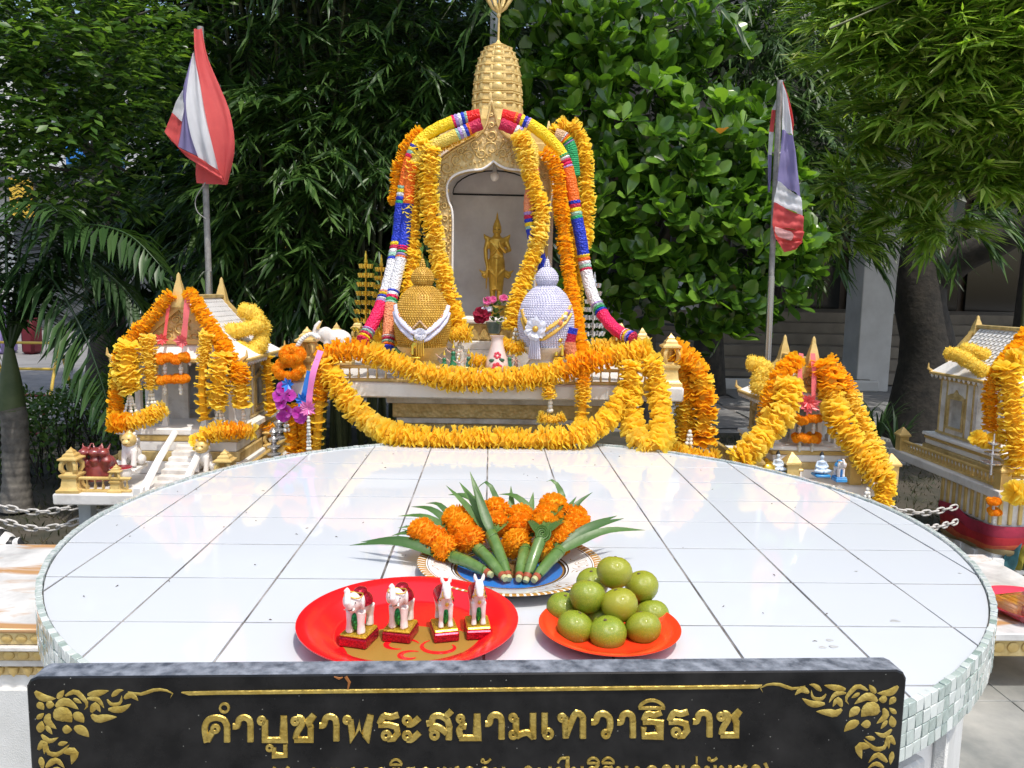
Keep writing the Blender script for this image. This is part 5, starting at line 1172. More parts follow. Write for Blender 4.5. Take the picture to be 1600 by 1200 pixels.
dancer('tiny dancer figurine in green right of the painted vase', 796, 582, 2.98, .085, ((1,.4),(.8,-.5)))
dancer('tiny seated dark figure beside the right dancer', 806, 582, 2.99, .075, ((.5,-.5),(.5,-.5)), mat('dancer_brown', (.28,.15,.12), .5))
# white elephants at the rear left of the platform
q = P(513, 545, 3.15)
t = thing('elephant_statuette', 'white elephant statuette with raised trunk behind the left lantern', 'statuette', q)
m = MB(); m.ell((.04,0,.04), (.055,.04,.04)); m.ell((-.01,0,.055), (.032,.03,.034)); m.tube([(-.03,0,.05),(-.055,0,.06),(-.045,0,.09),(-.03,0,.11)], [.018,.014,.012,.008], 8); m.ell((.0,-.03,.06), (.022,.006,.028))
for sx in (0,.07):
    for sy in (-.02,.02): m.tube([(sx,sy,.03),(sx,sy,-.05)], .015, 8)
fuse(m, 'body', plasterw, t, .004, 3); MB().tube([(-.04,-.012,.08),(-.02,-.012,.115)], [.006,.001], 6).obj('gilt_tusk', gold, t, world=False)
MB().box((.03,0,-.06), (.14,.09,.03), .004).obj('base', gold, t, world=False)
# ------------------------------------------------------------------ spirit houses
def gable_prism(mb, cx, hw_, z0, z1, y0, y1):
    mb.add([(cx-hw_,y0,z0),(cx+hw_,y0,z0),(cx,y0,z1),(cx-hw_,y1,z0),(cx+hw_,y1,z0),(cx,y1,z1)], [(0,1,2),(3,5,4),(0,3,4,1),(1,4,5,2),(0,2,5,3)])
def spike(mb, c, h, w):
    c = Vector(c); mb.sq([(w*.5,0),(w*.52,h*.10),(w*.40,h*.25),(w*.34,h*.42),(w*.24,h*.62),(w*.13,h*.80),(w*.12,h*.86),(w*.10,h*.93),(w*.02,h)], c, 1, .8)
def spirit_house(label, cx, sy0, sy1, shw, zs, hy0, hy1, hw_, zfl, zwl, zap, spk, stairs=True, legs='steel', posts=None, side_w=True, post_kind='lantern', upz=None, eave=1.28):
    t = thing('spirit_house', label, 'spirit house', (cx, (sy0+sy1)/2, 0), 'small white and gold spirit houses around the shrine')
    MB().box((cx,(sy0+sy1)/2,zs-.02), (shw*2,sy1-sy0,.040), .005).obj('slab', slabm, t)
    # stepped base and floor
    hb_ = zfl-zs; bw = hw_*1.12; d = hy1-hy0
    for i, (f0, f1, g, mm) in enumerate(((0,.28,1.12,wplaster),(.28,.5,1.06,goldpale),(.5,.72,1.0,wplaster),(.72,.86,1.03,gold),(.86,1.0,1.09,wplaster))):
        MB().box((cx,(hy0+hy1)/2,zs+hb_*(f0+f1)/2), (bw*2*g,d+.12*g,hb_*(f1-f0)), .004).obj('base_moulding', mm, t)
    # walls of the back room, panelled, with a window each side
    yw = hy0+d*.42; zw2 = zwl; th = .016
    MB().box((cx,hy1-th/2,(zfl+zw2)/2), (hw_*2,th,zw2-zfl)).obj('wall', wdirty, t)
    for sx in (-1,1):
        xw = cx+sx*(hw_-th/2); L_ = hy1-yw; wz0 = zfl+(zw2-zfl)*.16; wz1 = zfl+(zw2-zfl)*.66; wy0 = yw+L_*.28; wy1 = yw+L_*.72; w = MB()
        w.box((xw,(yw+hy1-th)/2,(zfl+wz0)/2), (th,L_-th,wz0-zfl)); w.box((xw,(yw+hy1-th)/2,(wz1+zw2)/2), (th,L_-th,zw2-wz1))
        w.box((xw,(yw+wy0)/2,(wz0+wz1)/2), (th,wy0-yw,wz1-wz0)); w.box((xw,(wy1+hy1-th)/2,(wz0+wz1)/2), (th,hy1-th-wy1,wz1-wz0)); w.obj('wall', wdirty, t)
        fr = MB(); xo = cx+sx*(hw_+.003)
        for yy in (wy0,wy1): fr.box((xo,yy,(wz0+wz1)/2), (.012,.010,wz1-wz0+.012))
        for zz_ in (wz0,wz1): fr.box((xo,(wy0+wy1)/2,zz_), (.0122,wy1-wy0+.012,.010))
        fr.prism([(-.5,0),(.5,0),(.3,.35),(.12,.5),(0,1),(-.12,.5),(-.3,.35)], (xo+sx*.004,(wy0+wy1)/2,wz1+.006), (0,(wy1-wy0)*1.1,0), (0,0,.035), .006)
        fr.obj('window_frame', goldpale, t)
        for yy in np.linspace(yw+.012, hy1-.012, 6):
            if wy0-.012 < yy < wy1+.012: continue
            MB().box((xo-sx*.001,yy,(zfl+zw2)/2), (.007,.006,(zw2-zfl)*.94)).obj('wall_batten', goldpale, t)
        MB().box((xo,(yw+hy1)/2,zfl+.012), (.010,L_,.010)).obj('wall_batten', goldpale, t); MB().box((xo,(yw+hy1)/2,zw2-.014), (.012,L_,.012)).obj('wall_batten', gold, t)
    MB().box((cx-hw_*.62,yw,(zfl+zw2)/2), (hw_*.70,th,zw2-zfl)).obj('wall', wdirty, t); MB().box((cx+hw_*.62,yw,(zfl+zw2)/2), (hw_*.70,th,zw2-zfl)).obj('wall', wdirty, t)
    for sx in (-1,1):
        for f in (.04,.24): MB().sq([(.016,zfl),(.016,zfl+.02),(.011,zfl+.028),(.010,zw2-.03),(.015,zw2-.018),(.016,zw2)], (cx+sx*hw_*.92,hy0+d*f,0)).obj('column', wplaster, t)
        MB().sq([(.013,zfl),(.009,zfl+.02),(.008,zw2-.03),(.013,zw2)], (cx+sx*hw_*.38,hy0+.008,0)).obj('column', wplaster, t)
    MB().box((cx,hy0+.006,zw2+.004), (hw_*2.02,.022,.022), .003).obj('lintel', gold, t)
    # lower skirt roof, upper steep roof, barge boards, spires
    ew = hw_*eave; zl = zw2+.012; zm = zl+(zap-zl)*.26; um = hw_*.80
    rf = MB().add([(cx-ew,hy0-.05,zl),(cx+ew,hy0-.05,zl),(cx+um,hy0-.0,zm),(cx-um,hy0-.0,zm),(cx-ew,hy1+.05,zl),(cx+ew,hy1+.05,zl),(cx+um,hy1,zm),(cx-um,hy1,zm)], [(0,3,2,1),(1,2,6,5),(2,3,7,6),(3,0,4,7),(4,5,6,7),(0,1,5,4)]).obj('skirt_roof', wplaster, t, 0)
    for (a, b) in (((cx-ew,hy0-.05),(cx+ew,hy0-.05)), ((cx+ew,hy0-.05),(cx+ew,hy1+.05)), ((cx-ew,hy0-.05),(cx-ew,hy1+.05))):
        A_ = Vector((*a,zl-.004)); B_ = Vector((*b,zl-.004)); MB().tube([A_,B_], .008, 6).obj('eave_trim', gold, rf)
        n_ = 16; ms = MB().sq([(.005,0),(.004,-.010),(.001,-.016)], (0,0,0)).mesh('eave_drop', wplaster, 0)
        for k in range(n_): o = link('eave_drop', ms, rf); o.location = A_.lerp(B_, (k+.5)/n_)+Vector((0,0,-.006))-wloc(rf)
    for sx in (-1,1):
        for yy in (hy0-.05,hy1+.05): MB().tube([(cx+sx*(ew-.01),yy,zl),(cx+sx*(ew+.012),yy,zl+.016),(cx+sx*(ew+.012),yy,zl+.042)], [.009,.007,.002], 6).obj('eave_horn', gold, rf)
    mb = MB(); gable_prism(mb, cx, um*.96, zm-.004, zap, hy0+.012, hy1-.012); up = mb.obj('upper_roof', wplaster, t, 0)
    tm_ = MB(); nr, nc = 9, 14; slope = Vector((um*.96,0,zm-zap)); Ls = slope.length; sd = slope.normalized()
    for sx in (-1,1):
        dirv = Vector((sx*sd.x,0,sd.z)); nrm = Vector((-dirv.z*sx*1.0,0,dirv.x*sx)); 
        if nrm.z < 0: nrm = -nrm
        for r in range(nr):
            for c in range(nc):
                y_ = hy0+.02+(d-.04)*(c+.5)/nc; p0 = Vector((cx,y_,zap))+dirv*(Ls*(r)/nr)+nrm*.002; p1 = p0+dirv*(Ls/nr*1.12)+nrm*.005; wv = Vector((0,(d-.04)/nc*.46,0))
                tm_.add([p0-wv,p0+wv,p1+wv*.6,p1-wv*.6,p0-wv-nrm*.003,p1-nrm*.006], [(0,1,2,3),(3,2,5)])
    o = tm_.obj('roof_tiles', mat('roof_tile_white_%d' % len(MATS), (.85,.84,.83), .45, 0, (.70,.69,.68), 40), up, 0); struct(o, 'stuff')
    for yy, fr in ((hy0-.012,1),(hy1+.012,0)):
        bb = MB()
        for sx in (-1,1):
            bb.prism([(0,0),(um*1.06,-(zap-zm)*1.02),(um*1.02,-(zap-zm)*1.06-.02),(um*.80,-(zap-zm)*.96),(0,-.055)] if sx > 0 else [(0,0),(0,-.055),(-um*.80,-(zap-zm)*.96),(-um*1.02,-(zap-zm)*1.06-.02),(-um*1.06,-(zap-zm)*1.02)], (cx,yy+.011,zap+.012), (1,0,0), (0,0,1), .022)
        bb.obj('barge_board', gold, t, 30)
        gp = MB().prism([(-um*.84,0),(um*.84,0),(0,(zap-zm)*.90)], (cx,yy+.024 if fr else yy-.002,zm+.002), (1,0,0), (0,0,1), .012).obj('gable_panel', gold2, t, 0)
        if fr:
            q = MB()
            for (a, b, r, s0, sg) in ((0,.30,.20,0,1),(-.32,.16,.16,1,1),(.32,.16,.16,2,-1),(-.12,.52,.12,0,1),(.12,.52,.12,1,-1),(0,.70,.08,0,1),(-.52,.10,.10,1,1),(.52,.10,.10,1,-1)):
                q.tube([(cx+um*(a+sg*r*(1-f*.7)*math.cos(s0+f*8)), yy+.009, zm+(zap-zm)*(b+r*.8*(1-f*.7)*math.sin(s0+f*8))) for f in np.linspace(0,1,14)], .0038, 6)
            struct(q.obj('gable_scrolls', gold, gp, 180), 'stuff')
            MB().box((cx,yy+.006,zm+.006), (um*1.9,.024,.022), .003).obj('gable_sill', gold, t)
        q = MB(); spike(q, (cx,yy,zap-.035), spk if fr else spk*.92, .055); q.obj('spire', gold, t, 30)
    MB().box((cx,(hy0+hy1)/2,zap+.006), (.03,d+.03,.016), .003).obj('ridge', goldpale, t)
    # stairs
    if stairs:
        n_ = 9; y1_ = hy0-.10; y0_ = sy0-.015; xs = P(279,725,2.86).x if stairs is True else cx+stairs; sw = .112; zfx = zfl; zfl = P(290,692,3.0).z if stairs is True else zfl; 
        for k in range(n_): MB().box((xs,y0_+(y1_-y0_)*(k+.5)/n_,zs-.03+(zfl-zs+.02)*(k+1)/n_/2), (sw,(y1_-y0_)/n_*1.02,.03+(zfl-zs)*(k+1)/n_), .003).obj('step', wdirty, t)
        for sx in (-1,1):
            MB().tube([(xs+sx*.068,y0_-.01,zs-.02),(xs+sx*.068,y0_+.03,zs+.030),(xs+sx*.067,(y0_+y1_)/2,(zs+zfl)/2+.035),(xs+sx*.066,y1_,zfl+.04)], [.016,.015,.013,.012], 8).obj('stair_cheek', wplaster, t)
            MB().box((xs+sx*.072,y0_-.012,zs+.0), (.034,.036,.08), .006).obj('newel', wplaster, t)
    # corner posts and balustrades
    for (px_, py_, hh_) in (posts or []):
        if post_kind == 'lantern': lantern_post(t, (px_,py_,zs), hh_, hh_*.50)
        else: MB().sq([(.022,0),(.022,.07),(.029,.075),(.029,.082),(.018,.098),(.002,.118)], (px_,py_,zs)).obj('corner_post', gold, t, 30)
    m_ = shw-.035
    for sx in (-1,1):
        balustrade(t, (cx+sx*m_,sy0+.07,zs), (cx+sx*m_,sy1-.04,zs), .055, gold, .014, .026, .010)
    g0 = .11
    balustrade(t, (cx-m_+.03,sy0+.035,zs), (cx-g0+.05,sy0+.035,zs), .055, gold, .014, .026, .010); balustrade(t, (cx+g0+.05,sy0+.035,zs), (cx+m_-.03,sy0+.035,zs), .055, gold, .014, .026, .010)
    if legs == 'steel':
        for sx in (-1,1):
            for yy in (sy0+.10,sy1-.12): MB().box((cx+sx*(shw-.07),yy,(zs-.04)/2), (.045,.045,zs-.04), .003).obj('leg', greypaint, t)
    return t
# --- left house
zsL = P(92,772,2.72).z; cxl = P(285,560,3.1).x; xl0 = P(90,772,2.72).x; shl = cxl-xl0+.02
zflL = P(387,656,3.27).z; zwL = P(387,560,3.27).z; zapL = P(279,466,3.1).z
spirit_house('small white and gold spirit house left of the main shrine', cxl, 2.72, 3.78, shl, zsL, 3.10, 3.56, .20, zflL, zwL, zapL, .135,
    posts=[(cxl-shl+.05,2.765,.16),(cxl-.115,2.765,.10),(cxl+shl-.05,2.765,.16),(cxl-shl+.05,3.36,.15),(cxl+shl-.05,3.36,.15),(cxl-shl+.05,3.72,.15),(cxl+shl-.05,3.72,.15)])
# --- right house
zsR = P(1395,760,2.80).z; cxr = P(1285,750,2.8).x; zflR = P(1262,694,2.95).z; zwR = P(1262,632,2.95).z; zapR = P(1260,566,2.95).z
spirit_house('small spirit house right of the table, buried in yellow garlands', cxr-.0, 2.80, 3.55, .268, zsR, 2.97, 3.24, .135, zflR, zwR, zapR, .135, stairs=.0,
    posts=[(P(1180,733,2.83).x,2.835,.1),(P(1236,745,2.83).x,2.835,.1),(P(1333,757,2.83).x,2.835,.1),(P(1390,760,2.83).x,2.835,.1),(cxr-.235,3.5,.1),(cxr+.235,3.5,.1)], post_kind='post')
# --- far right house
zs2 = P(1565,768,3.0).z; x2l = P(1562,768,3.0).x; cx2 = P(1532,505,3.65).x; sh2 = cx2-x2l; zfl2 = P(1520,690,3.45).z; zw2_ = P(1520,594,3.45).z; zap2 = P(1532,512,3.65).z
h2 = spirit_house('small white and gold spirit house cut by the right picture edge', cx2, 3.0, 3.88, sh2, zs2, 3.18, 3.66, cx2-P(1537,640,3.32).x, zfl2, zw2_, zap2, .10, stairs=.0, legs=None,
    posts=[(x2l+.035,3.04,.1),(x2l+.035,3.82,.1),(cx2+.3,3.04,.1)], post_kind='post', eave=1.16)
hx0, hx1, hy0_, hy1_ = x2l+.03, x2l+.62, 3.06, 3.45; hcx, hcy = (hx0+hx1)/2, (hy0_+hy1_)/2
MB().box((hcx,hcy,zs2-.105), (hx1-hx0,hy1_-hy0_,.13), .006).obj('pedestal_head', wdirty, h2, 30)
for k in range(14): MB().box((hx0+.02+k*.042,hy0_-.002,zs2-.10), (.016,.012,.11), .002).obj('gilt_rib', gold, h2)
for k in range(9): MB().box((hx0-.002,hy0_+.025+k*.043,zs2-.10), (.012,.016,.11), .002).obj('gilt_rib', gold, h2)
MB().box((hcx,hcy,(zs2-.17)/2), (hx1-hx0-.04,hy1_-hy0_-.04,zs2-.17), .01).obj('pedestal', wplaster, h2)
for k in range(6): MB().box((hx0+.04+k*.10,hy0_+.015,(zs2-.3)/2), (.05,.02,zs2-.3), .004).obj('pilaster', wplaster, h2)
for k in range(4): MB().box((hx0+.015,hy0_+.04+k*.10,(zs2-.3)/2), (.02,.05,zs2-.3), .004).obj('pilaster', wplaster, h2)
cl = thing('cloth_wrap', 'layered red and orange cloth wrapped round the far right pedestal', 'cloth', (hcx,hcy,zs2-.2))
for i, (z0_, z1_, w0, w1, mc) in enumerate(((zs2-.155,zs2-.205,.014,.012,(.40,.02,.06)),(zs2-.19,zs2-.252,.010,.006,(.42,.012,.022)),(zs2-.24,zs2-.278,.006,.0,(.50,.09,.03)),(zs2-.268,zs2-.296,.002,-.006,(.30,.22,.10)))):
    vs = []; fs = []; n_ = 64; ax, ay = (hx1-hx0)/2, (hy1_-hy0_)/2
    for zz_, w_ in ((z0_,w0),((z0_+z1_)/2,(w0+w1)/2+.005),(z1_,w1)):
        for k in range(n_):
            a = 2*pi*k/n_; c, s = math.cos(a), math.sin(a); q = min(1/max(abs(c), abs(s)), 1.34); vs.append((hcx+c*q*(ax+w_), hcy+s*q*(ay+w_), zz_+.010*math.sin(3*a+i)+.005*math.sin(7*a+2*i)))
    for r in range(2):
        for k in range(n_): fs.append((r*n_+k, r*n_+(k+1) % n_, (r+1)*n_+(k+1) % n_, (r+1)*n_+k))
    MB().add(vs, fs).obj('cloth_layer', mat('cloth_%d' % i, mc, .6, 0, tuple(x*.6 for x in mc), 12, .4, 30), cl, 180)
q = thing('hanging_cloth', 'teal and yellow cloth hanging on the far right pedestal', 'cloth', P(1590,860,3.05))
for k, mc in enumerate(((.03,.12,.14),(.35,.30,.03),(.06,.10,.05))):
    MB().loft(PX((1580+k*9,832,3.08),(1572+k*8,855,3.07),(1562+k*12,890,3.07)), PX((1600+k*9,832,3.08),(1594+k*10,855,3.05),(1586+k*14,890,3.05)), .003, 5, .012, k).obj('cloth_fold', mat('sash_%d' % k, mc, .6, 0, tuple(x*.5 for x in mc), 20), q, 60)

# ------------------------------------------------------------------ garlands of the houses
def house_pendants(label, spots, Y, r):
    g = thing('marigold_pendant', label, 'garland', P(*spots[0], Y))
    for (a, b) in spots:
        c = P(a, b, Y)
        for k in range(7):
            an = 2*pi*k/7; o = link('marigold', random.choice(MG), g); o.matrix_local = Matrix.Translation(c+Vector((r*.75*math.cos(an), r*.75*math.sin(an), random.uniform(-.3,.3)*r))-wloc(g)) @ frame((math.cos(an),math.sin(an),.3), an) @ Matrix.Scale(r*.62, 4)
        tassel(g, c-Vector((0,0,r*.6)), r*1.5, 1, 0, r*.28)
    return g
YL = 3.02
g = garland('orange flower garland along the left slope of the left spirit house', [(PX((264,462,3.06),(240,492,3.05),(212,522,3.04),(190,552,3.02),(182,590,3.0),(181,640,3.0)), .033, .026, ['org','org','org','yel','org'])])
g = garland('orange flower garland along the right slope of the left spirit house', [(PX((297,460,3.06),(313,484,3.05),(330,512,3.04),(350,542,3.02),(370,580,3.0)), .036, .026, 'org')])
g = garland('yellow flower strands with tassels hanging left of the house front', [(PX((200,545,2.98),(199,575,2.97),(203,605,2.97)), .052, .026, ['yel','yel','yel']), (PX((231,530,3.0),(233,565,3.0),(236,602,3.0)), .034, .023, 'pale'), (PX((180,660,2.9),(205,660,2.9),(230,652,2.92),(252,640,2.95)), .038, .024, ['org','yel','yel','pale'])])
tassel(g, P(203,614,2.97), .09, 4, .025, .006); tassel(g, P(236,608,3.0), .075, 4, .018, .006)
g = garland('yellow flower strands with tassels hanging right of the house front', [(PX((323,525,3.0),(318,565,2.99),(316,610,2.98),(320,655,2.98)), .031, .022, ['pale','disc','disc']), (PX((346,560,2.97),(342,595,2.96),(341,628,2.96)), .048, .025, 'yel'), (PX((374,575,2.98),(376,600,2.98),(378,632,2.98)), .040, .026, ['org','yel','disc']), (PX((311,690,2.9),(332,676,2.9),(362,672,2.92),(392,674,2.95)), .040, .025, ['yel','yel','org','pale'])])
tassel(g, P(343,634,2.96), .085, 4, .025, .006); tassel(g, P(380,640,2.98), .08, 3, .012, .006)
garland('yellow flower strand hanging at the rear right of the left house', [(PX((417,560,3.38),(420,600,3.38),(424,645,3.38)), .032, .024, 'disc'), (PX((420,668,3.36),(424,676,3.36)), .03, .02, 'org')])
garland('thick lemon pompom garland heaped on the right roof of the left house', [(PX((382,485,3.35),(398,492,3.35),(404,508,3.33),(380,515,3.3),(362,518,3.28)), .040, .030, 'pom'), (PX((372,545,3.28),(395,550,3.3),(408,532,3.34),(408,512,3.36)), .044, .032, 'pom')])
house_pendants('pair of orange marigold pendants under the left house gable', [(257,560),(282,560),(257,592),(282,592)], 3.02, .029)
g = thing('gable_ribbons', 'red and rose ribbons with bows hanging on the left gable', 'ribbon', P(280,500,3.03))
ribbon_strip(g, PX((266,460,3.06),(261,495,3.05),(257,530,3.03)), .012, satin_red); ribbon_strip(g, PX((293,455,3.05),(291,490,3.03),(287,528,3.02)), .022, satin_rose); star_bow(g, P(285,533,3.0), .032, satin_rose, 14); star_bow(g, P(254,530,3.02), .03, satin_red, 8)
# right house
garland('broad yellow garland sloping down the left side of the right spirit house', [(PX((1232,606,2.88),(1224,634,2.86),(1210,660,2.84),(1185,690,2.80),(1158,716,2.78)), .060, .026, ['yel','pale','yel','pale','yel'])])
garland('orange garland down the left roof edge of the right spirit house', [(PX((1240,566,2.93),(1226,578,2.92),(1212,598,2.91),(1203,620,2.90),(1196,655,2.9)), .040, .027, 'org')])
garland('broad yellow garland sloping down the right side of the right spirit house', [(PX((1286,574,2.92),(1296,596,2.90),(1300,622,2.88),(1310,655,2.84),(1335,695,2.80),(1358,725,2.76),(1372,742,2.74)), .056, .026, ['org','yel','yel','yel','yel'])])
g = garland('outermost pale yellow garland right of the right spirit house', [(PX((1296,566,2.94),(1322,602,2.92),(1338,640,2.88),(1356,680,2.84),(1374,720,2.78),(1384,755,2.74),(1380,782,2.72)), .040, .025, ['org','pale','pale','yel'])])
tassel(g, P(1356,762,2.72), .065, 4, .02, .006)
garland('lemon pompom garland heaped on the left roof of the right house', [(PX((1176,568,3.08),(1196,572,3.06),(1188,588,3.05),(1186,604,3.04)), .040, .030, 'pom')])
house_pendants('pair of orange marigold pendants in the right house doorway', [(1250,655),(1272,655),(1250,683),(1270,683)], 2.9, .026)
g = thing('gable_ribbons', 'pair of rose ribbons with red bow on the right house gable', 'ribbon', P(1262,600,2.9))
ribbon_strip(g, PX((1252,552,2.93),(1250,585,2.9),(1252,622,2.88)), .018, satin_rose); ribbon_strip(g, PX((1270,552,2.93),(1272,585,2.9),(1271,622,2.88)), .018, satin_rose); star_bow(g, P(1261,630,2.86), .045, satin_rose, 16); star_bow(g, P(1262,628,2.85), .03, satin_red, 10)
# far right house
garland('orange garland hanging from the roof of the far right house', [(PX((1606,520,3.2),(1586,545,3.18),(1564,572,3.16),(1550,596,3.14),(1547,630,3.14),(1548,665,3.14)), .034, .028, 'org')])
garland('broad yellow garland at the right picture edge', [(PX((1575,580,3.1),(1580,620,3.08),(1584,660,3.06),(1588,700,3.04),(1592,730,3.02)), .062, .028, ['yel','yel','yel','yel'])])
garland('yellow garland ball at the right picture edge', [(PX((1588,770,2.92),(1606,772,2.92)), .05, .03, 'yel'), (PX((1586,560,3.1),(1604,556,3.1)), .05, .03, 'yel')])
garland('thick lemon pompom garland on the left roof of the far right house', [(PX((1484,552,3.5),(1500,556,3.46),(1522,570,3.4),(1542,584,3.34)), .040, .030, 'pom'), (PX((1508,545,3.52),(1530,552,3.48),(1556,566,3.4)), .038, .030, 'pom')])
g = house_pendants('small marigold pendant on the far right slab corner', [(1553,784),(1554,800)], 2.96, .022)
garland('small yellow flowers on the far right porch', [(PX((1528,684,3.1),(1545,690,3.1),(1560,684,3.1)), .034, .022, 'yel')])
# ------------------------------------------------------------------ small things on the house slabs
def dragon_pot():
    b = P(158, 748, 2.86); t = thing('incense_dragon', 'dark red carved dragon group on the left house slab', 'statuette', b); m = MB()
    m.lathe([(.055,0),(.062,.02),(.058,.05),(.05,.075)], 16)
    for k in range(26):
        a = random.uniform(0,6.3); r = random.uniform(.02,.055); m.ell((r*math.cos(a), r*math.sin(a)*.7, random.uniform(.03,.11)), random.uniform(.012,.022), 8, 6)
    for sx in (-1,.1,1):
        m.tube([(sx*.03,-.03,.04),(sx*.045,-.045,.08),(sx*.035,-.03,.115)], [.018,.02,.010], 8); m.ell((sx*.035,-.045,.108), (.02,.024,.016), 8, 6)
        for s2 in (-1,1): m.tube([(sx*.035+s2*.008,-.03,.115),(sx*.035+s2*.016,-.02,.14)], [.006,.002], 6)
    fuse(m, 'body', mat('oxblood', (.16,.025,.028), .35, 0, (.28,.05,.04), 40, coat=.3), t, .0035, 1)
dragon_pot()
def naga_lion(label, px, py, Y, h):
    t = lion(label, px, py, Y, h, plasterw); t['group'] = 'guardian lions on the left house slab'
    MB().ell((0,-.15*h,.80*h), (.215*h,.215*h,.215*h)).ell((0,-.32*h,.74*h), (.12*h,.10*h,.10*h)).lathe([(.18*h,.90*h),(.10*h,1.02*h),(.02*h,1.16*h)], 12, (0,-.10*h,0)).obj('gilt_mane', gold, t, world=False)
naga_lion('white guardian lion with gilt mane left of the house stairs', 207, 728, 2.9, .13)
naga_lion('white guardian lion with gilt mane right of the house stairs', 319, 737, 2.9, .125)
b = P(190, 752, 2.80); t = thing('incense_bowl', 'small white bowl beside the dark red dragon group', 'bowl', b)
MB().lathe([(.022,0),(.030,.006),(.036,.03),(.034,.045),(.039,.05),(.036,.052),(.030,.045),(.0,.03)], 20).obj('bowl', plasterw, t, 50, world=False); MB().lathe([(.0361,.047),(.0385,.0515),(.036,.0535)], 20).obj('rim', gl_red, t, world=False)
# figurines on the right slab
bluep = mat('blue_paint', (.02,.20,.55), .4, 0, (.05,.30,.6), 30)
def sitter(label, px, py, Y, h, mtop):
    b = P(px, py, Y); t = thing('seated_figurine', label, 'figurine', b, 'small figurines on the right house slab'); s = h; q = MB()
    q.ell((0,0,.30*s), (.26*s,.22*s,.20*s)); q.lathe([(.18*s,.30*s),(.14*s,.5*s),(.17*s,.62*s),(.06*s,.70*s)], 12); q.ell((0,-.02*s,.82*s), (.10*s,.10*s,.12*s))
    for sx in (-1,1): q.tube([(sx*.15*s,0,.6*s),(sx*.25*s,-.08*s,.42*s),(sx*.08*s,-.2*s,.38*s)], [.055*s,.05*s,.04*s], 6); q.tube([(sx*.1*s,0,.28*s),(sx*.3*s,-.18*s,.25*s),(sx*.02*s,-.26*s,.22*s)], [.09*s,.08*s,.06*s], 6)
    fuse(q, 'body', mtop, t, s*.022, 1); MB().box((0,-.02*s,.06*s), (.62*s,.6*s,.12*s), .004).obj('base', bluep, t, world=False); MB().lathe([(.10*s,.86*s),(.09*s,.93*s),(.02*s,1.05*s)], 10).obj('hair', blackp, t, world=False)
sitter('seated figurine in pale blue left of the right house steps', 1214, 740, 2.84, .085, mat('palebl', (.55,.62,.7), .5))
sitter('seated blue and white figurine right of the right house steps', 1282, 744, 2.80, .09, mat('palebl2', (.5,.6,.72), .5))
t = elephant('small white elephant figurine with blue base before the right house', P(1311, 752, 2.76), 0); t['group'] = 'small figurines on the right house slab'; t.scale = (.9,.9,.9)
for ch in t.children:
    if ch.name.startswith(('plinth','blanket','green')): ch.data = ch.data.copy(); ch.data.materials[0] = bluep
b = P(1196, 741, 2.84); t = thing('gold_pot', 'small round golden pot on the left of the right house slab', 'pot', b)
MB().lathe([(.018,0),(.030,.008),(.036,.022),(.032,.036),(.022,.044),(.026,.050),(.020,.049)], 18).obj('pot', brass, t, 60, world=False); MB().lathe([(.0225,.049),(.012,.054),(.004,.062)], 14).obj('lid', brass, t, world=False)
b = P(1548, 742, 3.05); t = thing('tiered_stand', 'silver tiered offering stand on the far right slab', 'stand', b)
MB().tube([b, b+Vector((0,0,.17))], [.006,.003], 8).obj('stem', silv, t)
for k, r in enumerate((.04,.03,.02)): MB().lathe([(.004,0),(r,.008),(r*1.05,.014),(r*.9,.012),(.004,.004)], 18, b+Vector((0,0,.04+k*.04))).obj('tier', silv, t)
dancer('small seated figure in red on the far right porch', 1557, 690, 3.2, .09, ((.4,-.5),(.4,-.5)), mat('figure_red', (.35,.04,.05), .5))
for i, (a, b_, Y) in enumerate(((428,706,3.15),(436,680,3.2))):
    c = P(a, b_, Y); t = thing('silver_stand', 'stacked silver offering stand beside the purple orchids' if i == 0 else 'taller silver offering stand behind the stacked one', 'stand', c)
    for k in range(4): MB().lathe([(.012,0),(.028-.004*k,.008),(.030-.004*k,.014),(.012,.02),(.008,.03)], 16, c+Vector((0,0,.03*k-.02))).obj('tier', silv, t)
# ------------------------------------------------------------------ foliage kit
def leaf_mat(name, cols, rough=.4, trans=.3, spec=.5, coat=0):
    m = bpy.data.materials.new(name); m.use_nodes = True; nt = m.node_tree; N = nt.nodes; L = nt.links; b = N['Principled BSDF']
    b.inputs['Roughness'].default_value = rough; b.inputs['Specular IOR Level'].default_value = spec; b.inputs['Coat Weight'].default_value = coat
    g = N.new('ShaderNodeNewGeometry'); oi = N.new('ShaderNodeObjectInfo'); ad = N.new('ShaderNodeMath'); ad.operation = 'ADD'; L.new(g.outputs['Random Per Island'], ad.inputs[0]); L.new(oi.outputs['Random'], ad.inputs[1])
    fr = N.new('ShaderNodeMath'); fr.operation = 'FRACT'; L.new(ad.outputs[0], fr.inputs[0])
    cr = N.new('ShaderNodeValToRGB'); E_ = cr.color_ramp.elements; n = len(cols)
    E_[0].color = (*cols[0],1); E_[1].color = (*cols[-1],1)
    for i in range(1, n-1): e = E_.new(i/(n-1)); e.color = (*cols[i],1)
    L.new(fr.outputs[0], cr.inputs[0]); L.new(cr.outputs[0], b.inputs['Base Color'])
    tr = N.new('ShaderNodeBsdfTranslucent'); mxc = N.new('ShaderNodeMix'); mxc.data_type = 'RGBA'; mxc.blend_type = 'MULTIPLY'; mxc.inputs[0].default_value = 1; L.new(cr.outputs[0], mxc.inputs[6]); mxc.inputs[7].default_value = (1.5,1.6,.6,1); L.new(mxc.outputs[2], tr.inputs[0])
    ms = N.new('ShaderNodeMixShader'); ms.inputs[0].default_value = trans; L.new(b.outputs[0], ms.inputs[1]); L.new(tr.outputs[0], ms.inputs[2]); L.new(ms.outputs[0], N['Material Output'].inputs[0])
    return m
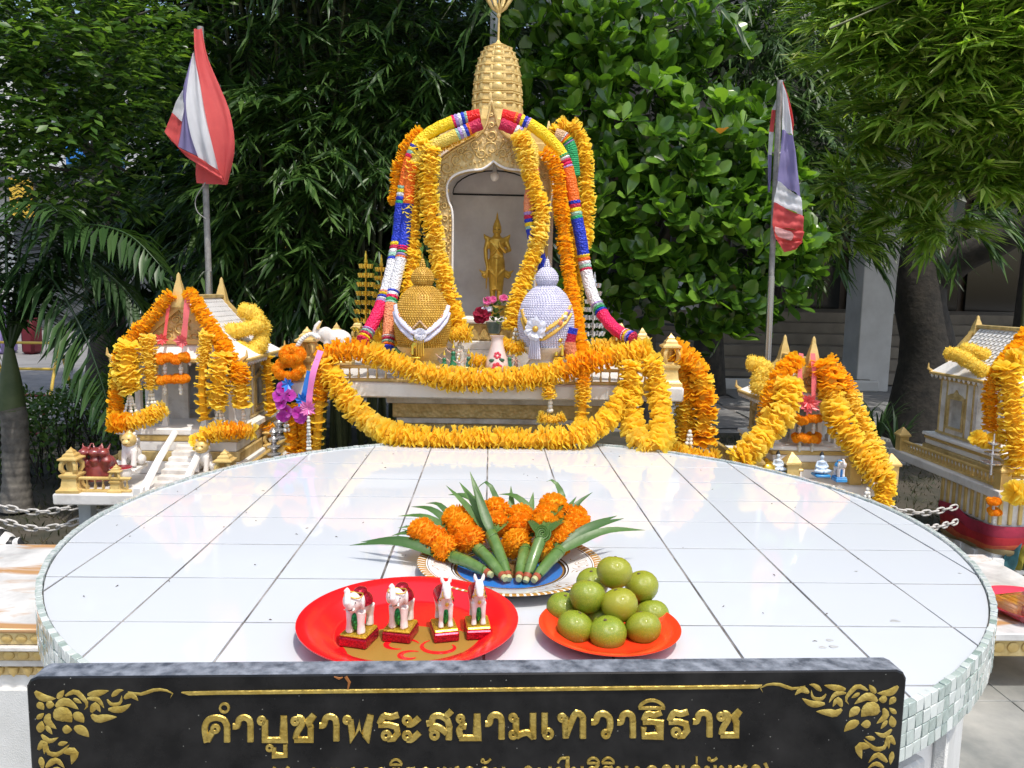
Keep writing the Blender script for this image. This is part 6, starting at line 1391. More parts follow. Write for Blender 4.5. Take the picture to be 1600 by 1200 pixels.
LANCE = (np.array([(0,0,0),(-.5,.30,.18),(0,.38,0),(.5,.30,.18),(0,1,-.12)]), [(0,2,4,1),(0,3,4,2)])
BROAD = (np.array([(0,0,0),(-.34,.32,.09),(-.5,.62,.10),(-.30,.88,.04),(0,.32,0),(0,.62,-.01),(0,1,-.06),(.34,.32,.09),(.5,.62,.10),(.30,.88,.04)]), [(0,4,1),(1,4,5,2),(2,5,6,3),(0,7,4),(4,7,8,5),(5,8,9,6)])
OVAL = (np.array([(0,0,0),(-.5,.45,.10),(0,.5,0),(.5,.45,.10),(0,1,-.05)]), [(0,2,1),(0,3,2),(1,2,4),(2,3,4)])
def nrm(a): return a/np.maximum(1e-9, np.linalg.norm(a, axis=1))[:,None]
def leaf_arrays(pos, d, up, Ln, Wd, tmpl):
    T, F = tmpl; d = nrm(d); s = nrm(np.cross(d, up)); n = np.cross(s, d)
    V = pos[:,None,:]+s[:,None,:]*(T[None,:,0:1]*Wd[:,None,None])+d[:,None,:]*(T[None,:,1:2]*Ln[:,None,None])+n[:,None,:]*(T[None,:,2:3]*Wd[:,None,None])
    return V
def leaf_mesh(name, V, tmpl, m):
    T, F = tmpl; N_ = len(V); k = len(T); me = bpy.data.meshes.new(name); me.vertices.add(N_*k); me.vertices.foreach_set('co', V.reshape(-1).astype(np.float32))
    lens = [len(f) for f in F]; flat = np.concatenate([np.array(f) for f in F]); tot = len(flat)
    idx = (flat[None,:]+np.arange(N_)[:,None]*k).reshape(-1); me.loops.add(N_*tot); me.loops.foreach_set('vertex_index', idx.astype(np.int32))
    me.polygons.add(N_*len(F)); st = np.concatenate([[0], np.cumsum(lens)[:-1]]); me.polygons.foreach_set('loop_start', (st[None,:]+np.arange(N_)[:,None]*tot).reshape(-1).astype(np.int32))
    me.materials.append(m); me.update(calc_edges=True); me.shade_smooth(); return me
def foliage(name, parent, V, tmpl, m):
    o = link(name, leaf_mesh(name, V, tmpl, m), parent); o.location = -wloc(parent); return struct(o, 'stuff')
def sph(n): return nrm(rng.normal(size=(n,3)))
def clump_points(cl, n, front=.55, shell=.45):
    out = []; nn = []
    w = np.array([c[3]**2 for c in cl]); w = w/w.sum()
    for c, k in zip(cl, (w*n).astype(int)+1):
        v = sph(k*2); keep = (v[:,1] < .25) | (rng.random(len(v)) > front); v = v[keep][:k]
        r = c[3]*(shell+(1-shell)*rng.random(len(v))**.5); out.append(np.array(c[:3])+v*r[:,None]*np.array([1,.8,.92])); nn.append(v)
    return np.concatenate(out), np.concatenate(nn)
def limb_tree(parent, base, top, r0, r1, cl, bark, trunk_pts=None, nb=14):
    pts = trunk_pts or [base, base.lerp(top, .5)+Vector((.05,.03,0)), top]; q = spline(pts, n=14)
    MB().tube(q, [r0+(r1-r0)*i/13+(r0*.5*max(0, 1-i/2.0)) for i in range(14)], 14).obj('trunk', bark, parent, 80)
    for c in cl[:nb]:
        e = Vector(c[:3]); s = q[min(13, 6+int(random.random()*7))]
        MB().tube(spline([s, s.lerp(e, .5)+Vector((0,0,.12)), e], n=8), [r1*.7*(1-i/9) for i in range(8)], 6).obj('limb', bark, parent, 80)
bark = mat('bark', (.045,.038,.030), .9, 0, (.02,.018,.015), 12, 1.5, 30); barkg = mat('bark_grey', (.16,.145,.12), .85, 0, (.07,.06,.05), 14, 1.0, 30)
def cpx(lst, unit=1217): return [(*P(a, b, Y), r) for a, b, Y, r in lst]

# ---- large-leaved tree right of the spire
bl = leaf_mat('glossy_leaf', [(.035,.085,.014),(.065,.15,.02),(.12,.25,.03),(.23,.40,.055)], .18, .36, .8)
bigt = thing('broadleaf_tree', 'tree with large glossy rounded leaves right of the gilded spire', 'tree', (*P(1010,560,4.9).xy, 0))
CL = cpx([(850,60,4.7,.28),(930,70,4.6,.32),(1040,60,4.7,.34),(1120,120,4.75,.24),(830,160,4.8,.25),(900,150,4.6,.28),(985,180,4.55,.36),(1080,240,4.5,.36),(1150,230,4.6,.24),(1195,300,4.6,.22),(950,300,4.6,.36),(1050,350,4.5,.36),(1150,370,4.45,.32),(1225,390,4.5,.22),(960,420,4.6,.32),(1060,460,4.5,.30),(1140,470,4.45,.24),(1215,440,4.5,.20),(1130,530,4.45,.13),(960,500,4.7,.22),(1190,190,4.8,.16)])
limb_tree(bigt, bigt.location.copy(), P(1010,180,4.9), .05, .03, CL, barkg, None, 21)
pc, nv = clump_points(CL, 880)
pos = []; dr = []; upv = []; Ln = []; Wd = []
for p, v in zip(pc, nv):
    ax = v*.6+np.array([0,-.25,.75]); ax /= np.linalg.norm(ax); a0 = rng.random()*6
    t1 = np.cross(ax, [0.3,1,.2]); t1 /= np.linalg.norm(t1); t2 = np.cross(ax, t1); k = rng.integers(5, 9)
    for j in range(k):
        a = a0+2*pi*j/k+rng.normal()*.25; op = rng.uniform(.35, 1.25); d = ax*math.cos(op)+(t1*math.cos(a)+t2*math.sin(a))*math.sin(op)
        pos.append(p+d*.01); dr.append(d); upv.append(ax+rng.normal(size=3)*.25); L_ = rng.uniform(.065,.145); Ln.append(L_); Wd.append(L_*rng.uniform(.5,.62))
pos, dr, upv, Ln, Wd = map(np.array, (pos, dr, upv, Ln, Wd))
score = pos[:,1]-Ln*6+.25*np.abs(pos[:,2]-1.6); vis = (pos[:,2] < P(1000,5,4.6).z); order = np.argsort(np.where(vis, score, 99)); near = order[:300]; rest = order[300:]
foliage('crown', bigt, leaf_arrays(pos[rest], dr[rest], upv[rest], Ln[rest], Wd[rest], BROAD), BROAD, bl)
lms = []
for k in range(3):
    T = BROAD[0].copy(); T[:,2] += .1*k*(T[:,1]**2)*(-1)**k; mb = MB(); mb.add([tuple(v*np.array([.56,1,.56])) for v in T], BROAD[1]); lms.append(mb.mesh('leaf', bl, 180))
for i in near:
    d = Vector(dr[i]).normalized(); s = d.cross(Vector(upv[i])).normalized(); n = s.cross(d); M = Matrix.Identity(4)
    for r in range(3): M[r][0] = s[r]; M[r][1] = d[r]; M[r][2] = n[r]; M[r][3] = pos[i][r]-bigt.location[r]
    o = link('leaf', lms[int(rng.integers(3))], bigt); o.matrix_local = M @ Matrix.Diagonal((Wd[i]/.56, Ln[i], Ln[i], 1))
    if rng.random() < .012: o.data = o.data.copy(); o.data.materials[0] = MATS.get('dead_leaf') or mat('dead_leaf', (.55,.24,.03), .5, trans=.3)

# ---- bamboo
def bamboo(label, cl, nspray, culms, cols, leafL, droop, group=None, trans=.3, rough=.42, zs=.85):
    b = Vector(culms[0][0]); t = thing('bamboo_clump', label, 'bamboo', (b.x, b.y, 0), group); m = leaf_mat('bamboo_leaf_%d' % len(bpy.data.materials), cols, rough, trans)
    cm_ = mat('culm_%d' % len(MATS), (.09,.10,.03), .45, 0, (.05,.06,.02), 6)
    for pts in culms:
        q = spline(pts, n=16); MB().tube(q, [.020*(1-.8*i/15)+.003*(i % 3 == 0) for i in range(16)], 7).obj('culm', cm_, t, 80)
    pos = []; dr = []; upv = []; Ln = []; Wd = []; w = np.array([c[3]**2 for c in cl]); w = w/w.sum(); twg = MB()
    for c, nb in zip(cl, (w*nspray/7).astype(int)+1):
        for b_ in range(nb):
            v = sph(1)[0]; v[1] = -abs(v[1])*.9 if rng.random() < .75 else v[1]; s0 = np.array(c[:3])+v*np.array([1,1,zs])*c[3]*rng.uniform(.05,.75); ax = v*np.array([1,.7,.5])+np.array([rng.normal()*.3,-.15,.25-droop*.4]); ax /= np.linalg.norm(ax)
            Lb = c[3]*rng.uniform(.7,1.4); k = int(rng.integers(6,11)); big = rng.uniform(.65,1.35); prev = None
            for n_ in range(k):
                t_ = (n_+1)/k; p = s0+ax*Lb*t_+np.array([0,0,-droop*1.1*Lb*t_*t_]); tg = ax+np.array([0,0,-2.2*droop*t_]); tg /= np.linalg.norm(tg); sd = np.cross(tg, [0,0,1.0]); sd /= np.linalg.norm(sd)+1e-9
                for q_ in range(int(rng.integers(2,5))):
                    f = rng.uniform(-1,1); d = tg*rng.uniform(.5,1)+sd*f*.9+np.array([0,-.1,-.25*rng.random()-droop*.3])+rng.normal(size=3)*.12
                    pos.append(p+rng.normal(size=3)*.008); dr.append(d); upv.append(np.array([0,-.35,1])+rng.normal(size=3)*.3); L_ = leafL*big*rng.uniform(.6,1.25); Ln.append(L_); Wd.append(L_*rng.uniform(.095,.15))
            if b_ % 3 == 0: twg.tube([Vector(s0), Vector(s0+ax*Lb*.5+np.array([0,0,-droop*.28*Lb])), Vector(s0+ax*Lb*.95+np.array([0,0,-droop*1.0*Lb]))], [.003,.002,.001], 4)
    struct(twg.obj('twigs', cm_, t, 80), 'stuff')
    pos, dr, upv, Ln, Wd = map(np.array, (pos, dr, upv, Ln, Wd)); foliage('foliage', t, leaf_arrays(pos, dr, upv, Ln, Wd, LANCE), LANCE, m); return t
def culmset(n, x0, x1, y0, y1, h, lean):
    out = []
    for k in range(n):
        b = Vector((random.uniform(x0,x1), random.uniform(y0,y1), 0)); l = Vector((random.uniform(-1,1)*lean, random.uniform(-1.0,.5)*lean, 0)); out.append([b, b+Vector((0,0,h*.45))+l*.15, b+Vector((0,0,h*.8))+l*.5, b+Vector((0,0,h))+l])
    return out
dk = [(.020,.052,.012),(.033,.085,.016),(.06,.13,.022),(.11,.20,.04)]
CB = cpx([(380,60,5.2,.5),(480,40,5.3,.5),(580,60,5.2,.5),(680,60,5.2,.45),(740,40,5.4,.4),(360,180,5.2,.42),(450,180,5.0,.45),(540,190,5.0,.45),(630,170,5.0,.42),(700,170,5.1,.4),(380,300,5.1,.4),(470,300,4.9,.42),(560,290,4.9,.4),(630,290,5.0,.35),(400,390,5.1,.32),(480,420,4.95,.34),(550,410,4.95,.32),(590,480,5.1,.28),(500,490,5.1,.26),(430,470,5.2,.24),(750,120,5.1,.35),(800,60,5.3,.4),(330,330,5.2,.3),(300,400,5.3,.25),(280,300,5.3,.3),(340,440,5.3,.2)])
CB += [(x_, y_, z_, .6) for x_ in (-1.9,-1.3,-.7,-.1,.4) for y_, z_ in ((4.85,3.55),(5.4,4.1),(6.0,4.4))]
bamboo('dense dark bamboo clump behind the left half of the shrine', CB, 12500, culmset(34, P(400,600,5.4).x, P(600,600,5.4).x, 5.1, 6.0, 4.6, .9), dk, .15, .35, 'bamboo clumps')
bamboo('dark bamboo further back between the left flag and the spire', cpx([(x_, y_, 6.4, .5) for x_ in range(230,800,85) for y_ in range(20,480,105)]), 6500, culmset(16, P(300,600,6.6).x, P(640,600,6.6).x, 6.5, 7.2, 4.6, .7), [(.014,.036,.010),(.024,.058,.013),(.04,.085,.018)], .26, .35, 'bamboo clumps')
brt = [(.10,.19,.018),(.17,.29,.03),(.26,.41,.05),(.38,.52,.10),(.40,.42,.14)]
CBR = cpx([(1310,20,4.7,.20),(1390,10,4.6,.30),(1480,20,4.5,.32),(1570,20,4.5,.32),(1350,90,4.7,.22),(1430,95,4.6,.30),(1520,90,4.5,.30),(1610,90,4.5,.28),(1400,180,4.7,.24),(1480,185,4.6,.26),(1575,190,4.5,.28),(1330,215,4.8,.14),(1330,290,4.9,.18),(1430,270,4.8,.2),(1520,275,4.6,.2),(1600,280,4.6,.22),(1400,345,4.9,.14),(1470,350,4.8,.15),(1320,370,5.0,.14)])
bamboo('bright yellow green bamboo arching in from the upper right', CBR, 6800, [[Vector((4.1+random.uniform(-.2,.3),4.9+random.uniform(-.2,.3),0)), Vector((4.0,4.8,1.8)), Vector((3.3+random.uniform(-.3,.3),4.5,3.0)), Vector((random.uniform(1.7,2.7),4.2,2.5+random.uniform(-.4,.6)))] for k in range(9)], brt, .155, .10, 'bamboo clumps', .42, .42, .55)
CBD = cpx([(1330,350,5.6,.22),(1400,350,5.6,.22),(1300,320,5.6,.3),(1240,250,5.9,.4),(1500,340,5.4,.2),(1260,400,5.8,.2),(1180,90,6.2,.5),(1260,60,6.2,.5),(1200,170,6.2,.4)])
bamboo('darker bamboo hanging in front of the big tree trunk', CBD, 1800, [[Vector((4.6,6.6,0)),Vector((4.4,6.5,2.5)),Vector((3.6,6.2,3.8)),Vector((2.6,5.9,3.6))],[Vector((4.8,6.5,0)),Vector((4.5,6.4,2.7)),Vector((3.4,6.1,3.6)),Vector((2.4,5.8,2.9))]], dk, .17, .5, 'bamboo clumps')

# ---- small-leaved tree, upper left
sl_ = leaf_mat('small_tree_leaf', [(.03,.07,.015),(.05,.115,.02),(.09,.18,.028),(.18,.29,.05)], .33, .35, .5)
lt = thing('small_leaved_tree', 'tree with small oval leaves filling the upper left corner', 'tree', (-3.7, 4.6, 0))
CT = cpx([(-30,20,4.0,.4),(60,30,3.9,.4),(150,30,3.9,.38),(240,15,4.4,.30),(300,5,4.5,.2),(20,120,3.9,.36),(100,130,3.8,.36),(180,120,4.2,.28),(225,110,4.4,.18),(10,210,3.9,.3),(90,220,3.85,.28),(160,210,4.2,.24),(205,200,4.4,.15),(30,270,4.0,.2),(130,270,4.0,.18),(200,270,4.1,.14)])
limb_tree(lt, lt.location.copy(), P(60,60,4.4), .09, .04, CT, barkg, [lt.location.copy(), Vector((-3.6,4.6,1.4)), P(-60,60,4.6)], 16)
pc, nv = clump_points(CT+[(-2.6+.5*k,4.7+.15*(k%2),3.25,.4) for k in range(4)], 1700, .5, .3); pos = []; dr = []; upv = []; Ln = []
for p, v in zip(pc, nv):
    ax = v*.7+np.array([rng.normal()*.4,-.3,rng.normal()*.3-.05]); ax /= np.linalg.norm(ax); sd = np.cross(ax, [0,0,1.0]); sd /= np.linalg.norm(sd)+1e-9
    for j in range(8):
        s = (-1)**j; d = ax*.6+sd*s*.8+rng.normal(size=3)*.15; pos.append(p+ax*.022*j); dr.append(d); upv.append(np.array([0,-.35,1])+rng.normal(size=3)*.3); Ln.append(rng.uniform(.048,.075))
pos, dr, upv, Ln = map(np.array, (pos, dr, upv, Ln)); foliage('crown', lt, leaf_arrays(pos, dr, upv, Ln, Ln*.46, OVAL), OVAL, sl_)

# ---- big dark tree on the right
tb = P(1440,690,6.2); bt = thing('dark_tree', 'massive dark tree trunk right of the grey pillar', 'tree', (tb.x, tb.y, 0))
q = spline([Vector((tb.x,tb.y,-.05)), Vector((tb.x+.0,tb.y,.7)), P(1438,480,6.2), P(1450,350,6.3), P(1470,150,6.5), P(1480,-100,6.8)], n=20)
MB().tube(q, [.32-.10*min(1,i/4)-.006*i for i in range(20)], 18).obj('trunk', bark, bt, 80)
MB().tube(spline([P(1455,440,6.2), P(1510,400,6.0), P(1570,375,5.8), P(1640,330,5.6)], n=12), [.14-.006*i for i in range(12)], 10).obj('limb', bark, bt, 80)
for (a, b, c, d) in ((1450,200,1300,-60),(1460,120,1600,-150),(1460,180,1350,60)): MB().tube(spline([P(a,b,6.4), P((a+c)/2,(b+d)/2-20,6.6), P(c,d,6.8)], n=8), [.1-.01*i for i in range(8)], 8).obj('limb', bark, bt, 80)
CD = [(tb.x+random.uniform(-2.4,2.4), tb.y+random.uniform(.5,3.6), random.uniform(3.6,6.0), random.uniform(.6,1.0)) for k in range(26)]+cpx([(1250,20,7.4,.6),(1150,30,7.6,.6),(1290,180,7.4,.4),(1400,60,7.2,.6),(1560,250,6.8,.5),(1240,200,7.6,.4)])
dl = leaf_mat('dark_leaf', [(.010,.026,.008),(.016,.042,.010),(.028,.065,.014)], .4, .2)
pc, nv = clump_points(CD, 2200, .3, .3); pos = np.repeat(pc, 5, 0)+rng.normal(size=(len(pc)*5,3))*.05; dr = np.repeat(nv, 5, 0)*.5+rng.normal(size=pos.shape)*.6; upv = np.array([0,-.3,1])+rng.normal(size=pos.shape)*.4; Ln = rng.uniform(.10,.17, len(pos))
foliage('crown', bt, leaf_arrays(pos, dr, upv, Ln, Ln*.42, OVAL), OVAL, dl)

# ---- taller trees further back, each its own thing
def back_tree(label, x, y, h, r, n, seed, cols, zlow=1.5):
    t = thing('background_tree', label, 'tree', (x, y, 0), 'trees behind the shrine'); random.seed(seed)
    cl = [(x+random.uniform(-r,r), y+random.uniform(-r*.5,r*.6), random.uniform(zlow, h), random.uniform(.5,.95)) for k in range(22)]
    limb_tree(t, Vector((x,y,0)), Vector((x,y,h*.7)), .16, .08, cl, bark, None, 12)
    pc, nv = clump_points(cl, n, .3, .3); pos = np.repeat(pc, 6, 0)+rng.normal(size=(len(pc)*6,3))*.07; dr = np.repeat(nv, 6, 0)*.5+rng.normal(size=pos.shape)*.6; upv = np.array([0,-.3,1])+rng.normal(size=pos.shape)*.4; Ln = rng.uniform(.12,.20, len(pos))
    foliage('crown', t, leaf_arrays(pos, dr, upv, Ln, Ln*.4, OVAL), OVAL, leaf_mat('back_leaf_%d' % seed, cols, .45, .2))
dd = [(.012,.030,.008),(.02,.05,.012),(.035,.08,.016)]
back_tree('dark leafy tree far behind the left bamboo', -1.6, 8.2, 6.5, 1.7, 1300, 1, dd, 1.6)
back_tree('dark leafy tree far behind the gilded spire', .6, 8.6, 7.0, 1.8, 1300, 2, dd, 1.0)
back_tree('dark leafy tree behind the large-leaved tree', 2.5, 8.9, 7.0, 1.7, 1200, 3, dd, 2.3)
back_tree('tall dark tree standing behind the left flag', -3.6, 7.4, 6.5, 1.5, 1000, 4, dd, 3.0)
back_tree('dark tree behind the bright bamboo at the far right', 5.6, 8.0, 6.5, 1.6, 1000, 5, dd, 2.6)
random.seed(21)
# ---- palm on the left
palm_m = leaf_mat('palm_leaf', [(.02,.05,.014),(.032,.075,.02),(.055,.11,.03)], .33, .22, .6)
pb = PZ(26, 795, 0); pal = thing('palm_tree', 'palm with ringed grey trunk and dark drooping fronds on the left', 'palm', pb)
ct = P(14, 540, pb.y)
rt_ = .062; q = spline([pb, pb.lerp(ct, .5)+Vector((.01,0,0)), pb.lerp(ct, .62)], n=40)
MB().tube(q, [rt_*(1.25-.3*min(1,i/12))+(.004 if i % 3 == 0 else 0) for i in range(40)], 16).obj('trunk', mat('palm_trunk', (.20,.18,.15), .8, 0, (.10,.09,.08), 20, .6, 40), pal, 40)
q = spline([pb.lerp(ct, .61), pb.lerp(ct, .8), ct], n=10); MB().tube(q, [rt_*.98,rt_*.96,rt_*.92,rt_*.86,rt_*.78,rt_*.7,rt_*.6,rt_*.5,rt_*.4,rt_*.3], 16).obj('crownshaft', mat('palm_green', (.10,.13,.05), .5, 0, (.06,.09,.03), 10), pal, 60)
def frond(parent, base, tip, lift, n=44, LL=.34, hang=.55, wd=.026):
    base = Vector(base); tip = Vector(tip); md = base.lerp(tip, .45)+Vector((0,0,lift)); q = spline([base, base.lerp(md, .6)+Vector((0,0,lift*.25)), md, md.lerp(tip, .6)+Vector((0,0,lift*.2)), tip], n=30)
    mb = MB().tube(q, [.012*(1-.85*i/29) for i in range(30)], 6)
    for i in range(n):
        f = .12+.88*i/(n-1); x_ = f*29; a = int(min(28, x_)); p = q[a].lerp(q[a+1], x_-a); tg = (q[a+1]-q[a]).normalized(); sd = tg.cross(Vector((0,0,1))); sd = sd.normalized() if sd.length > 1e-3 else Vector((1,0,0))
        L_ = LL*(math.sin(pi*(.12+.80*f))**.7)
        for s in (-1,1):
            d = (sd*s*.75+tg*.55+Vector((0,0,-hang*random.uniform(.5,1.3)))+Vector((random.uniform(-.1,.1),random.uniform(-.1,.1),0))).normalized(); m1 = p+(d+Vector((0,0,.28))).normalized()*L_*.5; e = m1+(d+Vector((0,0,-.45))).normalized()*L_*.5; w = d.cross(Vector((0,0,1))).normalized()*wd*.5
            mb.add([p, m1-w, m1+Vector((0,0,-.006)), m1+w, e], [(0,2,4,1),(0,3,4,2)])
    mb.obj('frond', palm_m, parent, 180)
for (a, b, Y, lift) in [(255,420,3.6,.42),(225,330,4.2,.35),(130,262,4.4,.3),(10,240,4.3,.2),(-90,330,4.0,.3),(262,560,3.9,.5),(175,650,3.6,.5),(-80,620,3.5,.4),(300,500,4.3,.5),(90,330,3.5,.3)]:
    frond(pal, ct+Vector((0,0,-.03)), P(a,b,Y), lift)
# ---- hedge
hd = thing('clipped_hedge', 'low green hedge with bare twigs behind the left chains', 'hedge', P(100,740,4.4)-Vector((0,0,P(100,740,4.4).z)))
n = 9000; X = rng.uniform(-3.6,-1.75,n); Y_ = rng.uniform(4.25,4.75,n); Zt = .50+.05*np.sin(X*5)+.04*np.sin(X*13)
Z = np.where(rng.random(n) < .75, Zt-rng.random(n)**2*.28, rng.uniform(.05,.4,n)); pos = np.stack([X,Y_,Z],1); dr = rng.normal(size=(n,3))+np.array([0,-.3,.4]); upv = np.array([0,-.2,1])+rng.normal(size=(n,3))*.4; Ln = rng.uniform(.025,.045,n)
foliage('leaves', hd, leaf_arrays(pos, dr, upv, Ln, Ln*.5, OVAL), OVAL, leaf_mat('hedge_leaf', [(.05,.10,.015),(.08,.16,.025),(.12,.22,.04)], .45, .25))
tw = MB()
for k in range(110):
    x = random.uniform(-3.5,-1.8); y = random.uniform(4.3,4.65); e = Vector((x+random.uniform(-.15,.15), y-.05, random.uniform(.3,.5))); tw.tube([(x,y,0), Vector((x,y,0)).lerp(e,.5)+Vector((random.uniform(-.04,.04),0,0)), e], [.006,.0045,.002], 5)
struct(tw.obj('twigs', bark, hd, 80), 'stuff')
# ---- spiky plants and ground cover on the right
sp_m = leaf_mat('spiky_leaf', [(.02,.05,.014),(.03,.075,.02),(.05,.10,.03)], .4, .2)
for i, (a, b, Y, hh_) in enumerate(((1372,690,6.0,.42),(1400,700,5.6,.34),(1345,690,6.3,.34))):
    c = P(a,b,Y); c.z = 0; t = thing('spiky_plant', ('tallest spiky leaved plant left of the dark trunk','small spiky plant at the foot of the dark trunk','small spiky plant near the right spirit house roof')[i], 'plant', c, 'spiky plants by the dark trunk')
    for k in range(26):
        an = random.uniform(0,6.3); L_ = hh_*random.uniform(.7,1.1); e = c+Vector((math.cos(an)*L_*.55, math.sin(an)*L_*.5, L_*random.uniform(.5,1))); blade([c, c.lerp(e,.5)+Vector((0,0,L_*.2)), e], .012, sp_m, t, n=6)
n = 16000; X = np.concatenate([rng.uniform(1.2,4.4,n//2), rng.uniform(-4,-1.2,n//2)]); Y_ = rng.uniform(3.1,6.2,n); pos = np.stack([X,Y_,np.full(n,-.014)],1); dr = rng.normal(size=(n,3))*.6+np.array([0,0,1]); Ln = rng.uniform(.02,.05,n)
o = link('ground_cover', leaf_mesh('ground_cover', leaf_arrays(pos, dr, rng.normal(size=(n,3)), Ln, Ln*.16, LANCE), LANCE, leaf_mat('grass_dry', [(.03,.045,.014),(.05,.055,.02),(.085,.065,.03)], .7, .2))); tag(o, 'sparse dark ground cover and dry grass on the planting bed', 'grass', None, 'stuff')
# ------------------------------------------------------------------ building on the right
concrete = mat('pillar_concrete', (.60,.58,.55), .7, 0, (.48,.46,.43), 2.5, .2, 40); conlight = mat('pillar_light', (.72,.70,.67), .7, 0, (.6,.58,.55), 3)
brownp = mat('brown_panel', (.13,.085,.055), .5, 0, (.09,.06,.04), 4); glassd = mat('dark_glass', (.012,.014,.015), .08, 0, spec=.6); stepm = mat('step_stone', (.30,.25,.19), .7, 0, (.22,.18,.14), 4)
bld = thing('office_building', 'building with grey pillar, steps and dark entrance behind the right houses', 'building', (5.0, 11.0, 0))
cb = PZ(1362, 612, 0)
MB().box((cb.x,cb.y+.21,1.9), (.40,.42,3.8), .01).obj('pillar', concrete, bld)
for x_, y_ in ((cb.x+3.1,cb.y+.2),(cb.x-1.55,cb.y+2.6),(cb.x+1.5,cb.y+2.6),(cb.x+6,cb.y+.2)): MB().box((x_,y_,1.9), (.42,.42,3.8), .01).obj('pillar', conlight, bld)
for k in range(6): MB().box((cb.x+2.0,cb.y+.9+k*.33+1.6,.075+k*.15-.0), (9.0,.34+3.2,.15), .006).obj('step', stepm, bld)
zf_ = .90; yb_ = cb.y+5.2
MB().box((cb.x+2.0,yb_+1.2,2.3), (12,.2,4.6)).obj('back_wall', brownp, bld)
for k in range(9): MB().box((cb.x-3+k*1.2,yb_+1.05,zf_+1.1), (1.05,.06,2.2), .01).obj('glass_door', glassd, bld)
MB().box((cb.x+2.0,cb.y+2.7,3.95), (12,7.4,.3)).obj('soffit', concrete, bld); MB().box((cb.x+2.0,cb.y-1.0,4.6), (12.4,.3,1.6)).obj('fascia', conlight, bld)
MB().box((cb.x+5.6,cb.y+1.0,1.6), (2.4,.25,3.2)).obj('side_wall', conlight, bld)
MB().box((cb.x+2,cb.y+4,8), (12,8,6)).obj('upper_storeys', conlight, bld)
for k in range(6):
    for j in range(2): MB().box((cb.x-3+k*2,cb.y-.03,6.4+j*2.4), (1.3,.1,1.3), .02).obj('window', glassd, bld)
pl_ = thing('planter', 'low grey planter wall along the forecourt behind the shrine', 'planter', (2.6, 8.2, 0))
MB().box((3.0,9.35,.07), (3.4,.3,.14), .02).obj('kerb', concrete, pl_); MB().box((3.0,9.35,.142), (3.2,.2,.01)).obj('soil', dirt, pl_)
# bicycle
bk = PZ(1100, 612, 0); t = thing('bicycle', 'parked bicycle half hidden behind the right end of the platform', 'bicycle', (bk.x-.5, bk.y, 0)); rub = mat('rubber', (.02,.02,.02), .7); bmet = mat('bike_frame', (.05,.06,.07), .35, .4)
for x_ in (bk.x, bk.x-1.0):
    c = Vector((x_, bk.y, .31)); w = MB().tube([c+Vector((.30*math.cos(a)*.8, .30*math.cos(a)*.6, .30*math.sin(a))) for a in np.linspace(0, 2*pi, 33)], .016, 8).obj('wheel', rub, t, 80)
    sp_ = MB().tube([c+Vector((-.02,.02,0)), c+Vector((.02,-.02,0))], .02, 8)
    for k in range(14): a = 2*pi*k/14; sp_.tube([c, c+Vector((.29*math.cos(a)*.8, .29*math.cos(a)*.6, .29*math.sin(a)))], .002, 4)
    sp_.obj('spokes', silv, w, 60)
A_, B_ = Vector((bk.x,bk.y,.31)), Vector((bk.x-1,bk.y,.31)); S_ = Vector((bk.x-.68,bk.y,.80)); H_ = Vector((bk.x-.18,bk.y,.86)); C_ = Vector((bk.x-.55,bk.y,.30))
fr = MB()
for a, b in ((A_,H_),(H_+Vector((-.02,0,-.1)),S_),(S_,C_),(C_,H_+Vector((-.01,0,-.12))),(C_,B_),(S_+Vector((0,0,-.1)),B_)): fr.tube([a, a.lerp(b,.5), b], .014, 8)
fr.obj('frame', bmet, t, 60); MB().tube([H_+Vector((0,-.25,.05)), H_+Vector((.03,0,.06)), H_+Vector((0,.25,.05))], .011, 8).obj('handlebar', silv, t); MB().ell(S_+Vector((0,0,.05)), (.13,.07,.03)).obj('saddle', rub, t, 180)

# ------------------------------------------------------------------ street on the left
wallw = mat('shop_wall', (.80,.80,.78), .7, 0, (.5,.5,.48), 2); bsign = mat('sign_blue', (.02,.16,.55), .4, 0, (.05,.28,.7), 2.5); ysign = mat('sign_yellow', (.72,.46,.05), .5); shut = mat('shutter_grey', (.10,.105,.11), .6, 0, (.07,.075,.08), 3)
shp = thing('shophouse', 'pale shophouse with blue boards and grey shutters across the left street', 'building', (-9, 19, 0))
MB().box((-9,20,3.4), (16,2,6.8)).obj('wall', wallw, shp)
for k in range(6):
    MB().box((-15.2+k*2.5,18.95,1.5), (2.1,.12,2.9), .02).obj('shutter', shut, shp)
    for j in range(7): MB().box((-15.2+k*2.5,18.87,.35+j*.4), (2.05,.05,.03)).obj('shutter_rib', shut, shp)
    MB().box((-15.2+k*2.5,18.9,6.2), (1.5,.2,1.7), .03).obj('window', glassd, shp); MB().box((-15.2+k*2.5,18.78,5.25), (1.7,.3,.1), .02).obj('sill', wallw, shp)
MB().box((-9,18.6,3.45), (15.6,.9,.2), .03).obj('canopy', shut, shp)
for x_, w_ in ((-9.2,1.3),(-7.0,.9),(-5.4,.5)): MB().box((x_,18.75,4.05), (w_,.12,.55), .02).obj('board', bsign, shp)
for x_, z_ in ((-10.6,3.0),(-5.2,2.7),(-4.6,1.9)): MB().box((x_,18.2,z_), (.5,.12,.9), .02).obj('banner', ysign, shp)
MB().box((-7.9,12.6,.4), (.55,.4,.8), .04).obj('vending_cabinet', mat('cabinet_violet', (.22,.16,.42), .4, 0, (.35,.28,.55), 3), shp); MB().box((-7.3,12.6,.3), (.2,.3,.6), .04).obj('vending_cabinet', mat('cabinet_red', (.12,.004,.012), .5), shp); MB().box((-8.5,12.5,.35), (.4,.4,.7), .04).obj('vending_cabinet', mat('cabinet_green', (.18,.30,.25), .4), shp)
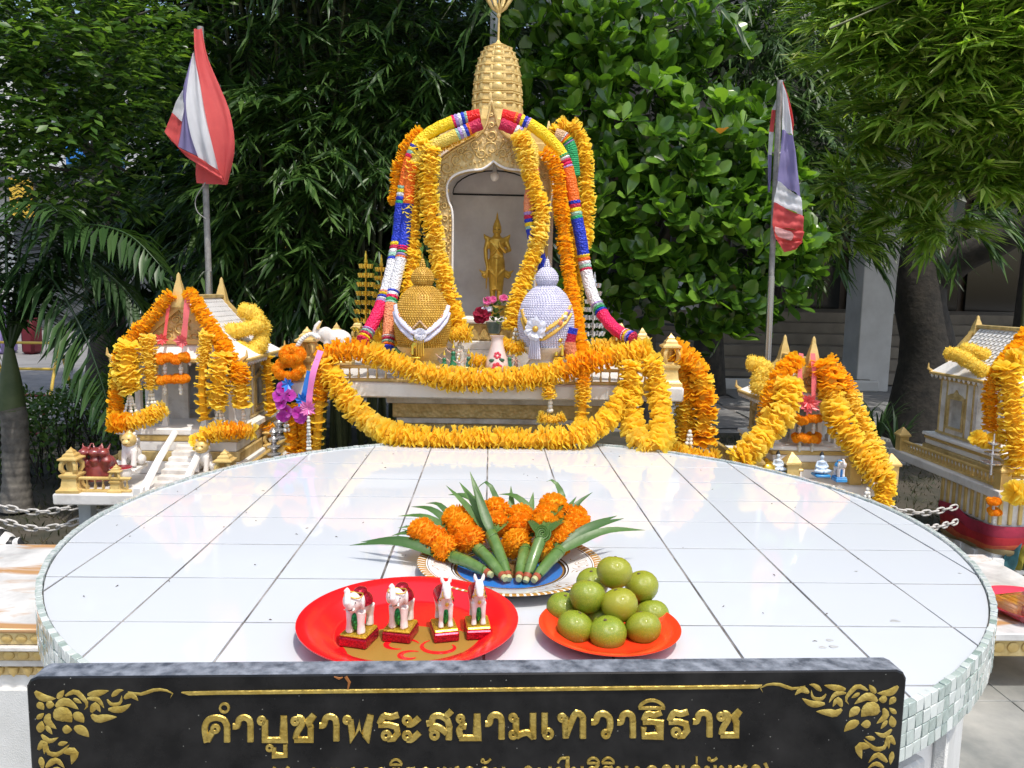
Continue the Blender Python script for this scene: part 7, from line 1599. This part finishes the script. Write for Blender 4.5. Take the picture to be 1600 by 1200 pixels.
b2 = thing('yellow_building', 'yellow and white building glimpsed through the bamboo stems', 'building', (-1.5, 24, 0)); MB().box((-2.2,25,4), (5.6,2,8)).obj('wall', wallw, b2)
for k in range(4): MB().box((-4.4+k*1.5,23.9,3.2), (.7,.2,1.6), .02).obj('panel', ysign, b2); MB().box((-4.4+k*1.5,23.9,1.2), (1.1,.2,1.8), .02).obj('window', glassd, b2)
ybar = mat('barrier_yellow', (.62,.42,.06), .5); rbar = mat('barrier_red', (.30,.04,.05), .5)
c = PZ(44, 612, 0); t = thing('yellow_barrier', 'yellow metal A-frame barrier on the left street', 'barrier', c); W_ = .34
for sx in (-1,1):
    MB().tube([c+Vector((sx*W_,-.2,0)), c+Vector((sx*W_,0,.52)), c+Vector((sx*W_,.2,0))], .016, 8).obj('leg_frame', ybar, t, 60)
for z_, y_ in ((.51,0),(.25,-.1)): MB().tube([c+Vector((-W_,y_,z_)), c+Vector((W_,y_,z_))], .014, 8).obj('rail', ybar, t)
c = PZ(30, 690, 0); t = thing('crowd_barrier', 'dark red tubular crowd barrier on the left street', 'barrier', c)
MB().tube(spline([c+Vector((.18,0,0)), c+Vector((.18,0,.28)), c+Vector((.14,0,.335)), c+Vector((-1.4,0,.335))], n=16), .012, 8).obj('frame', rbar, t, 60)
for k in range(8): MB().tube([c+Vector((.02-k*.13,0,.33)), c+Vector((.02-k*.13,0,.03))], .006, 6).obj('bar', steel, t)
MB().tube([c+Vector((.18,0,.06)), c+Vector((-1.4,0,.06))], .010, 8).obj('rail', rbar, t)

# ------------------------------------------------------------------ flags
fred = mat('flag_red', (.88,.17,.16), .7, 0, (.78,.13,.13), 6, .15, 60, trans=.5); fwht = mat('flag_white', (.88,.88,.90), .7, 0, (.80,.80,.83), 6, .15, 60, trans=.5); fblu = mat('flag_violet', (.43,.38,.66), .7, 0, (.34,.30,.55), 6, .15, 60, trans=.5)
FYL = 3.75
t = thing('thai_flag', 'limp red white and violet striped flag on the left pole', 'flag', P(312,60,FYL))
def LP(pts, dz=0): return [P(a, b, FYL+y) for a, b, y in pts]
A1 = [(303,47,-.03),(305,90,-.05),(312,125,-.06),(320,170,-.07),(329,215,-.07),(342,268,-.05)]; B1 = [(315,44,0),(324,88,-.01),(345,138,-.02),(360,178,-.02),(367,232,-.02),(355,288,0)]
MB().loft(LP(A1), LP(B1), .003, 6, .012).obj('red_stripe', fred, t, 180)
A2 = [(302,84,-.03),(296,112,-.05),(291,150,-.07),(292,180,-.08),(299,215,-.08),(310,246,-.07)]; B2 = [(303,80,-.03),(309,112,-.055),(316,150,-.065),(323,186,-.07),(331,225,-.07),(341,266,-.05)]
MB().loft(LP(A2), LP(B2), .003, 6, .008, 1).obj('white_stripe', fwht, t, 180)
A3 = [(301,84,-.02),(294,108,-.02),(286,140,-.02),(287,170,-.03),(283,198,-.04),(278,229,-.05)]; B3 = [(302,84,-.03),(296,112,-.05),(290,148,-.07),(291,178,-.08),(298,212,-.08),(309,244,-.07)]
MB().loft(LP(A3), LP(B3), .003, 4, .006, 2).obj('violet_stripe', fblu, t, 180)
MB().loft(LP([(286,140,-.02),(275,160,.0),(269,176,.01)]), LP([(288,150,-.025),(288,170,-.035),(284,190,-.045)]), .003, 4, .006).obj('white_stripe', fwht, t, 180)
MB().loft(LP([(269,176,.01),(263,192,.01),(257,206,.0)]), LP([(284,190,-.04),(282,208,-.045),(278,229,-.05)]), .003, 4, .006).obj('red_stripe', fred, t, 180)
MB().loft(LP([(258,207,.0),(278,229,-.05),(309,245,-.07),(342,267,-.05)]), LP([(277,230,-.03),(293,246,-.05),(318,262,-.06),(350,284,-.03)]), .003, 4, .006).obj('red_stripe', fred, t, 180)
MB().loft(LP([(306,255,.02),(306,270,.02),(307,286,.02)]), LP([(340,262,.03),(350,276,.03),(354,289,.01)]), .003, 5, .008).obj('red_stripe', fred, t, 180)
def pole(label, pts, r, msegs):
    t = thing('flag_pole', label, 'pole', pts[0], 'flag poles')
    for i, (f0, f1, rr, m) in enumerate(msegs): a, b = pts[0].lerp(pts[1], f0), pts[0].lerp(pts[1], f1); MB().tube([a, a.lerp(b,.5), b], rr, 14).obj('tube', m, t, 60)
    return t
alu = mat('weathered_pipe', (.34,.33,.31), .6, .1, (.20,.19,.18), 30); ssteel = mat('stainless', (.5,.5,.5), .22, .95)
p1 = P(313,42,FYL+.06); p0 = P(329,520,FYL+.06); d = p0-p1; p0 = p1+d*((0-p1.z)/d.z); zj = P(325,424,FYL+.06).z/p1.z
t = pole('grey flag pole behind the left spirit house', [p0,p1], .016, [(0,zj,.018,ssteel),(zj,1,.0145,alu)])
MB().tube(spline(PX((321,285,FYL),(306,310,FYL),(308,330,FYL),(322,342,FYL)), n=14), .0025, 5).obj('halyard', alu, t)
FYR = 4.0
p1 = P(1219,126,FYR+.03); p0 = P(1200,545,FYR+.03); d = p0-p1; p0 = p1+d*((0-p1.z)/d.z); zj = P(1204,432,FYR+.03).z/p1.z
pole('grey flag pole behind the right spirit house', [p0,p1], .016, [(0,zj,.018,ssteel),(zj,1,.0145,alu)])
t = thing('thai_flag', 'faded limp red white and violet flag on the right pole', 'flag', P(1220,130,FYR))
def RP(pts): return [P(a, b, FYR+y) for a, b, y in pts]
bL = [(1220,126,0),(1222,150,-.01),(1222,203,-.02),(1215,283,-.03),(1209,316,-.03),(1207,352,-.03),(1212,372,-.03),(1226,394,-.02)]
bR = [(1222,127,0),(1229,150,-.02),(1239,212,-.05),(1251,308,-.06),(1255,338,-.06),(1256,362,-.05),(1254,378,-.04),(1244,390,-.02)]
seg = [(0,2,fwht),(2,3,fblu),(3,4,fwht),(4,5,fred),(5,6,fred),(6,7,fred)]
MB().loft(RP([(1211,354,-.045),(1211,362,-.05),(1216,370,-.05)]), RP([(1236,362,-.075),(1240,368,-.075),(1236,376,-.065)]), .003, 4, .004).obj('white_stripe', mat('flag_pink', (.82,.52,.50), .7, trans=.45), t, 180)
for i, (a, b, m) in enumerate(seg):
    MB().loft(spline(RP(bL[a:b+1]), n=5), spline(RP(bR[a:b+1]), n=5), .003, 6, .014, .4*i).obj('red_stripe' if m is fred else 'white_stripe' if m is fwht else 'violet_stripe', m, t, 180)
MB().loft(RP([(1221,127,.01),(1229,150,.01),(1239,212,.0)]), RP([(1224,128,.02),(1234,160,.02),(1240,190,.01)]), .003, 3, .006).obj('red_stripe', fred, t, 180)
bq = [(1215,150),(1206,172),(1202,206),(1200,242),(1200,300)]; bp = [(1216,152),(1212,172),(1209,206),(1206,242),(1203,300)]
for i, m in enumerate((fwht,fred,fwht,fblu)):
    MB().loft(RP([(*bq[i],.05),(*bq[i+1],.05)]), RP([(*bp[i],.06),(*bp[i+1],.06)]), .003, 3, .004).obj('red_stripe' if m is fred else 'white_stripe' if m is fwht else 'violet_stripe', m, t, 180)
c = P(772,40,4.6); t = thing('lamp_post', 'perforated grey steel post rising behind the spire', 'post', (c.x,c.y,0)); MB().box((c.x,c.y,2.3), (.045,.045,4.6), .003).obj('post', greypaint, t)
hol = MB()
for k in range(40): hol.ell((c.x,c.y-.0225,1.2+k*.085), (.008,.002,.008), 8, 6)
struct(hol.obj('hole', dark, t), 'stuff')

# ------------------------------------------------------------------ chains
lk = MB().tube([(.017*math.cos(a)+(.008 if math.cos(a) > 0 else -.008), .0105*math.sin(a), 0) for a in np.linspace(0, 2*pi, 17)], .0036, 6).mesh('link', rope_white, 80)
def chain(label, pts):
    q = spline(pts, step=.039); t = thing('chain', label, 'chain', q[0], 'white chains round the planting bed')
    for i, p in enumerate(q):
        d = (q[min(i+1,len(q)-1)]-q[max(i-1,0)]).normalized(); s = d.cross(Vector((0,0,1))).normalized(); n = s.cross(d); 
        if i % 2: s, n = n, s
        else: s, n = (s+n*.6).normalized(), (n-s*.6).normalized()
        M = Matrix.Identity(4)
        for r in range(3): M[r][0] = d[r]; M[r][1] = s[r]; M[r][2] = n[r]; M[r][3] = p[r]-t.location[r]
        o = link('link', lk, t); o.matrix_local = M
chain('upper white chain at the far left', PX((-30,782,2.95),(20,795,2.95),(60,800,2.95),(110,793,2.95),(150,782,2.97)))
chain('lower white chain at the far left', PX((-30,803,2.86),(20,818,2.86),(60,826,2.86),(110,818,2.88),(165,796,2.92)))
chain('upper white chain between the two right houses', PX((1380,792,2.92),(1420,800,2.94),(1450,801,2.96),(1490,793,3.02)))
chain('lower white chain between the two right houses', PX((1395,806,2.6),(1430,822,2.7),(1460,824,2.8),(1492,816,2.9)))
# ------------------------------------------------------------------ zebra statue, mostly out of frame
zb_ = P(-2, 850, 2.75); t = thing('zebra_statue', 'striped zebra statue at the left picture edge', 'statue', (zb_.x-.12, zb_.y, 0)); m = MB(); zt_ = P(0,816,2.75).z
m.ell((0,0,zt_-.10), (.19,.10,.10)); m.tube([(-.13,0,zt_-.06),(-.22,0,zt_+.06),(-.26,0,zt_+.14)], [.07,.055,.05], 10); m.tube([(-.25,0,zt_+.15),(-.33,0,zt_+.08),(-.36,0,zt_+.05)], [.05,.04,.03], 10)
for sx in (-.13,.13):
    for sy in (-.05,.05): m.tube([(sx,sy,zt_-.12),(sx*1.02,sy,(zt_-.1)/2),(sx,sy,0)], [.045,.026,.028], 8)
for sy in (-.03,.03): m.tube([(-.24,sy,zt_+.18),(-.235,sy,zt_+.23)], [.018,.005], 6)
m.tube([(.18,0,zt_-.06),(.23,0,zt_-.15),(.22,0,zt_-.25)], [.02,.015,.012], 6)
zm_ = bpy.data.materials.new('zebra_stripes'); zm_.use_nodes = True; N = zm_.node_tree.nodes; wv = N.new('ShaderNodeTexWave'); wv.inputs['Scale'].default_value = 9; wv.inputs['Distortion'].default_value = 5; wv.inputs['Detail Scale'].default_value = 1.2; tc = N.new('ShaderNodeTexCoord'); zm_.node_tree.links.new(tc.outputs['Object'], wv.inputs['Vector']); cr = N.new('ShaderNodeValToRGB'); cr.color_ramp.interpolation = 'CONSTANT'; cr.color_ramp.elements[0].color = (.02,.02,.02,1); cr.color_ramp.elements[1].position = .42; cr.color_ramp.elements[1].color = (.72,.71,.69,1); zm_.node_tree.links.new(wv.outputs['Fac'], cr.inputs[0]); zm_.node_tree.links.new(cr.outputs[0], N['Principled BSDF'].inputs['Base Color']); N['Principled BSDF'].inputs['Roughness'].default_value = .4
fuse(m, 'body', zm_, t, .008, 3)
# ------------------------------------------------------------------ marble altar at the left edge
def marble():
    m = mat('veined_marble', (.66,.65,.63), .25, 0, (.33,.33,.325), 6, 0, 1, lo=.42, hi=.72, detail=11); nt = m.node_tree; N = nt.nodes; L = nt.links; b = N['Principled BSDF']; src = b.inputs['Base Color'].links[0].from_socket
    nz = N.new('ShaderNodeTexNoise'); nz.inputs['Scale'].default_value = 4.2; nz.inputs['Detail'].default_value = 9; nz.inputs['Distortion'].default_value = 1.2; tc = N.new('ShaderNodeTexCoord'); mp = N.new('ShaderNodeMapping'); mp.inputs['Scale'].default_value = (.7,2.2,1); L.new(tc.outputs['Object'], mp.inputs[0]); L.new(mp.outputs[0], nz.inputs['Vector'])
    mr = N.new('ShaderNodeMapRange'); mr.inputs[1].default_value = .50; mr.inputs[2].default_value = .60; L.new(nz.outputs['Fac'], mr.inputs[0]); mx = N.new('ShaderNodeMix'); mx.data_type = 'RGBA'; L.new(mr.outputs[0], mx.inputs[0]); L.new(src, mx.inputs[6]); mx.inputs[7].default_value = (.48,.27,.12,1); L.new(mx.outputs[2], b.inputs['Base Color']); return m
marb = marble(); za_ = .40; ya0 = PZ(30, 983, za_).y; ya1 = PZ(30, 850, za_).y; xr_ = -.915
alt = thing('marble_altar', 'veined marble topped altar with gilt friezes at the left edge', 'altar', (-1.4, (ya0+ya1)/2, 0)); W0 = 1.3
def slab(n, z0, z1, inset, m): MB().box((xr_-W0/2, (ya0+ya1)/2, (z0+z1)/2), (W0-2*inset, ya1-ya0-2*inset, z1-z0), .003).obj(n, m, alt)
slab('top', za_-.010, za_, 0, marb); slab('frieze', za_-.040, za_-.0102, .008, goldpale); slab('ledge', za_-.052, za_-.0402, .0, wdirty); slab('frieze', za_-.078, za_-.0522, .012, gold2); slab('ledge', za_-.096, za_-.0782, .020, wdirty); slab('frieze', za_-.118, za_-.0962, .026, gold2); slab('body', 0, za_-.1182, .034, wplaster)
mb_o = MB().ell((0,0,0), (.013,.004,.010), 10, 6).mesh('rosette', gold, 180); mb_p = MB().lathe([(.012,0),(.010,.012),(.001,.022)], 8).mesh('rosette', gold, 60)
for k in range(40):
    x = xr_-.02-k*.031
    if x < xr_-W0+.02: break
    for zz_, y_ in ((za_-.025,ya0+.008),(za_-.065,ya0+.012)):
        o = link('rosette', mb_o, alt); o.location = Vector((x,y_,zz_))-wloc(alt)
    o = link('rosette', mb_p, alt); o.location = Vector((x,ya0+.024,za_-.098))-wloc(alt); o.rotation_euler = (pi,0,0); o.scale = (1,.5,1)
MB().box((xr_-W0/2,ya0+.031,.14), (W0-.16,.012,.22), .003).obj('panel', meshpanel, alt)
# ------------------------------------------------------------------ low bench with a tray at the right edge
zb2 = .19; y0_ = PZ(1560,990,zb2).y; y1_ = PZ(1537,866,zb2).y; xr2 = PZ(1537,866,zb2).x
ben = thing('low_bench', 'low white marble bench with gilt apron right of the round table', 'bench', (xr2-.3,(y0_+y1_)/2,0)); bw = .62
MB().box((xr2-bw/2,(y0_+y1_)/2,zb2-.012), (bw,y1_-y0_,.024), .004).obj('top', marb, ben); MB().box((xr2-bw/2,(y0_+y1_)/2,zb2-.052), (bw-.04,y1_-y0_-.04,.055), .004).obj('apron', goldpale, ben)
for k in range(14): o = link('rosette', mb_o, ben); o.scale = (1.4,1,1.6); o.location = Vector((xr2-.04-k*.042,y0_+.018,zb2-.05))-wloc(ben)
for sx in (0,1):
    for yy in (y0_+.07,y1_-.07): MB().sq([(.05,0),(.05,.05),(.042,.06),(.042,zb2-.08)], (xr2-.07-sx*(bw-.14),yy,0)).obj('foot', wplaster, ben)
c = PZ(1610,950,zb2+.012); c.x -= .0; R_ = c.x-PZ(1541,950,zb2+.012).x
t = dish('round_tray', 'pink red plastic tray with packed food on the low bench', 'tray', pinkplas, c.x, c.y, zb2+.001, R_*1.0, [(0,.001),(.7,.001),(.8,.010),(1.0,.026),(1.0,.029),(.98,.029),(.79,.014),(.68,.005),(0,.005)])
pk_ = thing('food_pack', 'clear plastic pack of orange sliced food on the pink tray', 'food', (c.x-.05,c.y-.04,zb2+.01)); foodm = mat('orange_food', (.80,.30,.05), .3, 0, (.55,.25,.08), 30, .5, 60, coat=.8); clr = mat('clear_wrap', (.8,.8,.8), .05); clr.node_tree.nodes['Principled BSDF'].inputs['Transmission Weight'].default_value = 1.0
for k in range(5): MB().box((c.x-.10+k*.028,c.y-.035,zb2+.030), (.026,.09,.022), .006, 0, Matrix.Rotation(.25,3,'Z') @ Matrix.Rotation(.25,3,'Y')).obj('slice', foodm, pk_)
MB().box((c.x-.04,c.y-.04,zb2+.034), (.17,.13,.044), .012, 0, Matrix.Rotation(.25,3,'Z')).obj('wrapper', clr, pk_)
